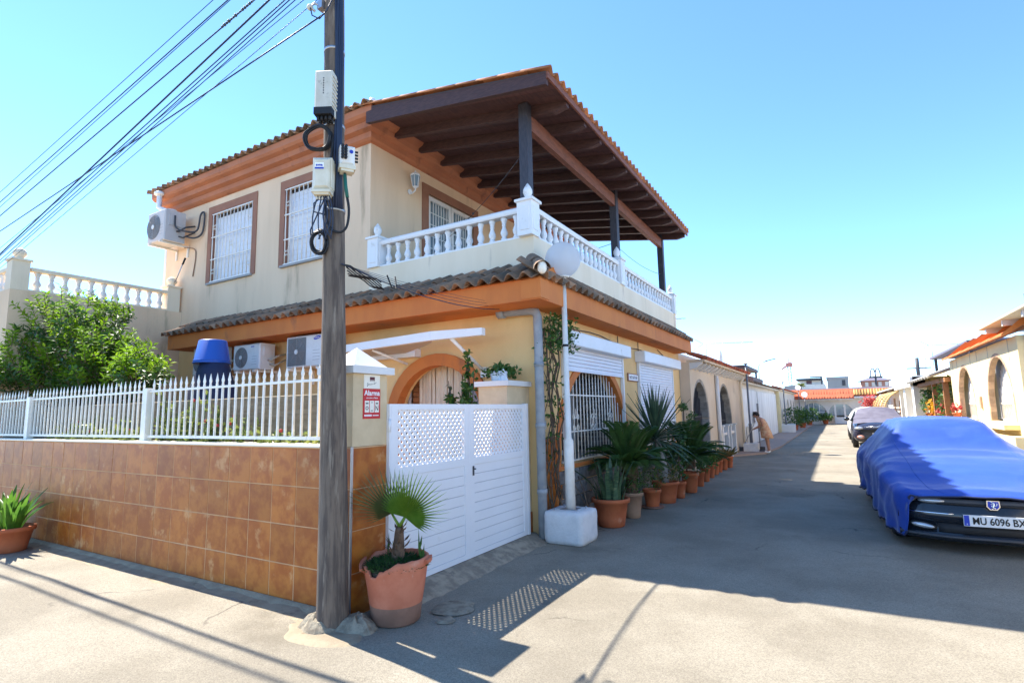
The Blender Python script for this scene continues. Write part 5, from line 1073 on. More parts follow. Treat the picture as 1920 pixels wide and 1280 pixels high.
# shrub on the second pillar with a white planter
random.seed(19)
t = thing('climbing_shrub', 'dark green leafy shrub growing beside the far gate pillar', 'shrub', (-4.25, 5.9, .04))
st, mb = MB(), MB()
for i in range(14):
    b = V((-4.25 + rnd(-.15, .15), 5.85 + rnd(-.1, .1), .05)); e = V((-4.18 + rnd(-.28, .34), 5.8 + rnd(-.12, .1), rnd(1.7, 2.15) if i else 2.42)); 
    if i < 3: e = V((-4.12 + rnd(-.04, .06), 5.82, 2.3 + .06 * i))
    st.tube([tuple(b), tuple(b.lerp(e, .5) + V((rnd(-.1, .1), 0, 0))), tuple(e)], [.012, .009, .005], 5)
    for j in range(70):
        f = rnd(.45, 1.0); p = b.lerp(e, f) + rv() * rnd(.02, .12) * (1.3 - f); leaf(mb, p, rv() + V((0, -.1, .15)), rv() + V((0, 0, 1)), rnd(.06, .11), rnd(.02, .034), .2, .1)
st.build('stem', 'bark', t); mb.build('foliage', 'leafm', t, fix=False)
t = thing('planter', 'small white pointed pot with a trailing green plant on the far gate pillar', 'planter', (-3.68, 6.0, 1.986))
MB().lathe([(.06, 0), (.10, .02), (.12, .12), (.11, .13), (.09, .12)], (-3.70, 5.92, 1.986), 12, cap=False).build('pot', 'potwhite', t)
mb = MB(); mb.add([(-3.60, 5.80, 1.99), (-3.56, 5.92, 1.99), (-3.60, 5.86, 2.16), (-3.66, 5.82, 2.0)], [(0, 1, 2), (0, 2, 3)]); mb.build('pot_tag', 'potwhite', t)
mb = MB()
for i in range(300): a_ = rnd(0, 2 * pi); r = rnd(0, .3) ; p = V((-3.70 + r * cos(a_) * .7, 5.98 + r * sin(a_), 2.10 + .12 * random.random() - r * .25)); leaf(mb, p, rv() + V((0, 0, .25)), rv() + V((0, 0, 1)), rnd(.05, .085), rnd(.014, .024), .2, .1)
mb.build('foliage', 'leafm', t, fix=False)
t = thing('courtyard_palm', 'yellowing palm fronds behind the near gate pillar', 'palm', (-5.7, 5.5, .04))
st = MB().tube([(-5.62, 5.45, .04), (-5.58, 5.45, 1.3)], [.07, .05], 8).build('trunk', 'palmtrunk', t)
random.seed(4)
for i in range(9):
    a_ = i * .75; mb = MB(); b = V((-5.55, 5.45, 1.3))
    for k in range(14):
        f = k / 13; p = b + V((cos(a_) * .55 * f, sin(a_) * .4 * f, .75 * f - .5 * f * f))
        for s_ in (-1, 1): leaf(mb, p, V((cos(a_) * .6 - s_ * sin(a_), sin(a_) * .6 + s_ * cos(a_), -.3)), V((0, 0, 1)), .20, .008)
    mb.build('frond', 'leafy', t, fix=False)
# vine on the drainpipe
random.seed(23)
t = thing('vine', 'straggling green vine climbing the drainpipe behind the white lamp post', 'vine', (-3.2, 6.35, 0))
st, mb = MB(), MB()
for k in range(9):
    y = 6.30 + .045 * k; x = -3.24; pts = [(x + rnd(-.01, .03), y + rnd(-.1, .1) + .05 * sin(i * 1.1 + k), .05 + i * .24) for i in range(12)]; st.tube(pts, .006 + .003 * (k % 3), 5)
    for j in range(26):
        q = V(pts[random.randrange(4, 12)]); leaf(mb, q + rv() * .09, rv() + V((.2, 0, -.1)), rv(), rnd(.045, .08), rnd(.014, .024))
for j in range(420):
    p = V((-3.2 + rnd(-.02, .15), 6.60 + rnd(-.36, .42), 2.72 + rnd(-.24, .2) - .1 * rnd(0, 1))); leaf(mb, p, rv() + V((0, 0, -.2)), rv(), rnd(.045, .085), rnd(.013, .022))
for j in range(6): st.tube([(-3.2, 6.5, 2.5), (-3.15, 6.4 + .15 * j, 2.65 + .03 * j), (-3.1, 6.2 + .2 * j, 2.8 - .02 * j)], .005, 4)
st.build('stem', 'bark', t); mb.build('foliage', 'leafm', t, fix=False)
# ================================================================ the row of pots along the house
ROW = 'pots lined up along the house wall'
random.seed(41)
t = potted('slim orange pot with a bare dry stem, squeezed behind the lamp block', -2.90, 6.80, .095, .33, 'terracotta', group=ROW)
mb = MB(); mb.tube([(-2.90, 6.8, .3), (-2.96, 6.82, .5), (-3.08, 6.9, .72)], .008, 5); mb.tube([(-2.90, 6.8, .3), (-3.0, 6.7, .55), (-3.12, 6.66, .8)], .006, 5); mb.build('stem', 'bark', t)
t = potted('snake plant with upright mottled leaves in a wide terracotta pot', -2.83, 7.42, .265, .38, 'terracotta', group=ROW)
for i in range(26):
    a_ = i * 2.4; r = .19 * sqrt((i + .5) / 26); l = rnd(.32, .68) * (1.1 - r); b = V((-2.83 + r * cos(a_), 7.42 + r * sin(a_), .33)); tilt = V((cos(a_), sin(a_), 0)) * r * rnd(.3, .9); s_ = V((cos(a_ + 1.3), sin(a_ + 1.3), 0)); vs = []; mb = MB()
    if i in (20, 25): tilt = V((-.3, -.25, 0)); l = .6
    for k in range(6):
        f = k / 5; w = .034 * (1 - .15 * f) * (1 if f < .75 else (1 - f) * 4 * .9 + .05); c = b + V((0, 0, l * f)) + tilt * f * f * 1.6; nn = V((-s_.y, s_.x, 0)); tw = s_ * cos(f * .7) + nn * sin(f * .7); vs += [c - tw * w, c + nn * .006, c + tw * w]
    mb.add(vs, [(q * 3 + e, q * 3 + e + 1, q * 3 + 4 + e, q * 3 + 3 + e) for q in range(5) for e in range(2)], True); mb.build('leaf', 'sansev', t, fix=False)
def frond_mesh(L_, arch_, wid, n=36, droop=.5, mat='cycad', name='frond'):
    mb = MB(); pts = []
    for k in range(n + 1): f = k / n; pts.append(V((L_ * (f - .12 * f * f), 0, L_ * (arch_ * f - droop * f * f))))
    mb.tube([tuple(p) for p in pts[::7]], [.007 - .005 * i / 6 for i in range(len(pts[::7]))], 4, False)
    for k in range(2, n + 1):
        f = k / n; t_ = (pts[k] - pts[k - 1]).normalized(); w = wid * (sin(pi * min(1, .12 + f * .86)) ** .6)
        for s_ in (-1, 1): leaf(mb, pts[k], V((t_.x * .6, s_, t_.z * .6 + .30)), V((0, 0, 1)), w * rnd(.86, 1.05), .0082, .25, .18)
    return mb.mesh(name, mat)
FR = [frond_mesh(.75, .95, .17, droop=.62), frond_mesh(.74, .55, .165, droop=.52), frond_mesh(.66, 1.55, .165, droop=.75)]
def cycad(t, x, y, z, n, s, r0=0.0):
    mb = MB(); mb.lathe([(.10, 0), (.13, .06), (.12, .16), (.05, .22)], (x, y, z - .16), 12); mb.build('trunk', 'palmtrunk', t)
    for i in range(n):
        a_ = i * 2.39996; k = i / n
        inst(FR[(2, 0, 1)[min(2, int(k * 3))]], 'frond', (x + .03 * cos(a_), y + .03 * sin(a_), z), t, rot=(rnd(-.2, .2), rnd(-.12, .12) + (-.25 if k < .33 else 0), a_), scale=s * rnd(.9, 1.08))
t = potted('large sago palm with a dense dark crown in a beige clay pot', -2.76, 8.12, .17, .37, 'terra_b', group=ROW)
mb = MB(); mb.tube([(-2.76, 8.12, .3), (-2.78, 8.15, .62)], [.10, .085], 10); mb.build('stem', 'palmtrunk', t)
cycad(t, -2.78, 8.15, .72, 60, .95)
mb = MB()
for i in range(500): p = V((-2.76, 8.1, .52)) + rv() * rnd(.05, .23); leaf(mb, p, rv() + V((0, 0, .2)), rv(), rnd(.03, .05), rnd(.008, .014))
mb.build('undergrowth', 'leafm', t, fix=False)
t = potted('low feathery shrub in a small square-rimmed terracotta pot, fourth from the lamp', -2.72, 9.02, .15, .30, 'terracotta', group=ROW)
mb = MB()
for i in range(600): p = V((-2.74, 8.95, .52)) + V((rnd(-1, 1) * .2, rnd(-1, 1) * .25, rnd(-.2, .25))); leaf(mb, p, rv() + V((0, 0, .4)), rv(), rnd(.03, .06), rnd(.005, .010))
mb.build('foliage', 'leafy' if False else 'leafm', t, fix=False)
MB().lathe([(.11, .0), (.18, .01), (.19, .03), (.17, .03)], (-2.72, 9.02, 0), 18).build('saucer', 'terra_base', t)
t = potted('tall spiky yucca on a pale trunk in a big orange terracotta pot', -2.66, 9.62, .235, .36, 'terracotta', group=ROW)
mb = MB(); mb.tube([(-2.66, 9.62, .3), (-2.67, 9.62, .6), (-2.72, 9.55, .95), (-2.76, 9.5, 1.12)], [.065, .06, .05, .045], 10); mb.build('trunk', 'stemw', t)
def sword(L_, bend):
    mb = MB(); vs = []
    for k in range(6): f = k / 5; w = .022 * (1 if .2 < f < .5 else (.55 if f <= .2 else (1 - f) * 2)) + .001; vs += [(L_ * f * (1 - .1 * bend * f), -w, -L_ * bend * f * f), (L_ * f * (1 - .1 * bend * f), 0, -L_ * bend * f * f - .006), (L_ * f * (1 - .1 * bend * f), w, -L_ * bend * f * f)]
    return mb.add(vs, [(q * 3 + e, q * 3 + e + 1, q * 3 + 4 + e, q * 3 + 3 + e) for q in range(5) for e in range(2)], True).mesh('leaf', 'yucca')
SW = [sword(.85, .02), sword(.82, .22), sword(.85, .5)]
for i in range(125):
    a_ = i * 2.39996; k = i / 125; el = radians(88 - 100 * k ** 1.1); inst(SW[0 if k < .5 else (1 if k < .8 else 2)], 'leaf', (-2.76, 9.5, 1.14 - .1 * k), t, rot=(rnd(-.3, .3), -el, a_), scale=rnd(.85, 1.1))
mb = MB()
for i in range(160): p = V((-2.62, 9.6, .42)) + V((rnd(-1, 1) * .18, rnd(-1, 1) * .2, rnd(-.05, .2))); leaf(mb, p, rv() + V((0, 0, .4)), rv(), rnd(.04, .07), rnd(.01, .018))
mb.build('undergrowth', 'leafo', t, fix=False)
t = potted('slender variegated shrub on a thin stem in a narrow terracotta pot', -2.56, 10.2, .115, .29, 'terracotta', group=ROW)
mb = MB(); mb.tube([(-2.56, 10.2, .25), (-2.55, 10.22, .5), (-2.57, 10.25, .95)], .010, 6); mb.build('stem', 'bark', t)
a1, a2_ = MB(), MB()
for i in range(360): p = V((-2.56, 10.2, .78)) + V((rnd(-1, 1) * .16, rnd(-1, 1) * .18, rnd(-.42, .42))); leaf(a1 if i % 3 else a2_, p, rv(), rv(), rnd(.05, .08), rnd(.018, .028))
a1.build('foliage', 'leafm', t, fix=False); a2_.build('variegated_foliage', 'sansev', t, fix=False)
t = potted('second sago palm with wide spreading fronds in an orange pot', -2.54, 10.95, .165, .37, 'terracotta', group=ROW)
cycad(t, -2.56, 11.0, .60, 60, 1.05)
t = potted('tall clipped topiary standing behind the second sago palm', -2.75, 11.6, .13, .32, 'terracotta', group=ROW)
mb = MB(); mb.tube([(-2.75, 11.6, .3), (-2.75, 11.6, 1.62)], .014, 6); mb.build('stem', 'bark', t)
mb = MB()
for c, r, n_ in (((-2.75, 11.6, 1.62), .10, 200), ((-2.7, 12.1, 1.42), .12, 160), ((-2.75, 11.6, 1.2), .12, 150)):
    for i in range(n_): leaf(mb, V(c) + rv() * r * rnd(.4, 1), rv(), rv(), rnd(.03, .05), rnd(.01, .016))
mb.tube([(-2.73, 11.65, 1.1), (-2.7, 12.1, 1.42)], .009, 5); mb.build('foliage', 'leafm', t, fix=False)
SMALL = [(-2.56, 11.85, .095, 'leafm', 'small terracotta pot with a leafy plant just past the second sago palm'), (-2.60, 12.66, .09, 'leafm', 'small terracotta pot with green leaves, third from last but three in the row'), (-2.62, 13.35, .085, 'leafm', 'small pot with dark leaves below the stone arch'), (-2.64, 14.0, .085, 'leafo', 'small pot with spiky orange-tinged leaves, fourth from the row end'), (-2.66, 14.6, .085, 'leafo', 'small pot with spiky bronze leaves, third from the row end'), (-2.63, 15.15, .085, 'leafo', 'small pot with a spiky bronze plant, second from the row end'), (-2.60, 15.75, .09, 'leafo', 'last terracotta pot of the row, with arching bronze leaves')]
for k, (x, y, r, mt_, lab) in enumerate(SMALL):
    t = potted(lab, x, y, r * 1.15, .30, 'terracotta', group=ROW); mb = MB()
    if mt_ == 'leafo':
        for i in range(34): a_ = i * 2.4; l = rnd(.22, .42); leaf(mb, V((x, y, .28)), V((cos(a_) * rnd(.3, .9), sin(a_) * rnd(.3, .9), rnd(.5, 1))), V((0, 0, 1)), l, .016, .3, .2)
    else:
        for i in range(220): p = V((x, y, .48)) + V((rnd(-1, 1) * .16, rnd(-1, 1) * .2, rnd(-.2, .3))); leaf(mb, p, rv() + V((0, 0, .4)), rv(), rnd(.06, .11), rnd(.015, .025))
    mb.build('foliage', mt_, t, fix=False)
# ================================================================ street lamps
def lamp(label, x, y, h, r, near=False):
    t = thing('street_lamp', label, 'street lamp', (x, y, 0), 'globe street lamps along the left side')
    if near:
        mb = MB(); n = 3; random.seed(6)
        mb.tube([(x, y, .39), (x, y, 1.22), (x, y, 1.26), (x, y, h - r)], [.062, .062, .036, .034], 16); mb.lathe([(.07, -.012), (.08, 0), (.04, .02)], (x, y, h - r + .005), 16); mb.build('pole', 'white_metal', t)
        b = MB(); m_ = 5; s = .255; hh = .385; bm = bmesh.new(); bmesh.ops.create_cube(bm, size=1); bmesh.ops.subdivide_edges(bm, edges=bm.edges[:], cuts=7, use_grid_fill=True)
        for v in bm.verts:
            p = v.co.copy(); d = V((abs(p.x), abs(p.y), abs(p.z))); e = sorted(d)[1]
            k = 1 - .035 * max(0, (e - .40) / .1) - .03 * max(0, (sorted(d)[0] - .40) / .1)
            q = V((p.x * 2 * s * k, p.y * 2 * s * k, (p.z * k + .5) * hh)); q += V((noise.noise(q * 9), noise.noise(q * 9 + V((5, 5, 5))), noise.noise(q * 9 + V((9, 2, 1))) * .5)) * .007
            v.co = V((x, y, 0)) + q
        for f in bm.faces: f.smooth = True
        b.add([v.co[:] for v in bm.verts], [tuple(v.index for v in f.verts) for f in bm.faces], True); bm.free(); b.build('concrete_base', 'rustw', t)
        k = MB(); k.box(x - .1, x + .1, y - .1, y + .1, .384, .392)
        for sx in (-1, 1):
            for sy in (-1, 1): k.lathe([(.011, 0), (.011, .05)], (x + sx * .15, y + sy * .13, .36), 8)
        k.build('anchor_bolt', 'steel', t)
        k = MB(); k.lathe([(.037, -.03), (.040, -.03), (.040, .0), (.037, 0)], (x, y, 2.45), 10); k.build('clip', 'black', t)
    else:
        MB().tube([(x, y, .3), (x, y, 1.0), (x, y, 1.03), (x, y, h - r)], [.055, .055, .035, .033], 10).build('pole', 'lampdark', t)
        MB().lathe([(.04, -.02), (.10, .01), (.03, .02)], (x, y, h - r), 10).build('collar', 'lampdark', t)
        MB().cham(x - .24, x + .24, y - .24, y + .24, 0, .34, .02, 'z', 1).build('concrete_base', 'rustw', t)
    MB().sphere((x, y, h), r, 28, 16).build('globe', 'globe', t)
lamp('white globe street lamp on a white concrete block in front of the corner house', -2.955, 6.36, 3.575, .235, True)
lamp('grey globe street lamp beside the person sweeping, second along the street', -2.70, 21.1, 3.36, .22)
lamp('third globe street lamp along the left houses, past the white cladding', -2.72, 37.0, 3.27, .22)
lamp('fourth globe street lamp along the left houses, in front of the end house roof', -2.72, 52.5, 3.15, .22)
lamp('fifth and last globe street lamp, before the glazed arch of the end house', -2.3, 52.9, 2.55, .24)
# ================================================================ left row of single-storey houses
random.seed(51)
def sheet_pave(): 
    mb = MB(); mb.prism([(-3.1, 19.0), (-2.2, 20.6), (-2.0, 24), (-1.9, 40), (-1.8, 53.5), (-3.1, 53.5)], 'z', -.02, .06); return struct(mb.build('pavement', 'pave'))
sheet_pave()
blob((-1.35, 22.0), 1.0, 1.6, .004, 'patch', 5, 'pale_road_patch', h=.004)
def stone_ring(me, parent, c, r, zs, zb, x, ax_in, n=9, el=1.0): # voussoir pieces around an arch in the plane x
    z = zb
    while z < zs - .1:
        for s in (-1, 1): inst(me, 'arch_stone', (x, c + s * r, z), parent, rot=(0, 0, 0) if s > 0 else (0, 0, 0))
        z += .27
    for i in range(n):
        a_ = pi * (i + .5) / n; inst(me, 'arch_stone', (x, c + r * cos(a_), zs + r * el * sin(a_)), parent, rot=(a_ - pi / 2 + pi / 2, 0, 0))
A = thing('row_house', 'beige arched row house next to the corner house', 'house', (-3.1, 17.8, 0))
AX = -3.1; a1, a2 = arch(15.08, 1.02, .02, 1.35, 20), arch(18.7, 1.2, .02, 1.17, 20)
mb = MB(); holed(mb, rect(13.96, 22.0, 0, 2.62), [a1, a2], 'x', AX - .25, AX); mb.build('wall', 'cream_row', A)
sv = MB().cham(-.24, -.005, -.005, .09, -.125, .125, .01, 'x', 1).mesh('arch_stone', 'stoneb')
for c, r, zs in ((15.08, 1.02, 1.35), (18.7, 1.2, 1.17)):
    for i in range(5): inst(sv, 'arch_stone', (AX, c + r - .088, .16 + i * .255), A); inst(sv, 'arch_stone', (AX, c - r + .002, .16 + i * .255), A)
    for i in range(14):
        a_ = pi * (i + .5) / 14; inst(sv, 'arch_stone', (AX, c + (r - .088) * cos(a_), zs + (r - .088) * sin(a_)), A, rot=(a_, 0, 0))
mb = MB(); mb.box(-5.2, -5.1, 13.8, 22, 0, 2.6); mb.box(-5.1, -3.36, 13.8, 22, 2.58, 2.64); mb.box(-5.1, -3.36, 16.4, 16.6, 0, 2.58); mb.box(-5.1, -3.36, 21.5, 21.7, 0, 2.58); mb.build('porch_wall', 'mgrey', A)
mb = MB(); mb.box(-5.09, -5.04, 14.3, 15.6, 0, 2.1); mb.box(-5.09, -5.04, 18.0, 19.2, 0, 2.1); mb.build('door', 'redwood', A)
for c, r, zs in ((15.08, 1.0, 1.35), (18.7, 1.18, 1.17)):
    mb = MB(); mb.box(-3.31, -3.29, c - r, c + r, zs, zs + .03)
    for i in range(13): y = c - r + 2 * r * (i + .5) / 13; h = zs + sqrt(r * r - (y - c) ** 2); mb.tube([(-3.3, y, .0), (-3.3, y, h)], .011, 4)
    mb.build('grille', 'dgrey', A)
mb = MB(); mb.box(-3.16, -2.72, 13.96, 22.0, 2.74, 2.80); mb.add([(-2.70, 13.96, 2.801), (-2.70, 22, 2.801), (-3.2, 22, 3.0), (-3.2, 13.96, 3.0)], [(0, 1, 2, 3)]); mb.box(-3.6, -3.1, 13.97, 22, 2.62, 2.74); mb.build('eave', 'cream_row', A)
cm = MB().prism([(-3.1, 2.56), (-2.95, 2.60), (-2.80, 2.70), (-2.80, 2.738), (-3.1, 2.738)], 'y', 0, .10).mesh('corbel', 'white_wall')
for i in range(16): inst(cm, 'corbel', (0, 14.0 + i * .52, 0), A)
TMr = tile_mesh('roof_tile', 'rooftile_r', .5)
for i in range(40): inst(TMr, 'roof_tile', (-2.66, 13.9 + i * .205, 2.80), A, rot=(.36, 0, pi / 2))
MB().tube([(-3.04, 17.2, 2.56), (-3.04, 17.2, .05)], .06, 8).build('drainpipe', 'white_wall', A)
MB().tube([(-2.9, 21.6, 2.62), (-3.02, 21.75, 2.5), (-3.02, 21.75, .05)], .05, 8).build('drainpipe', 'cream_row2', A)
mb = MB()
for y in (17.55, 18.45, 18.95, 19.85): mb.box(-3.14, -3.0, y - .07, y + .07, 0.02, 1.02); mb.box(-3.17, -2.97, y - .1, y + .1, 1.021, 1.06)
for y0, y1 in ((17.62, 18.38), (19.02, 19.78)): mb.box(-3.1, -3.04, y0, y1, .75, .83); mb.box(-3.1, -3.04, y0, y1, .1, .16)
mb.build('gate_post', 'white_wall', A)
mb = MB(); mb.box(-3.55, -3.4, 13.9, 20.6, 2.75, 3.02); mb.build('terrace_parapet', 'cream_row2', A)
mb = MB()
for i in range(12): mb.tube([(-3.47, 14.0 + i * .58, 3.02), (-3.47, 14.0 + i * .58, 3.38)], .012, 4)
for z in (3.1, 3.17, 3.24, 3.31, 3.38): mb.box(-3.475, -3.465, 14, 20.4, z - .006, z + .006)
mb.build('terrace_fence', 'white_metal', A)
B = thing('row_house', 'white clad row house with folding boards behind the person', 'house', (-3.1, 29, 0))
mb = MB(); mb.box(-8, AX - .06, 22.02, 36.2, 0, 2.75); mb.build('wall', 'white_wall', B)
pl = MB().cham(-.05, 0, 0, .46, 0, 2.25, .012, 'x', 1).mesh('cladding_board', 'cladding')
for i in range(29):
    y = 22.3 + i * .475
    if 26.6 < y < 27.4: continue
    inst(pl, 'cladding_board', (AX, y, .06 + rnd(-.01, .01)), B, rot=(0, 0, rnd(-.012, .012)))
mb = MB(); mb.box(-3.14, -3.09, 26.75, 27.35, .5, 1.75); mb.box(-3.06, -3.02, 25.0, 25.2, .9, 1.4); mb.build('narrow_window', 'dgrey', B)
mb = MB(); mb.box(-3.18, -2.86, 22.03, 36.2, 2.50, 2.56); mb.add([(-2.84, 22.03, 2.561), (-2.84, 36.2, 2.561), (-3.3, 36.2, 2.78), (-3.3, 22.03, 2.78)], [(0, 1, 2, 3)]); mb.build('eave', 'cream_row2', B)
for i in range(68): inst(TM, 'roof_tile', (-2.80, 22.15 + i * .206, 2.565), B, rot=(.38, 0, pi / 2))
mb = MB(); mb.box(-3.08, -2.9, 23.0, 23.6, .1, .85); mb.build('low_railing', 'white_metal', B)
Cc = thing('row_house', 'ivory row house with narrow arches towards the end of the street', 'house', (-3.1, 45, 0))
ars = [arch(38.6, .8, .3, 1.5, 14), arch(42.2, .7, .5, 1.4, 14), arch(45.4, .7, .5, 1.4, 14), arch(48.5, .7, .5, 1.4, 14), arch(51.4, .6, .5, 1.4, 14)]
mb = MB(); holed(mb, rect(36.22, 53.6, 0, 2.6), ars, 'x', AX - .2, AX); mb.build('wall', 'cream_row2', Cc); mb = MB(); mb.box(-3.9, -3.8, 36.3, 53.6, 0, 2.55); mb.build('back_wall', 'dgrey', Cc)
mb = MB(); mb.box(-3.09, -2.93, 36.3, 36.7, 0, 2.58); mb.build('corner_pier', 'yellow_row', Cc)
mb = MB(); mb.box(-3.8, -2.9, 36.22, 53.6, 2.60, 2.66); mb.build('eave', 'cream_row2', Cc)
for i in range(84): inst(TMr, 'roof_tile', (-2.82, 36.4 + i * .206, 2.665), Cc, rot=(.34, 0, pi / 2))
mb = MB(); mb.add([(-2.84, 36.22, 2.662), (-2.84, 53.6, 2.662), (-4.2, 53.6, 3.0), (-4.2, 36.22, 3.0)], [(0, 1, 2, 3)]); mb.build('roof', 'rooftile_r', Cc)
o = MB().prism([(-3.08, 36.4), (-2.2, 36.4), (-2.3, 38.6), (-3.08, 38.6)], 'z', .06, .5).build('planter_block', 'white_wall'); tag(o, 'low white masonry block at the foot of the ivory row house', 'planter')
# potted greenery at the far left side
for k, (x, y, w, h, lab) in enumerate(((-2.45, 40.0, .55, 1.1, 'dark bushy potted shrub on the far pavement beside the white block'), (-2.2, 44.5, .5, .9, 'leafy potted shrub on the pavement below the far arches'), (-2.0, 50.5, .6, 1.0, 'tall green potted shrub in front of the glazed arch of the end house'), (-.9, 53.0, .5, .55, 'low planting beside the door of the end house'))):
    t = thing('potted_shrub', lab, 'potted plant', (x, y, 0)); MB().lathe(pot_prof(.25, .35), (x, y, .05), 14, cap=False).build('pot', 'terracotta', t); mb = MB()
    for i in range(420): p = V((x, y, .35 + h * .5)) + V((rnd(-1, 1) * w, rnd(-1, 1) * w, rnd(-.5, .5) * h)); leaf(mb, p, rv(), rv(), rnd(.12, .22), rnd(.03, .05))
    mb.build('foliage', 'leafm', t, fix=False)
# roof clutter on the left row
def aerial(label, x, y, z0, z1, L_, ang):
    t = thing('tv_aerial', label, 'aerial', (x, y, z0)); mb = MB(); mb.tube([(x, y, z0), (x, y, z1)], .02, 5); mb.build('mast', 'steel', t); mb = MB(); d = V((cos(ang), sin(ang), 0)); s_ = V((-sin(ang), cos(ang), 0)); c = V((x, y, z1 - .05)); mb.tube([tuple(c - d * L_ * .25), tuple(c + d * L_)], .013, 4)
    for i in range(9): p = c + d * L_ * (-.2 + i * .14); q = .18 - .008 * i; mb.tube([tuple(p - s_ * q + V((0, 0, .0))), tuple(p + s_ * q)], .007, 4)
    mb.tube([tuple(c - d * L_ * .25 + V((0, 0, .25))), tuple(c - d * L_ * .05), tuple(c - d * L_ * .25 - V((0, 0, .25)))], .012, 4); mb.build('antenna_rods', 'steel', t)
aerial('tv aerial on the roof of the beige arched house', -4.6, 24.0, 2.7, 4.35, 1.9, .35)
aerial('tv aerial tip sticking out past the end of the roof terrace', -4.2, 15.6, 2.7, 4.2, .7, .2)
t = thing('satellite_dish', 'grey satellite dish on the roof terrace of the beige arched house', 'dish', (-4.6, 26, 2.7)); mb = MB(); n = 18; vs = [(-4.5, 26.0, 3.75)] + [(-4.5 + .16, 26.0 + .42 * cos(2 * pi * i / n), 3.75 + .42 * sin(2 * pi * i / n)) for i in range(n)]; mb.add(vs, [(0, 1 + i, 1 + (i + 1) % n) for i in range(n)], True); mb.build('dish', 'lgrey', t); MB().tube([(-4.5, 26, 3.7), (-4.55, 26, 2.7)], .025, 5).build('mast', 'steel', t)
t = thing('roof_pergola', 'dark timber roof pergola on the left row behind the second lamp', 'pergola', (-6, 46, 2.7)); mb = MB()
for y in (46.0, 52.5): MB().box(-6.0, -5.85, y - .1, y + .1, 2.7, 4.6).build('post', 'postwood', t); MB().box(-7.6, -7.4, y - .1, y + .1, 2.7, 4.6).build('post', 'postwood', t)
mb = MB(); mb.hexa([(-7.6, 45.5, 4.6), (-5.8, 45.5, 4.6), (-5.8, 53, 4.6), (-7.6, 53, 4.6), (-7.6, 45.5, 4.85), (-5.8, 45.5, 4.85), (-5.8, 53, 4.85), (-7.6, 53, 4.85)]); mb.build('canopy', 'darkwood', t)
o = MB().hexa([(-5.2, 31.5, 3.0), (-3.7, 31.5, 3.0), (-3.7, 36, 3.0), (-5.2, 36, 3.0), (-5.2, 31.5, 3.55), (-3.7, 31.5, 3.2), (-3.7, 36, 3.2), (-5.2, 36, 3.55)]).build('roof_hatch', 'darkwood'); tag(o, 'low dark sloping roof cover on the white clad house', 'roof cover')
t = thing('street_light', 'tall thin street light far behind the left row', 'street light', (-8, 74, 0)); mb = MB(); mb.tube([(-8, 74, 0), (-8, 74, 6.6), (-7.7, 74, 7.0), (-6.9, 74, 7.25)], .07, 6); mb.build('pole', 'steel', t); MB().hexa([(-7.2, 73.9, 7.15), (-6.0, 73.9, 7.4), (-6.0, 74.1, 7.4), (-7.2, 74.1, 7.15), (-7.2, 73.9, 7.25), (-6.0, 73.9, 7.5), (-6.0, 74.1, 7.5), (-7.2, 74.1, 7.25)]).build('lamp_head', 'dgrey', t)
# ================================================================ end house closing the street
E_ = thing('end_house', 'white arched house with red tiled eave closing the end of the street', 'house', (0, 54, 0))
ea1, ea2 = arch(-1.72, .98, .45, .85, 18), arch(.28, .9, .05, .88, 18)
mb = MB(); holed(mb, rect(-4.5, 7.5, 0, 2.2), [ea1, ea2], 'y', 54, 54.25); mb.build('wall', 'white_wall', E_)
mb = MB(); mb.box(-4.4, 7.4, 55.3, 55.4, 0, 2.2); mb.build('back_wall', 'lgrey', E_)
mb = MB(); mb.box(-2.7, -.74, 54.12, 54.14, .45, 1.85); mb.box(-.62, 1.18, 54.12, 54.14, .75, 1.8); mb.build('glazing', 'glassb', E_)
mb = MB()
for x in (-2.1, -1.72, -1.3): mb.box(x - .03, x + .03, 54.08, 54.118, .45, 1.83)
for x in (-.14, .56): mb.box(x - .07, x + .07, 54.05, 54.118, .05, 1.8)
mb.box(-2.7, -.74, 54.08, 54.118, 1.0, 1.05); mb.box(-.07, .49, 54.05, 54.118, .05, .6); mb.box(-.07, .49, 54.05, 54.118, 1.68, 1.8); mb.build('door_frame', 'white', E_)
mb = MB(); mb.box(-.62, -.21, 54.1, 54.13, .05, .72); mb.box(.63, 1.18, 54.1, 54.13, .05, .72); mb.build('side_panel', 'cream_row', E_)
o = MB().box(-.9, -.78, 53.96, 53.998, 1.05, 1.15).build('letter_box', 'dgrey'); tag(o, 'dark letter box on the white end house between its arches', 'letter box')
mb = MB(); mb.prism([(53.2, 2.06), (54.3, 2.06), (54.3, 2.2), (53.2, 2.14)], 'x', -4.5, 1.25); mb.prism([(53.4, 2.16), (54.3, 2.16), (54.3, 2.36), (53.4, 2.28)], 'x', 1.26, 7.5); mb.build('eave_slab', 'white_wall', E_)
TMR = tile_mesh('roof_tile', 'rooftile_r', .62, .2); TMY = tile_mesh('roof_tile', 'rooftile_y', .62, .2)
for i in range(29): inst(TMR, 'roof_tile', (-4.4 + i * .2, 53.12, 2.15), E_, rot=(.42, 0, 0)); inst(TMR, 'roof_tile', (-4.4 + i * .2, 53.75, 2.52), E_, rot=(.62, 0, 0), scale=(1, 1.2, 1))
for i in range(22): inst(TMY, 'roof_tile', (1.4 + i * .2, 53.5, 2.42), E_, rot=(.6, 0, 0), scale=(1, 1.3, 1))
mb = MB(); mb.box(-4.6, 7.5, 54.3, 60, 2.2, 3.06); mb.build('flat_roof', 'lgrey', E_)
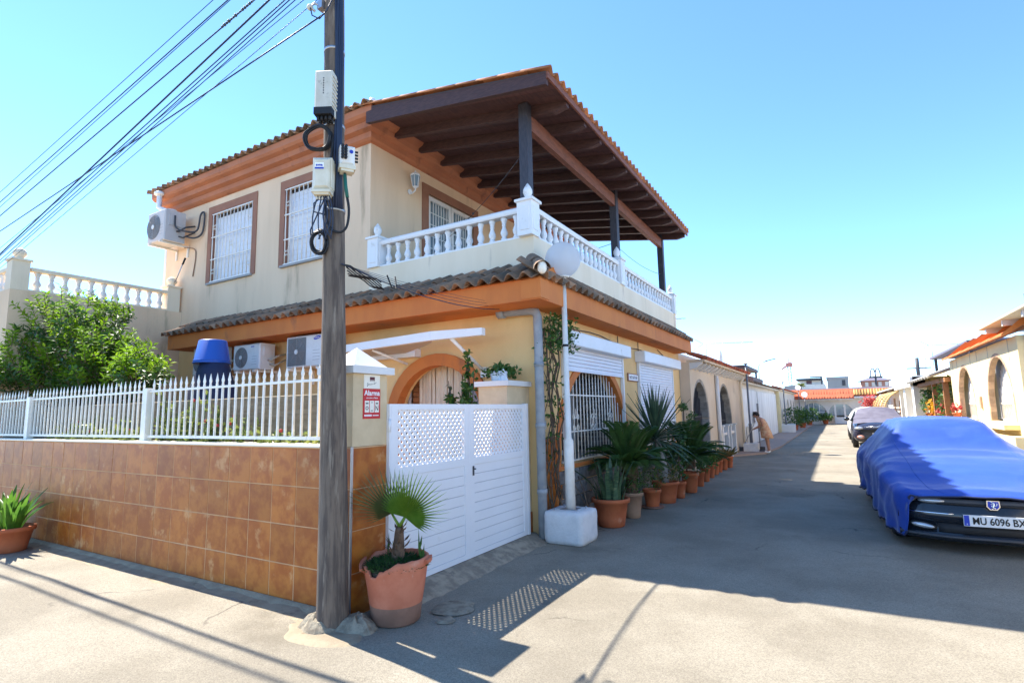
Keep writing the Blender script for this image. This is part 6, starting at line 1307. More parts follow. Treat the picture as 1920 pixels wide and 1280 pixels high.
mb = MB(); mb.prism([(53.2, 2.143), (54.3, 2.203), (54.3, 2.99), (53.25, 2.2)], 'x', -4.5, 1.25); mb.prism([(53.5, 2.37), (54.3, 2.37), (54.3, 2.95), (53.5, 2.4)], 'x', 1.26, 7.5); mb.build('roof_bed', 'rooftile_r', E_)
mb = MB()
for x in (-3.0, -1.3, .3): mb.box(x - .08, x + .08, 53.3, 54.0, 1.96, 2.06)
mb.build('corbel', 'white_wall', E_)
mb = MB(); mb.box(-.5, 1.1, 53.4, 54.0, 0, .06); mb.build('doorstep', 'mgrey', E_)
# ---------------------------------------------------------------- far buildings, crane, arch sign
t = thing('far_flats', 'white flats with dark rooftop pergola beyond the end house', 'flats', (-3, 92, 0))
mb = MB(); mb.box(-5.8, -1.2, 92, 99, 0, 4.75); mb.box(-4.6, -1.4, 92.3, 96, 4.75, 5.3); mb.build('wall', 'white_wall', t); mb = MB(); mb.box(-3.6, -2.9, 92.2, 92.3, 4.8, 5.25); mb.build('window', 'signred', t)
mb = MB(); mb.box(-4.9, -1.5, 91.4, 95, 5.33, 5.62); mb.box(-3.1, -1.5, 91.6, 94, 5.78, 5.86); mb.box(-1.7, -1.5, 91.5, 91.7, 4.7, 5.8); mb.box(-4.7, -4.6, 91.5, 91.6, 4.7, 5.4); mb.build('roof_pergola', 'dgrey', t)
mb = MB(); mb.box(-6.5, -5.0, 90.5, 91.9, 3.5, 4.6); mb.build('lower_wing', 'mgrey', t)
t = thing('grey_block', 'plain grey concrete block of flats beyond the end house', 'flats', (.5, 92, 0)); mb = MB(); mb.box(-.9, 1.75, 92, 98, 0, 5.35); mb.box(-1.0, 1.8, 91.9, 98.1, 5.36, 5.7); mb.build('wall', 'mgrey', t); mb = MB(); mb.box(.95, 1.35, 91.93, 91.99, 4.4, 5.2); mb.build('window', 'dgrey', t)
t = thing('brick_pavilion', 'faded brick building with low dark pyramid roof under the arch sign', 'building', (5, 94, 0)); mb = MB(); mb.box(3.4, 6.7, 94, 98, 0, 5.0); mb.build('wall', 'brickr', t); mb = MB(); mb.add([(3.0, 93.5, 5.0), (7.1, 93.5, 5.0), (7.1, 98.5, 5.0), (3.0, 98.5, 5.0), (5.05, 96, 5.75)], [(0, 1, 4), (1, 2, 4), (2, 3, 4), (3, 0, 4)]); mb.build('roof', 'violet', t)
for x in (3.8, 4.6, 5.4, 6.2): MB().box(x, x + .4, 93.95, 93.99, 4.2, 4.8).build('window', 'white_wall', t)
t = thing('arch_sign', 'tall roadside sign with golden-brown double arch letter M on a dark bar', 'sign', (5.1, 93, 0)); mb = MB()
for c in (-.29, .29): mb.tube([(5.1 + c + .31 * cos(a_ * pi / 14) * (1 if c else 1), 93, 5.55 + 1.15 * sin(a_ * pi / 14)) for a_ in range(15)], .085, 6)
mb.build('arches', 'signred', t); mb = MB(); mb.box(4.3, 5.95, 92.9, 93.1, 5.35, 5.56); mb.tube([(5.1, 93, 0), (5.1, 93, 5.36)], .12, 8); mb.build('bar', 'dgrey', t)
t = thing('tower_crane', 'small tower crane with reddish jib beyond the left row', 'crane', (-5.9, 95, 0)); mb = MB()
for sx in (-.22, .22):
    for sy in (-.22, .22): mb.tube([(-5.9 + sx, 95 + sy, 0), (-5.9 + sx, 95 + sy, 8.0)], .05, 4)
for k in range(16): z = .5 * k; mb.tube([(-6.12, 94.78, z), (-5.68, 94.78, z + .5)], .035, 4); mb.tube([(-6.12, 95.22, z + .5), (-6.12, 94.78, z)], .035, 4)
mb.build('mast', 'craneblue', t); mb = MB(); mb.tube([(-5.9, 95, 8.0), (-5.9, 95, 9.6)], [.09, .03], 5); mb.box(-6.3, -5.4, 94.7, 95.3, 7.7, 8.3); mb.hexa([(-7.0, 94.9, 7.2), (-5.6, 94.9, 8.1), (-5.6, 95.1, 8.1), (-7.0, 95.1, 7.2), (-7.0, 94.9, 7.45), (-5.6, 94.9, 8.5), (-5.6, 95.1, 8.5), (-7.0, 95.1, 7.45)]); mb.build('jib', 'cranered', t)
t = thing('far_tree', 'small green palm top showing over the far roofs', 'tree', (-4.2, 88, 0)); MB().tube([(-4.2, 88, 0), (-4.2, 88, 4.5)], .12, 6).build('trunk', 'bark', t); mb = MB(); random.seed(3)
for i in range(60): a_ = i * 2.4; leaf(mb, V((-4.2, 88, 4.55)), V((cos(a_), sin(a_), rnd(-.3, .8))), V((0, 0, 1)), rnd(.5, .8), .06, .2, .3)
mb.build('crown', 'leafy', t, fix=False)
# ================================================================ right row
RX = 3.2
Rr = thing('row_house', 'pale yellow arched house with stepped orange roof on the right', 'house', (RX, 18, 0))
wa, da = arch(19.95, 1.12, 1.16, 1.55, 20, 1.0), arch(16.25, 1.15, 1.16, 1.55, 20, 1.0)
mb = MB(); holed(mb, rect(14.42, 22.0, 0, 2.92), [wa, da], 'x', RX, RX + .13); mb.build('wall', 'yellow_row', Rr)
sv2 = MB().cham(.005, .12, -.006, .09, -.1, .1, .01, 'x', -1).mesh('arch_stone', 'stonet')
for c, r, zs in ((19.95, 1.12, 1.55), (16.25, 1.15, 1.55)):
    for i in range(2): inst(sv2, 'arch_stone', (RX - .01, c + r - .085, 1.27 + i * .2), Rr); inst(sv2, 'arch_stone', (RX - .01, c - r + .002, 1.27 + i * .2), Rr)
    for i in range(18): a_ = pi * (i + .5) / 18; inst(sv2, 'arch_stone', (RX - .01, c + (r - .085) * cos(a_), zs + (r - .085) * sin(a_)), Rr, rot=(a_, 0, 0))
mb = MB(); mb.box(4.3, 4.4, 14.5, 22, 0, 2.9); mb.box(3.56, 4.3, 14.5, 22, 1.0, 1.1); mb.box(3.56, 4.3, 14.5, 22, 2.85, 2.91); mb.build('porch_wall', 'lgrey', Rr)
for c, r in ((19.95, 1.1), (16.25, 1.12)):
    mb = MB()
    for i in range(17): y = c - r + 2 * r * (i + .5) / 17; h = 1.55 + sqrt(max(0, r * r - (y - c) ** 2)); mb.tube([(3.42, y, 1.16), (3.42, y, h)], .013, 4)
    MB().prism(arch(c, r, 1.17, 1.55, 16), 'x', 3.47, 3.49).build('glazing', 'blind', Rr); mb.box(3.40, 3.44, c - r, c + r, 1.55, 1.59); mb.box(3.40, 3.44, c - r, c + r, 1.16, 1.2); mb.build('grille', 'white_metal', Rr)
mb = MB(); mb.box(3.36, 3.41, 16.0, 16.08, 1.1, 2.42); mb.box(3.36, 3.41, 15.32, 15.40, 1.1, 2.42); mb.box(3.36, 3.41, 15.4, 16.0, 2.3, 2.42); mb.box(3.36, 3.41, 15.4, 16.0, 1.9, 1.95); mb.box(3.36, 3.41, 15.4, 16.0, 1.1, 1.2)
for i in range(5): y = 15.46 + i * .12; mb.box(3.37, 3.39, y - .012, y + .012, 1.2, 2.3)
mb.build('entrance_door', 'white', Rr)
mb = MB(); mb.box(3.45, 3.47, 15.4, 16.0, 1.2, 2.3); mb.prism([(15.35, 2.425), (16.05, 2.425), (15.85, 2.56), (15.5, 2.56)], 'x', 3.34, 3.44); mb.build('door_blind', 'rooftile_r', Rr)
mb = MB(); mb.box(3.0, 3.199, 18.7, 21.2, 1.08, 1.15); mb.box(2.95, 3.199, 15.0, 17.5, 1.02, 1.12); mb.box(2.98, 3.199, 14.42, 22, 0, .9); mb.build('window_sill', 'yellow_row', Rr)
mb = MB()
for i in range(7): y0 = 14.42 + i * 1.1; mb.hexa([(2.98, y0, 2.925 + .0), (2.98, y0 + 1.12, 2.925), (3.75, y0 + 1.12, 3.20), (3.75, y0, 3.36), (2.98, y0, 2.96), (2.98, y0 + 1.12, 2.96), (3.5, y0 + 1.12, 3.26), (3.5, y0, 3.42)])
mb.build('stepped_roof', 'orange', Rr)
for y in (15.1, 16.9, 18.1, 18.9, 20.8, 21.5): MB().box(RX - .006, RX - .001, y - .008, y + .008, 2.3 + .2 * ((y * 7) % 1), 2.915).build('rain_stain', 'mgrey', Rr)
MB().cham(3.15, 3.199, 18.05, 18.2, 1.45, 1.75, .01, 'x', -1).build('meter_box', 'stonet', Rr)
t = thing('potted_shrub', 'dark red potted plant on the window ledge of the yellow house', 'potted plant', (3.05, 20.9, 1.15)); MB().lathe(pot_prof(.12, .16), (3.08, 20.9, 1.152), 12, cap=False).build('pot', 'terracotta', t); mb = MB(); random.seed(6)
for i in range(90): leaf(mb, V((3.08, 20.9, 1.45)) + rv() * rnd(.03, .16), rv(), rv(), .08, .025)
mb.build('foliage', 'flower_r', t, fix=False)
W_ = thing('awning', 'white pitched awning at the right edge of the picture', 'awning', (3.4, 14, 3.2)); mb = MB(); mb.box(2.98, 4.6, 12.0, 16.5, 3.26, 3.30); mb.build('sheet', 'canvas', W_)
for y in (13.2, 14.6, 16.0): MB().box(3.05, 4.5, y - .04, y + .04, 3.14, 3.258).build('beam', 'white_wall', W_)
R0 = thing('row_house', 'white house side wall at the right edge of the picture', 'house', (3.3, 11, 0)); mb = MB(); mb.box(3.32, 7, 2, 14.40, 0, 3.0); mb.build('wall', 'lgrey', R0)
for y in (5.0, 8.6):
    w_ = MB().box(3.27, 3.319, y - .06, y + 1.36, 1.0, 1.06).build('window', 'white_wall', R0); MB().box(3.31, 3.318, y, y + 1.3, 1.061, 2.3).build('pane', 'glassd', w_)
    for k in range(9): MB().box(3.28, 3.295, y + .04 + k * .15, y + .055 + k * .15, 1.061, 2.3).build('bar', 'white_metal', w_)
MB().box(3.30, 3.319, 2, 14.4, 0, .5).build('plinth', 'mgrey', R0)
t = thing('stair_rail', 'dark slatted wooden rail at the right edge behind the blue car', 'railing', (2.9, 13.4, .4)); mb = MB()
for i in range(5): mb.box(2.95, 3.25, 12.2, 13.2, .45 + i * .13, .52 + i * .13)
mb.build('slat', 'redwoodslat', t)
# porch with plants
P = thing('porch_house', 'house with a plant-filled open porch and timber lean-to roof on the right', 'house', (RX, 26, 0))
mb = MB(); mb.box(4.4, 4.6, 22.02, 36, 0, 3.0); mb.box(3.3, 4.4, 28.4, 28.6, 0, 2.7); mb.box(RX, 3.35, 22.02, 28.4, 0, 1.0); mb.build('wall', 'yellow_row', P)
mb = MB(); mb.prism([(2.7, 2.48), (4.6, 3.2), (4.6, 3.26), (2.7, 2.54)], 'y', 22.4, 29.0); mb.build('lean_to_roof', 'mgrey', P)
rm2 = MB().prism([(2.66, 2.42), (4.5, 3.12), (4.5, 3.2), (2.66, 2.5)], 'y', 0, .08).mesh('rafter', 'canvas')
for i in range(10): inst(rm2, 'rafter', (0, 22.5 + i * .7, -.002), P)
mb = MB(); mb.box(3.05, 3.2, 22.1, 29.0, 2.28, 2.42); mb.box(3.05, 3.2, 24.9, 25.05, 1.0, 2.28); mb.box(3.05, 3.2, 22.6, 22.72, 1.0, 2.28); mb.build('timber_beam', 'redwoodslat', P)
mb = MB(); mb.box(2.9, 3.4, 29.02, 29.7, 0, 2.8); mb.box(2.95, 3.4, 33.0, 33.8, 0, 2.8); mb.box(2.8, 3.5, 29.02, 36.6, 2.35, 2.75); mb.box(3.0, 4.4, 36.2, 36.5, 0, 2.4); mb.build('white_column', 'white_wall', P)
mb = MB(); mb.box(3.0, 3.4, 29.72, 32.98, 0, .9); mb.build('low_wall', 'white_wall', P)
random.seed(14)
for k, (y, z, mt_, n_, s, lab) in enumerate(((23.4, 1.7, 'leafm', 260, .5, 'green hanging plant in the right porch nearest the yellow house'), (24.2, 1.25, 'flower_r', 160, .32, 'orange-red flowers on the porch ledge'), (23.2, 2.15, 'leafy', 160, .3, 'yellow-green foliage under the porch roof'), (26.6, 1.35, 'flower_y', 170, .33, 'yellow flowers on the porch ledge beside the post'), (27.9, 1.7, 'leafm', 240, .45, 'green climbing plant by the white column'), (22.9, 1.1, 'leafo', 120, .25, 'bronze foliage pot at the near end of the porch ledge'))):
    t = thing('porch_plant', lab, 'plant', (3.15, y, 1.0)); MB().lathe(pot_prof(.16, .22), (3.25, y, 1.002), 12, cap=False).build('pot', 'terracotta', t); mb = MB()
    for i in range(n_): p = V((3.22, y, z)) + V((rnd(-.5, .5) * s, rnd(-1, 1) * s * 1.2, rnd(-1, 1) * s)); leaf(mb, p, rv(), rv(), rnd(.09, .15), rnd(.03, .05))
    mb.build('foliage', mt_, t, fix=False)
K = thing('canopy_house', 'far right house with a curved yellow slatted canopy', 'house', (RX, 44, 0)); mb = MB(); mb.box(3.6, 8, 36.6, 54, 0, 2.8); mb.box(3.0, 3.3, 50.5, 51.0, 0, 2.4); mb.box(3.0, 3.3, 52.2, 52.6, 0, 2.4); mb.build('wall', 'white_wall', K)
mb = MB()
for i in range(13):
    a_ = i * .125; mb.box(3.6 - 1.25 * sin(a_ + .05), 3.62 - 1.25 * sin(a_ + .05) + .09, 37.5, 49.5, 1.25 + 1.2 * cos(a_ + .05), 1.28 + 1.2 * cos(a_ + .05) + .01)
for y in (37.6, 40.5, 43.5, 46.5, 49.4): mb.tube([(3.6 - 1.28 * sin(i * .16), y, 1.22 + 1.22 * cos(i * .16)) for i in range(11)], .04, 5)
mb.build('curved_canopy', 'canopyy', K)
mb = MB(); mb.prism([(2.9, 2.5), (5.5, 3.0), (5.5, 3.08), (2.9, 2.58)], 'y', 36.7, 53.8); mb.build('roof', 'lgrey', K)
for q in ((39, 40, .1, 2.0), (43, 44.4, .8, 1.8), (47, 48, .1, 2.0)): MB().box(3.57, 3.598, *q).build('window', 'stonet', K)
t = thing('red_shrub', 'red-leaved shrub behind the dark car at the far right', 'shrub', (2.2, 50, 0)); MB().tube([(2.2, 50, 0), (2.2, 50, 1.2)], .05, 6).build('stem', 'bark', t); mb = MB()
for i in range(380): p = V((2.2, 50, 1.75)) + rv() * rnd(.1, .75); leaf(mb, p, rv(), rv(), rnd(.16, .28), rnd(.04, .07))
mb.build('foliage', 'flower_r', t, fix=False)
t = thing('roof_pergola', 'grey-violet flat shade roof on posts above the right porch house', 'pergola', (5, 28, 3)); mb = MB(); mb.hexa([(3.7, 22, 3.50), (6.5, 22, 3.5), (6.5, 30, 3.5), (3.7, 30, 3.5), (3.7, 22, 3.56), (6.5, 22, 3.56), (6.5, 30, 3.6), (3.7, 30, 3.6)]); mb.build('shade', 'violet', t)
for y in (22.4, 29.5): MB().box(3.8, 3.9, y, y + .1, 2.9, 3.5).build('post', 'dgrey', t)
aerial('tv aerial with long boom above the right porch', 4.2, 33, 3.0, 4.45, 2.0, .2); aerial('second small tv aerial on the far right roofs', 4.6, 39, 3.0, 4.2, .8, .2)
t = thing('chimney_pipe', 'thick dark pipe standing on the far right roofs', 'pipe', (4.0, 37, 2.8)); mb = MB(); mb.tube([(4.0, 37, 2.8), (4.0, 37, 4.1)], .09, 8); mb.box(3.5, 4.6, 36.95, 37.05, 3.5, 3.56); mb.build('pipe', 'dgrey', t)
t = thing('chimney_pipe', 'dark chimney pipe above the stepped orange roof', 'pipe', (3.8, 15.8, 3.3)); MB().tube([(3.8, 15.8, 3.2), (3.75, 15.8, 3.95)], .03, 8).build('pipe', 'dgrey', t)
t = thing('satellite_dish', 'pale satellite dish on the roof at the right edge', 'dish', (4.4, 15, 3.4)); MB().sphere((4.4, 15.0, 3.55), .25, 14, 8, (.4, 1, 1)).build('dish', 'lgrey', t)
# ================================================================ covered car
random.seed(61)
CX, CY, CZ = 1.31, 7.62, 0.0
CR = radians(2.0)
T_ = thing('covered_car', 'dark saloon car under a blue cover, front bumper and number plate showing', 'car', (CX, CY, 0))
CM = Matrix.Translation(V((CX, CY, 0))) @ Matrix.Rotation(CR, 4, 'Z')
def lp(tab, v):
    for (a_, b_), (c_, d_) in zip(tab, tab[1:]):
        if v <= c_: f = (v - a_) / (c_ - a_); f = f * f * (3 - 2 * f); return b_ + (d_ - b_) * f
    return tab[-1][1]
TOP = [(0, .60), (.12, .66), (1.2, .93), (1.5, .99), (2.35, 1.37), (2.9, 1.40), (3.4, 1.37), (4.1, 1.06), (4.65, .98), (4.75, .9)]
HW = [(0, .70), (.25, .82), (.7, .88), (1.5, .87), (2.2, .87), (2.6, .87), (4.2, .90), (4.75, .78)]
TW_ = [(0, .62), (1.2, .66), (2.4, .47), (3.3, .47), (4.1, .60), (4.75, .6)]
HEM = [(0, .58), (.04, .30), (.12, .13), (1.2, .17), (3, .22), (4.75, .25)]
nv, nu = 110, 64; vs = []
for j in range(nv + 1):
    v = 4.75 * j / nv; zt_, hw, tw, hm_ = lp(TOP, v), lp(HW, v), lp(TW_, v), lp(HEM, v)
    sh = min(zt_ - .06, .66 + .1 * min(1, v)); prof = [(-hw * .985, hm_), (-hw * 1.0, (hm_ + sh) / 2), (-hw, sh), (-(hw + tw) / 2 - .02, (sh + zt_) / 2 + .02), (-tw, zt_ - .025), (-tw * .5, zt_ - .003), (0, zt_ + .005)]
    prof = prof + [(-a_, b_) for a_, b_ in prof[-2::-1]]
    L_ = [0]
    for p, q in zip(prof, prof[1:]): L_.append(L_[-1] + sqrt((p[0] - q[0]) ** 2 + (p[1] - q[1]) ** 2))
    for i in range(nu + 1):
        s = L_[-1] * i / nu; k = 0
        while k < len(prof) - 2 and L_[k + 1] < s: k += 1
        f = (s - L_[k]) / max(1e-6, L_[k + 1] - L_[k]); x = prof[k][0] + (prof[k + 1][0] - prof[k][0]) * f; z = prof[k][1] + (prof[k + 1][1] - prof[k][1]) * f
        p = V((x, v, z)); side = min(1, max(0, (abs(x) - .45) / .4)); low = max(0, 1 - (z - .2) / .7)
        w1 = noise.noise(V((x * 1.7, v * 1.7, z * 1.4))); w2 = 1 - abs(noise.noise(V((x * 1.1 + 3, v * 2.1 + z * 2, z * 1.2)))) * 2; w3 = 1 - abs(noise.noise(V((x * 2.3, v * 1.2 - 2 * x, z * 4 + 7)))) * 2
        bul = exp(-((v - 1.75) / .22) ** 2 - ((abs(x) - hw) / .22) ** 2 - ((z - .88) / .16) ** 2)
        w4 = 1 - abs(noise.noise(V((x * .9 + v * .9, v * 1.6 - x * 1.3, z * 2 + 3)))) * 2
        w5 = 1 - abs(noise.noise(V((x * .55 + v * 1.5, v * .5 - x * 1.5, 9 + z * .8)))) * 2
        dsp = .012 * w1 + (.018 + .03 * side) * max(0, w2 - .62) + .035 * side * max(0, w3 - .6) + .035 * max(0, w5 - .86) + side * low * (.045 * sin(v * 7 + 4 * w1 + z * 3) + .03 * w2) + .09 * bul
        n_ = V((x / max(.3, hw), 0 if j else -.6, .9 * (z / max(.3, zt_)) ** 2)); n_.normalize()
        p += n_ * dsp
        if i in (0, nu): p.z += .04 * noise.noise(V((v * 4, i, 2))) + .012 * sin(v * 61) * (1 if v > .4 else 0)
        if j == 0: p.z += .015 * noise.noise(V((x * 4, 0, 3))); p.y += .05 * (1 - (abs(x) / .7) ** 2) * -1
        vs.append(CM @ p)
mb = MB(); mb.add(vs, [(j * (nu + 1) + i, j * (nu + 1) + i + 1, (j + 1) * (nu + 1) + i + 1, (j + 1) * (nu + 1) + i) for j in range(nv) for i in range(nu)] + [tuple(nv * (nu + 1) + i for i in range(nu + 1))], True)
o = mb.build('car_cover', 'carcover', T_); so = o.modifiers.new('s', 'SOLIDIFY'); so.thickness = .006; so.offset = 1
mb = MB(); mb.tube([vs[j * (nu + 1)] for j in range(2, nv + 1)], .012, 5); mb.tube([vs[i] + V((0, -.004, 0)) for i in range(nu + 1)], .010, 5); mb.tube([vs[j * (nu + 1) + nu] for j in range(2, nv + 1)], .012, 5); mb.build('hem_cord', 'navy', T_)
mb = MB(); mb.tube([vs[j * (nu + 1) + 20] + V((0, 0, .006)) for j in range(0, nv + 1)], .0045, 4); mb.tube([vs[j * (nu + 1) + 44] + V((0, 0, .006)) for j in range(0, nv + 1)], .0045, 4); mb.build('seam', 'carcover', T_)
# body below the cover: bumper lofted across x
def loft(name, mat, stations, prof, parent, closed=False): # stations: (x, dy, dz scale) ; prof: list (y,z)
    vs = []; k = len(prof)
    for x, dy, zs_ in stations: vs += [CM @ V((x, y + dy, z * zs_)) for y, z in prof]
    fs = [(s * k + i, s * k + (i + 1) % k, (s + 1) * k + (i + 1) % k, (s + 1) * k + i) for s in range(len(stations) - 1) for i in range(k - (0 if closed else 1))]
    if closed: fs += [tuple(range(k)), tuple(range((len(stations) - 1) * k, len(stations) * k))]
    return MB().add(vs, fs, True).build(name, mat, parent)
st_ = [(x, .02 + .30 * (abs(x) / .86) ** 3.2, 1.0) for x in [-.80 + 1.60 * i / 24 for i in range(25)]]
loft('bumper', 'carpaint', st_, [(.3, .60), (.02, .585), (-.03, .55), (-.05, .50), (-.075, .44), (-.085, .40), (-.08, .335), (-.05, .32), (-.05, .215), (-.085, .205), (-.09, .165), (-.06, .13), (.3, .12)], T_)
loft('lower_lip', 'dgrey', [(x, y, z) for x, y, z in st_], [(-.088, .198), (-.105, .19), (-.105, .172), (-.088, .168)], T_, True)
loft('air_intake', 'black', [s for s in st_ if abs(s[0]) < .52], [(-.053, .318), (-.056, .317), (-.056, .222), (-.053, .218)], T_, True)
loft('bumper_trim', 'chrome', [s for s in st_ if .30 < s[0] < .80], [(-.083, .425), (-.092, .424), (-.092, .412), (-.083, .411)], T_, True); loft('bumper_trim', 'chrome', [s for s in st_ if -.80 < s[0] < -.30], [(-.083, .425), (-.092, .424), (-.092, .412), (-.083, .411)], T_, True)
loft('grille_bar', 'dgrey', [s for s in st_ if abs(s[0]) < .50], [(-.03, .575), (-.045, .575), (-.06, .545), (-.05, .51), (-.04, .51)], T_, True)
loft('grille_opening', 'black', [s for s in st_ if abs(s[0]) < .48], [(-.052, .536), (-.064, .532), (-.066, .516), (-.055, .512)], T_, True)
for s in (-1, 1):
    fx = s * .60; dy = .02 + .30 * (.60 / .86) ** 3.2
    mb = MB(); mb.sphere((0, 0, 0), 1, 16, 10, (.13, .03, .042)); mb.xf(CM @ Matrix.Translation((fx, dy - .072, .275)) @ Matrix.Rotation(s * .30, 4, 'Z') @ Matrix.Rotation(s * -.12, 4, 'Y')); mb.build('fog_lamp_bezel', 'black', T_)
    mb = MB(); mb.sphere((0, 0, 0), 1, 16, 10, (.105, .02, .026)); mb.xf(CM @ Matrix.Translation((fx - s * .0, dy - .096, .276)) @ Matrix.Rotation(s * .30, 4, 'Z') @ Matrix.Rotation(s * -.12, 4, 'Y')); mb.build('fog_lamp', 'lens', T_)
mb = MB(); mb.box(-.262, .262, -.105, -.085, .315, .428); mb.xf(CM); pl_ = mb.build('number_plate', 'plate', T_)
mb = MB(); mb.box(-.258, -.214, -.1075, -.1052, .32, .424); mb.xf(CM); mb.build('plate_band', 'blueprint', pl_)
RT = CM.to_3x3() @ Matrix(((1, 0, 0), (0, 0, -1), (0, 1, 0)))
text('MU 6096 BX', .100, tuple(CM @ V((.022, -.107, .369))), RT, 'ink', pl_, depth=.0015, bold=.0016, sx=.80)
text('E', .022, tuple(CM @ V((-.236, -.109, .335))), RT, 'whiteprint', pl_)
mb = MB(); mb._prism([tuple(CM @ V((a_, -.085, b_))) for a_, b_ in ((-.052, .582), (.052, .582), (.056, .52), (.03, .488), (-.03, .488), (-.056, .52))] + [tuple(CM @ V((a_, -.05, b_))) for a_, b_ in ((-.052, .582), (.052, .582), (.056, .52), (.03, .488), (-.03, .488), (-.056, .52))], 6, False); bd = mb.build('badge', 'chrome', T_)
mb = MB(); mb._prism([tuple(CM @ V((a_ * .84, -.0865, .537 + (b_ - .537) * .84))) for a_, b_ in ((-.052, .582), (.052, .582), (.056, .52), (.03, .488), (-.03, .488), (-.056, .52))] + [tuple(CM @ V((a_ * .84, -.084, .537 + (b_ - .537) * .84))) for a_, b_ in ((-.052, .582), (.052, .582), (.056, .52), (.03, .488), (-.03, .488), (-.056, .52))], 6, False); mb.build('badge_field', 'blueprint', bd)
mb = MB()
for pth, r in (([(-.012, .50), (-.004, .52), (.006, .54), (.004, .556), (-.008, .566)], .008), ([(-.008, .566), (-.022, .572)], .006), ([(.002, .545), (-.022, .548)], .005), ([(.004, .53), (-.02, .528)], .005), ([(-.004, .52), (.012, .508), (.014, .497)], .006), ([(.006, .53), (.026, .535), (.03, .555), (.022, .56)], .004)): mb.tube([tuple(CM @ V((a_, -.089, b_))) for a_, b_ in pth], r, 5)
mb.build('badge_lion', 'chrome', bd)
def wheel(parent, M4, r, w, mt='chrome'):
    mb = MB(); mb.lathe([(r * .62, -w / 2), (r * .93, -w / 2), (r, -w / 2 + .03), (r, w / 2 - .03), (r * .93, w / 2), (r * .62, w / 2)], (0, 0, 0), 28); mb.xf(M4 @ Matrix.Rotation(pi / 2, 4, 'Y')); wt = mb.build('wheel', 'black', parent)
    mb = MB(); mb.lathe([(.02, w / 2 - .02), (r * .2, w / 2 - .02), (r * .6, w / 2 - .03), (r * .64, w / 2), (r * .6, w / 2 + .002)], (0, 0, 0), 24, cap=False)
    mb.xf(M4 @ Matrix.Rotation(pi / 2, 4, 'Y')); mb.build('rim', 'steel', wt)
for s in (-1, 1):
    for y in (.78, 3.6): wheel(T_, CM @ Matrix.Translation((s * .71, y, .315)) @ Matrix.Rotation(0 if s > 0 else pi, 4, 'Z'), .315, .2)
mb = MB(); mb.box(-.8, .8, .25, 4.5, .2, .55); mb.xf(CM); mb.build('floor_pan', 'black', T_)
for s in (-1, 1):
    mb = MB(); mb.sphere((0, 0, 0), 1, 14, 8, (.13, .05, .03)); mb.xf(CM @ Matrix.Translation((s * .50, .03, .545)) @ Matrix.Rotation(s * .2, 4, 'Z')); mb.build('headlight', 'lens', T_)
# ================================================================ dark parked car further on
DX, DY = 1.30, 24.0
D = thing('parked_car', 'purple-black parked car with a cloth screen cover, behind the blue covered car', 'car', (DX, DY, 0))
DMt = Matrix.Translation((DX, DY, 0))
SEC = [ # y, list of (x,z) bottom centre to top centre
 (0.0, [(0, .26), (.55, .26), (.70, .32), (.74, .45), (.72, .60), (.55, .72), (0, .75)]),
 (.10, [(0, .2), (.65, .2), (.80, .30), (.82, .48), (.80, .66), (.62, .82), (0, .86)]),
 (.45, [(0, .2), (.75, .2), (.86, .32), (.875, .52), (.85, .74), (.68, .93), (0, .97)]),
 (1.0, [(0, .2), (.78, .2), (.87, .32), (.88, .55), (.86, .82), (.72, .98), (0, 1.04)]),
 (1.3, [(0, .2), (.78, .2), (.87, .32), (.88, .55), (.86, .86), (.72, 1.03), (0, 1.09)]),
 (1.95, [(0, .2), (.78, .2), (.87, .32), (.885, .55), (.86, .90), (.62, 1.42), (0, 1.48)]),
 (2.6, [(0, .2), (.78, .2), (.87, .32), (.885, .55), (.86, .92), (.60, 1.47), (0, 1.53)]),
 (3.6, [(0, .2), (.78, .2), (.87, .32), (.88, .55), (.85, .92), (.60, 1.42), (0, 1.48)]),
 (4.05, [(0, .25), (.70, .25), (.82, .36), (.83, .6), (.80, .9), (.58, 1.1), (0, 1.15)]),
 (4.15, [(0, .3), (.6, .3), (.74, .4), (.75, .6), (.72, .8), (.5, .95), (0, 1.0)])]
vs = []; k = 12
for y, pr in SEC:
    ring = [(x, z) for x, z in pr] + [(-x, z) for x, z in pr[-2:0:-1]]; vs += [DMt @ V((x, y - .06 * (1 - (x / .8) ** 2) * (1 if y < .5 else 0), z)) for x, z in ring]
mb = MB(); mb.add(vs, [(s * k + i, s * k + (i + 1) % k, (s + 1) * k + (i + 1) % k, (s + 1) * k + i) for s in range(len(SEC) - 1) for i in range(k)] + [tuple(range(k))[::-1], tuple(range((len(SEC) - 1) * k, len(SEC) * k))], True)
o = mb.build('body', 'carpaint2', D); ss = o.modifiers.new('s', 'SUBSURF'); ss.levels = 2; ss.render_levels = 2
mb = MB(); n, m_ = 14, 8; vs = []
for j in range(m_ + 1):
    for i in range(n + 1): f, g_ = i / n * 2 - 1, j / m_; w = .80 - .20 * g_; y = 1.06 + .86 * g_ ; z = 1.08 + .42 * g_ - .04 * f * f * (1 + g_) + .012 * noise.noise(V((f * 3, g_ * 5, 1))); vs.append(DMt @ V((f * w, y - .02 + .03 * f * f, z + .012)))
mb.add(vs, [(j * (n + 1) + i, j * (n + 1) + i + 1, (j + 1) * (n + 1) + i + 1, (j + 1) * (n + 1) + i) for j in range(m_) for i in range(n)], True); mb.build('windscreen_cover', 'cover_and_sheen', D)
mb = MB(); n = 14; vs = []
for j in range(5):
    for i in range(n + 1): f, g_ = i / n * 2 - 1, j / 4; vs.append(DMt @ V((f * (.78 + .05 * (1 - g_)), .42 + .66 * g_, 1.005 - .06 * (1 - g_) * 1 - .055 * f * f + .095 * g_ + .012 * noise.noise(V((f * 4, g_ * 3, 8))))))
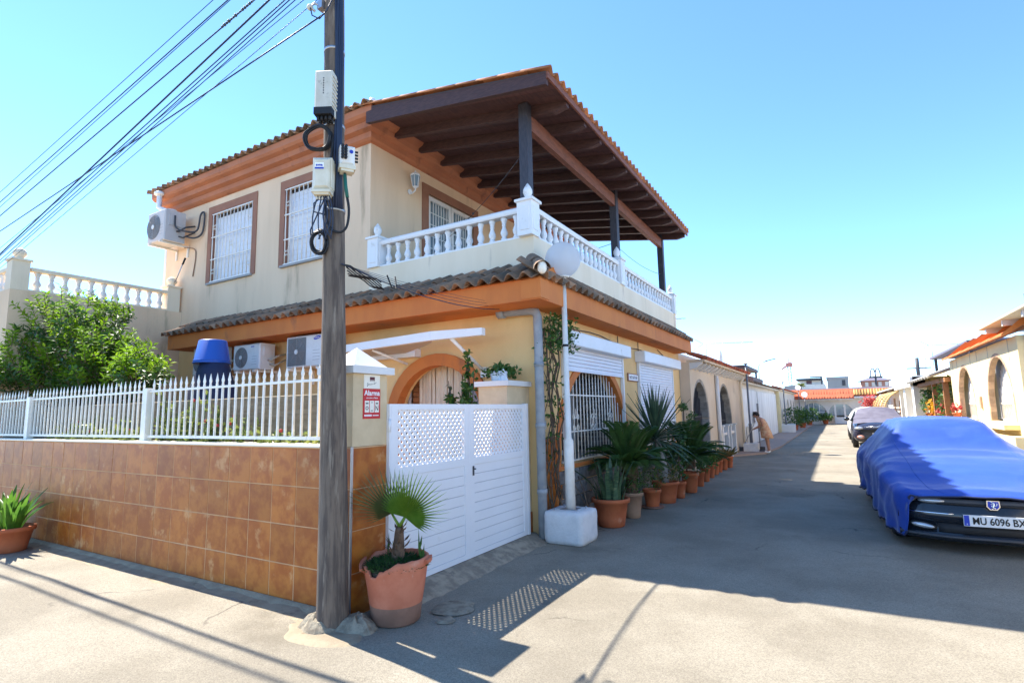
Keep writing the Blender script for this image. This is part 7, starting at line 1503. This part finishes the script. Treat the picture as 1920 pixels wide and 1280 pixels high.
mb.add(vs, [(j * (n + 1) + i, j * (n + 1) + i + 1, (j + 1) * (n + 1) + i + 1, (j + 1) * (n + 1) + i) for j in range(4) for i in range(n)], True); mb.build('bonnet_sky_reflection', 'cover_and_sheen', D)  # pale sheet over the bonnet: sky reflection in the paint, put in as colour
for s in (-1, 1):
    mb = MB(); mb.sphere((0, 0, 0), 1, 14, 8, (.16, .10, .065)); mb.xf(DMt @ Matrix.Translation((s * .66, .10, .735)) @ Matrix.Rotation(s * .45, 4, 'Z')); mb.build('headlight', 'lens', D)
    mb = MB(); mb.sphere((0, 0, 0), 1, 12, 8, (.13, .05, .075)); mb.xf(DMt @ Matrix.Translation((s * .63, .03, .42)) @ Matrix.Rotation(s * .3, 4, 'Z')); fl = mb.build('fog_lamp_surround', 'brickr', D)
    mb = MB(); mb.sphere((0, 0, 0), 1, 12, 8, (.08, .04, .04)); mb.xf(DMt @ Matrix.Translation((s * .63, .0, .42))); mb.build('fog_lamp', 'lens', fl)
    mb = MB(); mb.sphere((0, 0, 0), 1, 12, 8, (.10, .07, .075)); mb.xf(DMt @ Matrix.Translation((s * 1.0, 1.32, 1.06))); mb.tube([DMt @ V((s * .84, 1.35, 1.0)), DMt @ V((s * .95, 1.33, 1.04))], .025, 6); mb.build('mirror', 'carpaint', D)
    for y in (.75, 3.35): wheel(D, DMt @ Matrix.Translation((s * .79, y, .31)) @ Matrix.Rotation(0 if s > 0 else pi, 4, 'Z'), .31, .19)
    mb = MB(); mb.hexa([DMt @ V(q) for q in ((s * .872, 1.5, .96), (s * .86, 3.5, .97), (s * .83, 3.4, .98), (s * .83, 1.6, .97), (s * .70, 1.9, 1.34), (s * .685, 3.4, 1.34), (s * .66, 3.4, 1.34), (s * .66, 1.9, 1.34))]); mb.build('side_window', 'glassd', D)
mb = MB()
for z, a_ in ((.80, .05), (.77, .05)): mb.tube([DMt @ V((-.5, -.03, z - .005)), DMt @ V((-.09, -.075, z)), DMt @ V((0, -.08, z + a_)), DMt @ V((.09, -.075, z)), DMt @ V((.5, -.03, z - .005))], .012, 6)
mb.build('chevron_badge', 'chrome', D)
mb = MB(); mb.box(-.26, .26, -.09, -.07, .46, .57); mb.xf(DMt); pd = mb.build('number_plate', 'plate', D)
mb = MB(); 
for i in range(7): mb.box(-.2 + i * .058, -.165 + i * .058, -.093, -.0905, .485, .545)
mb.xf(DMt); mb.build('plate_marks', 'ink', pd)
mb = MB(); mb.box(-.62, .62, -.055, -.02, .60, .70); mb.box(-.5, .5, -.06, -.03, .28, .40); mb.xf(DMt); mb.build('grille', 'black', D)
t = thing('parked_car', 'silver car almost hidden beside the dark car further down the street', 'car', (.5, 29.5, 0))
mb = MB(); vs = []
for y, pr in SEC:
    ring = [(x, z) for x, z in pr] + [(-x, z) for x, z in pr[-2:0:-1]]; vs += [V((1.27 + x, 29.5 + y, z)) for x, z in ring]
mb.add(vs, [(s * k + i, s * k + (i + 1) % k, (s + 1) * k + (i + 1) % k, (s + 1) * k + i) for s in range(len(SEC) - 1) for i in range(k)] + [tuple(range(k))[::-1], tuple(range((len(SEC) - 1) * k, len(SEC) * k))], True)
o = mb.build('body', 'lgrey', t); ss = o.modifiers.new('s', 'SUBSURF'); ss.levels = 2; ss.render_levels = 2
for s in (-1, 1):
    for y in (.75, 3.35): wheel(t, Matrix.Translation((1.27 + s * .79, 29.5 + y, .31)) @ Matrix.Rotation(0 if s > 0 else pi, 4, 'Z'), .31, .19)
# ================================================================ person sweeping
PX, PY = -2.17, 20.75
def skin(name, verts, edges, radii, mat, parent, root=0, sub=2):
    me = bpy.data.meshes.new(name); me.from_pydata(verts, edges, []); o = bpy.data.objects.new(name, me); COL.objects.link(o)
    sk = o.modifiers.new('k', 'SKIN'); sk.use_smooth_shade = True
    for i, r in enumerate(radii): me.skin_vertices[0].data[i].radius = r if isinstance(r, tuple) else (r, r)
    me.skin_vertices[0].data[root].use_root = True
    sb_ = o.modifiers.new('s', 'SUBSURF'); sb_.levels = sub; sb_.render_levels = sub
    dg = bpy.context.evaluated_depsgraph_get(); m2 = bpy.data.meshes.new_from_object(o.evaluated_get(dg)); m2.name = name; bpy.data.objects.remove(o)
    m2.transform(Matrix.Translation(-V(ORG[parent.name]))); m2.materials.clear(); m2.materials.append(MT[mat])
    for p in m2.polygons: p.use_smooth = True
    q = bpy.data.objects.new(name, m2); COL.objects.link(q); q.parent = parent; ORG[q.name] = ORG[parent.name]; return q
PE = thing('person', 'person in a sand-coloured dress bending forward to sweep beside the second lamp', 'person', (PX, PY, 0.06))
z0 = .04; L = lambda x, y, z: (PX + x, PY + y, z0 + z)
# torso leans toward -x (left in the photo), legs upright
vv = [L(0, 0, .80), L(-.03, 0, 1.0), L(-.11, 0, 1.2), L(-.20, 0, 1.32), L(-.27, 0, 1.38), L(-.335, -.02, 1.44), L(-.345, -.02, 1.50),
      L(.01, .10, .74), L(.03, .11, .43), L(.06, .12, .08), L(-.05, .13, .03), L(0, -.10, .74), L(.03, -.11, .43), L(.07, -.12, .08), L(-.04, -.13, .03),
      L(-.16, .17, 1.30), L(-.20, .23, 1.05), L(-.40, .16, .93), L(-.47, .13, .90), L(-.15, -.17, 1.30), L(-.06, -.25, 1.10), L(-.26, -.20, .98), L(-.34, -.12, .95)]
ee = [(0, 1), (1, 2), (2, 3), (3, 4), (4, 5), (5, 6), (0, 7), (7, 8), (8, 9), (9, 10), (0, 11), (11, 12), (12, 13), (13, 14), (3, 15), (15, 16), (16, 17), (17, 18), (3, 19), (19, 20), (20, 21), (21, 22)]
rr = [(.14, .16), (.13, .15), (.14, .16), (.12, .14), .055, .095, .10, .085, .06, .042, .038, .085, .06, .042, .038, .058, .045, .036, .03, .058, .045, .036, .03]
body = skin('body', vv, ee, rr, 'skin', PE)
mb = MB(); n = 20; vs = []
for cx, z, rx, ry in ((-.22, 1.36, .10, .17), (-.17, 1.30, .155, .215), (-.10, 1.15, .175, .22), (-.03, .95, .17, .21), (.0, .80, .20, .23), (.02, .66, .215, .25), (.03, .56, .22, .255)):
    for i in range(n): a_ = 2 * pi * i / n; kf = 1 + .04 * sin(a_ * 5) * (1 if z < .8 else 0); vs.append(L(cx + rx * kf * cos(a_), ry * kf * sin(a_), z))
mb.add(vs, [(s * n + i, s * n + (i + 1) % n, (s + 1) * n + (i + 1) % n, (s + 1) * n + i) for s in range(6) for i in range(n)], True); o = mb.build('dress', 'dress', PE); so = o.modifiers.new('s', 'SOLIDIFY'); so.thickness = .008
mb = MB(); mb.sphere(L(-.32, 0, 1.49), .118, 14, 10, (1, .95, .95)); mb.sphere(L(-.24, 0, 1.46), .06, 10, 8); mb.build('hair', 'hair', PE)
mb = MB(); mb.sphere(L(-.42, -.02, 1.42), .02, 8, 6, (1.3, .8, .8)); 
for s in (-1, 1): mb.sphere(L(-.335, s * .10 - .02, 1.44), .022, 8, 6, (.7, .5, 1.2))
mb.build('nose_and_ears', 'skin', PE); PE.scale = (.87, .87, .87)
mb = MB()
for hx, hy, hz in ((-.47, .13, .90), (-.34, -.12, .95)):
    for f in range(4): mb.tube([L(hx + .02, hy - .03 + .018 * f, hz + .01), L(hx - .03, hy - .032 + .019 * f, hz - .0), L(hx - .045, hy - .03 + .018 * f, hz - .03), L(hx - .02, hy - .03 + .018 * f, hz - .045)], .009, 5)
    mb.tube([L(hx + .02, hy + .03, hz), L(hx - .01, hy + .045, hz - .02), L(hx - .025, hy + .03, hz - .035)], .010, 5)
mb.build('fingers', 'skin', PE)
mb = MB()
for y in (.125, -.125): mb.sphere(L(.01, y, .03), .06, 12, 6, (1.7, .8, .7))
mb.build('shoe', 'whiteprint', PE)
t = thing('broom', 'long-handled broom held by the bending person', 'broom', (PX - .75, PY + .1, .06)); MB().tube([L(-.28, -.16, 1.08), L(-.80, .25, .16)], .014, 6).build('handle', 'steel', t); MB().box(PX - .98, PX - .66, PY + .2, PY + .32, .06, .2).build('brush_head', 'dgrey', t)
t = thing('bucket', 'small dark dustpan on the pavement beside the sweeping person', 'dustpan', (PX - .3, PY + .35, .06)); mb = MB(); mb.box(PX - .45, PX - .12, PY + .3, PY + .55, .06, .1); mb.box(PX - .45, PX - .12, PY + .52, PY + .55, .1, .2); mb.tube([(PX - .28, PY + .53, .2), (PX - .28, PY + .5, .85)], .012, 5); mb.build('pan', 'dgrey', t)
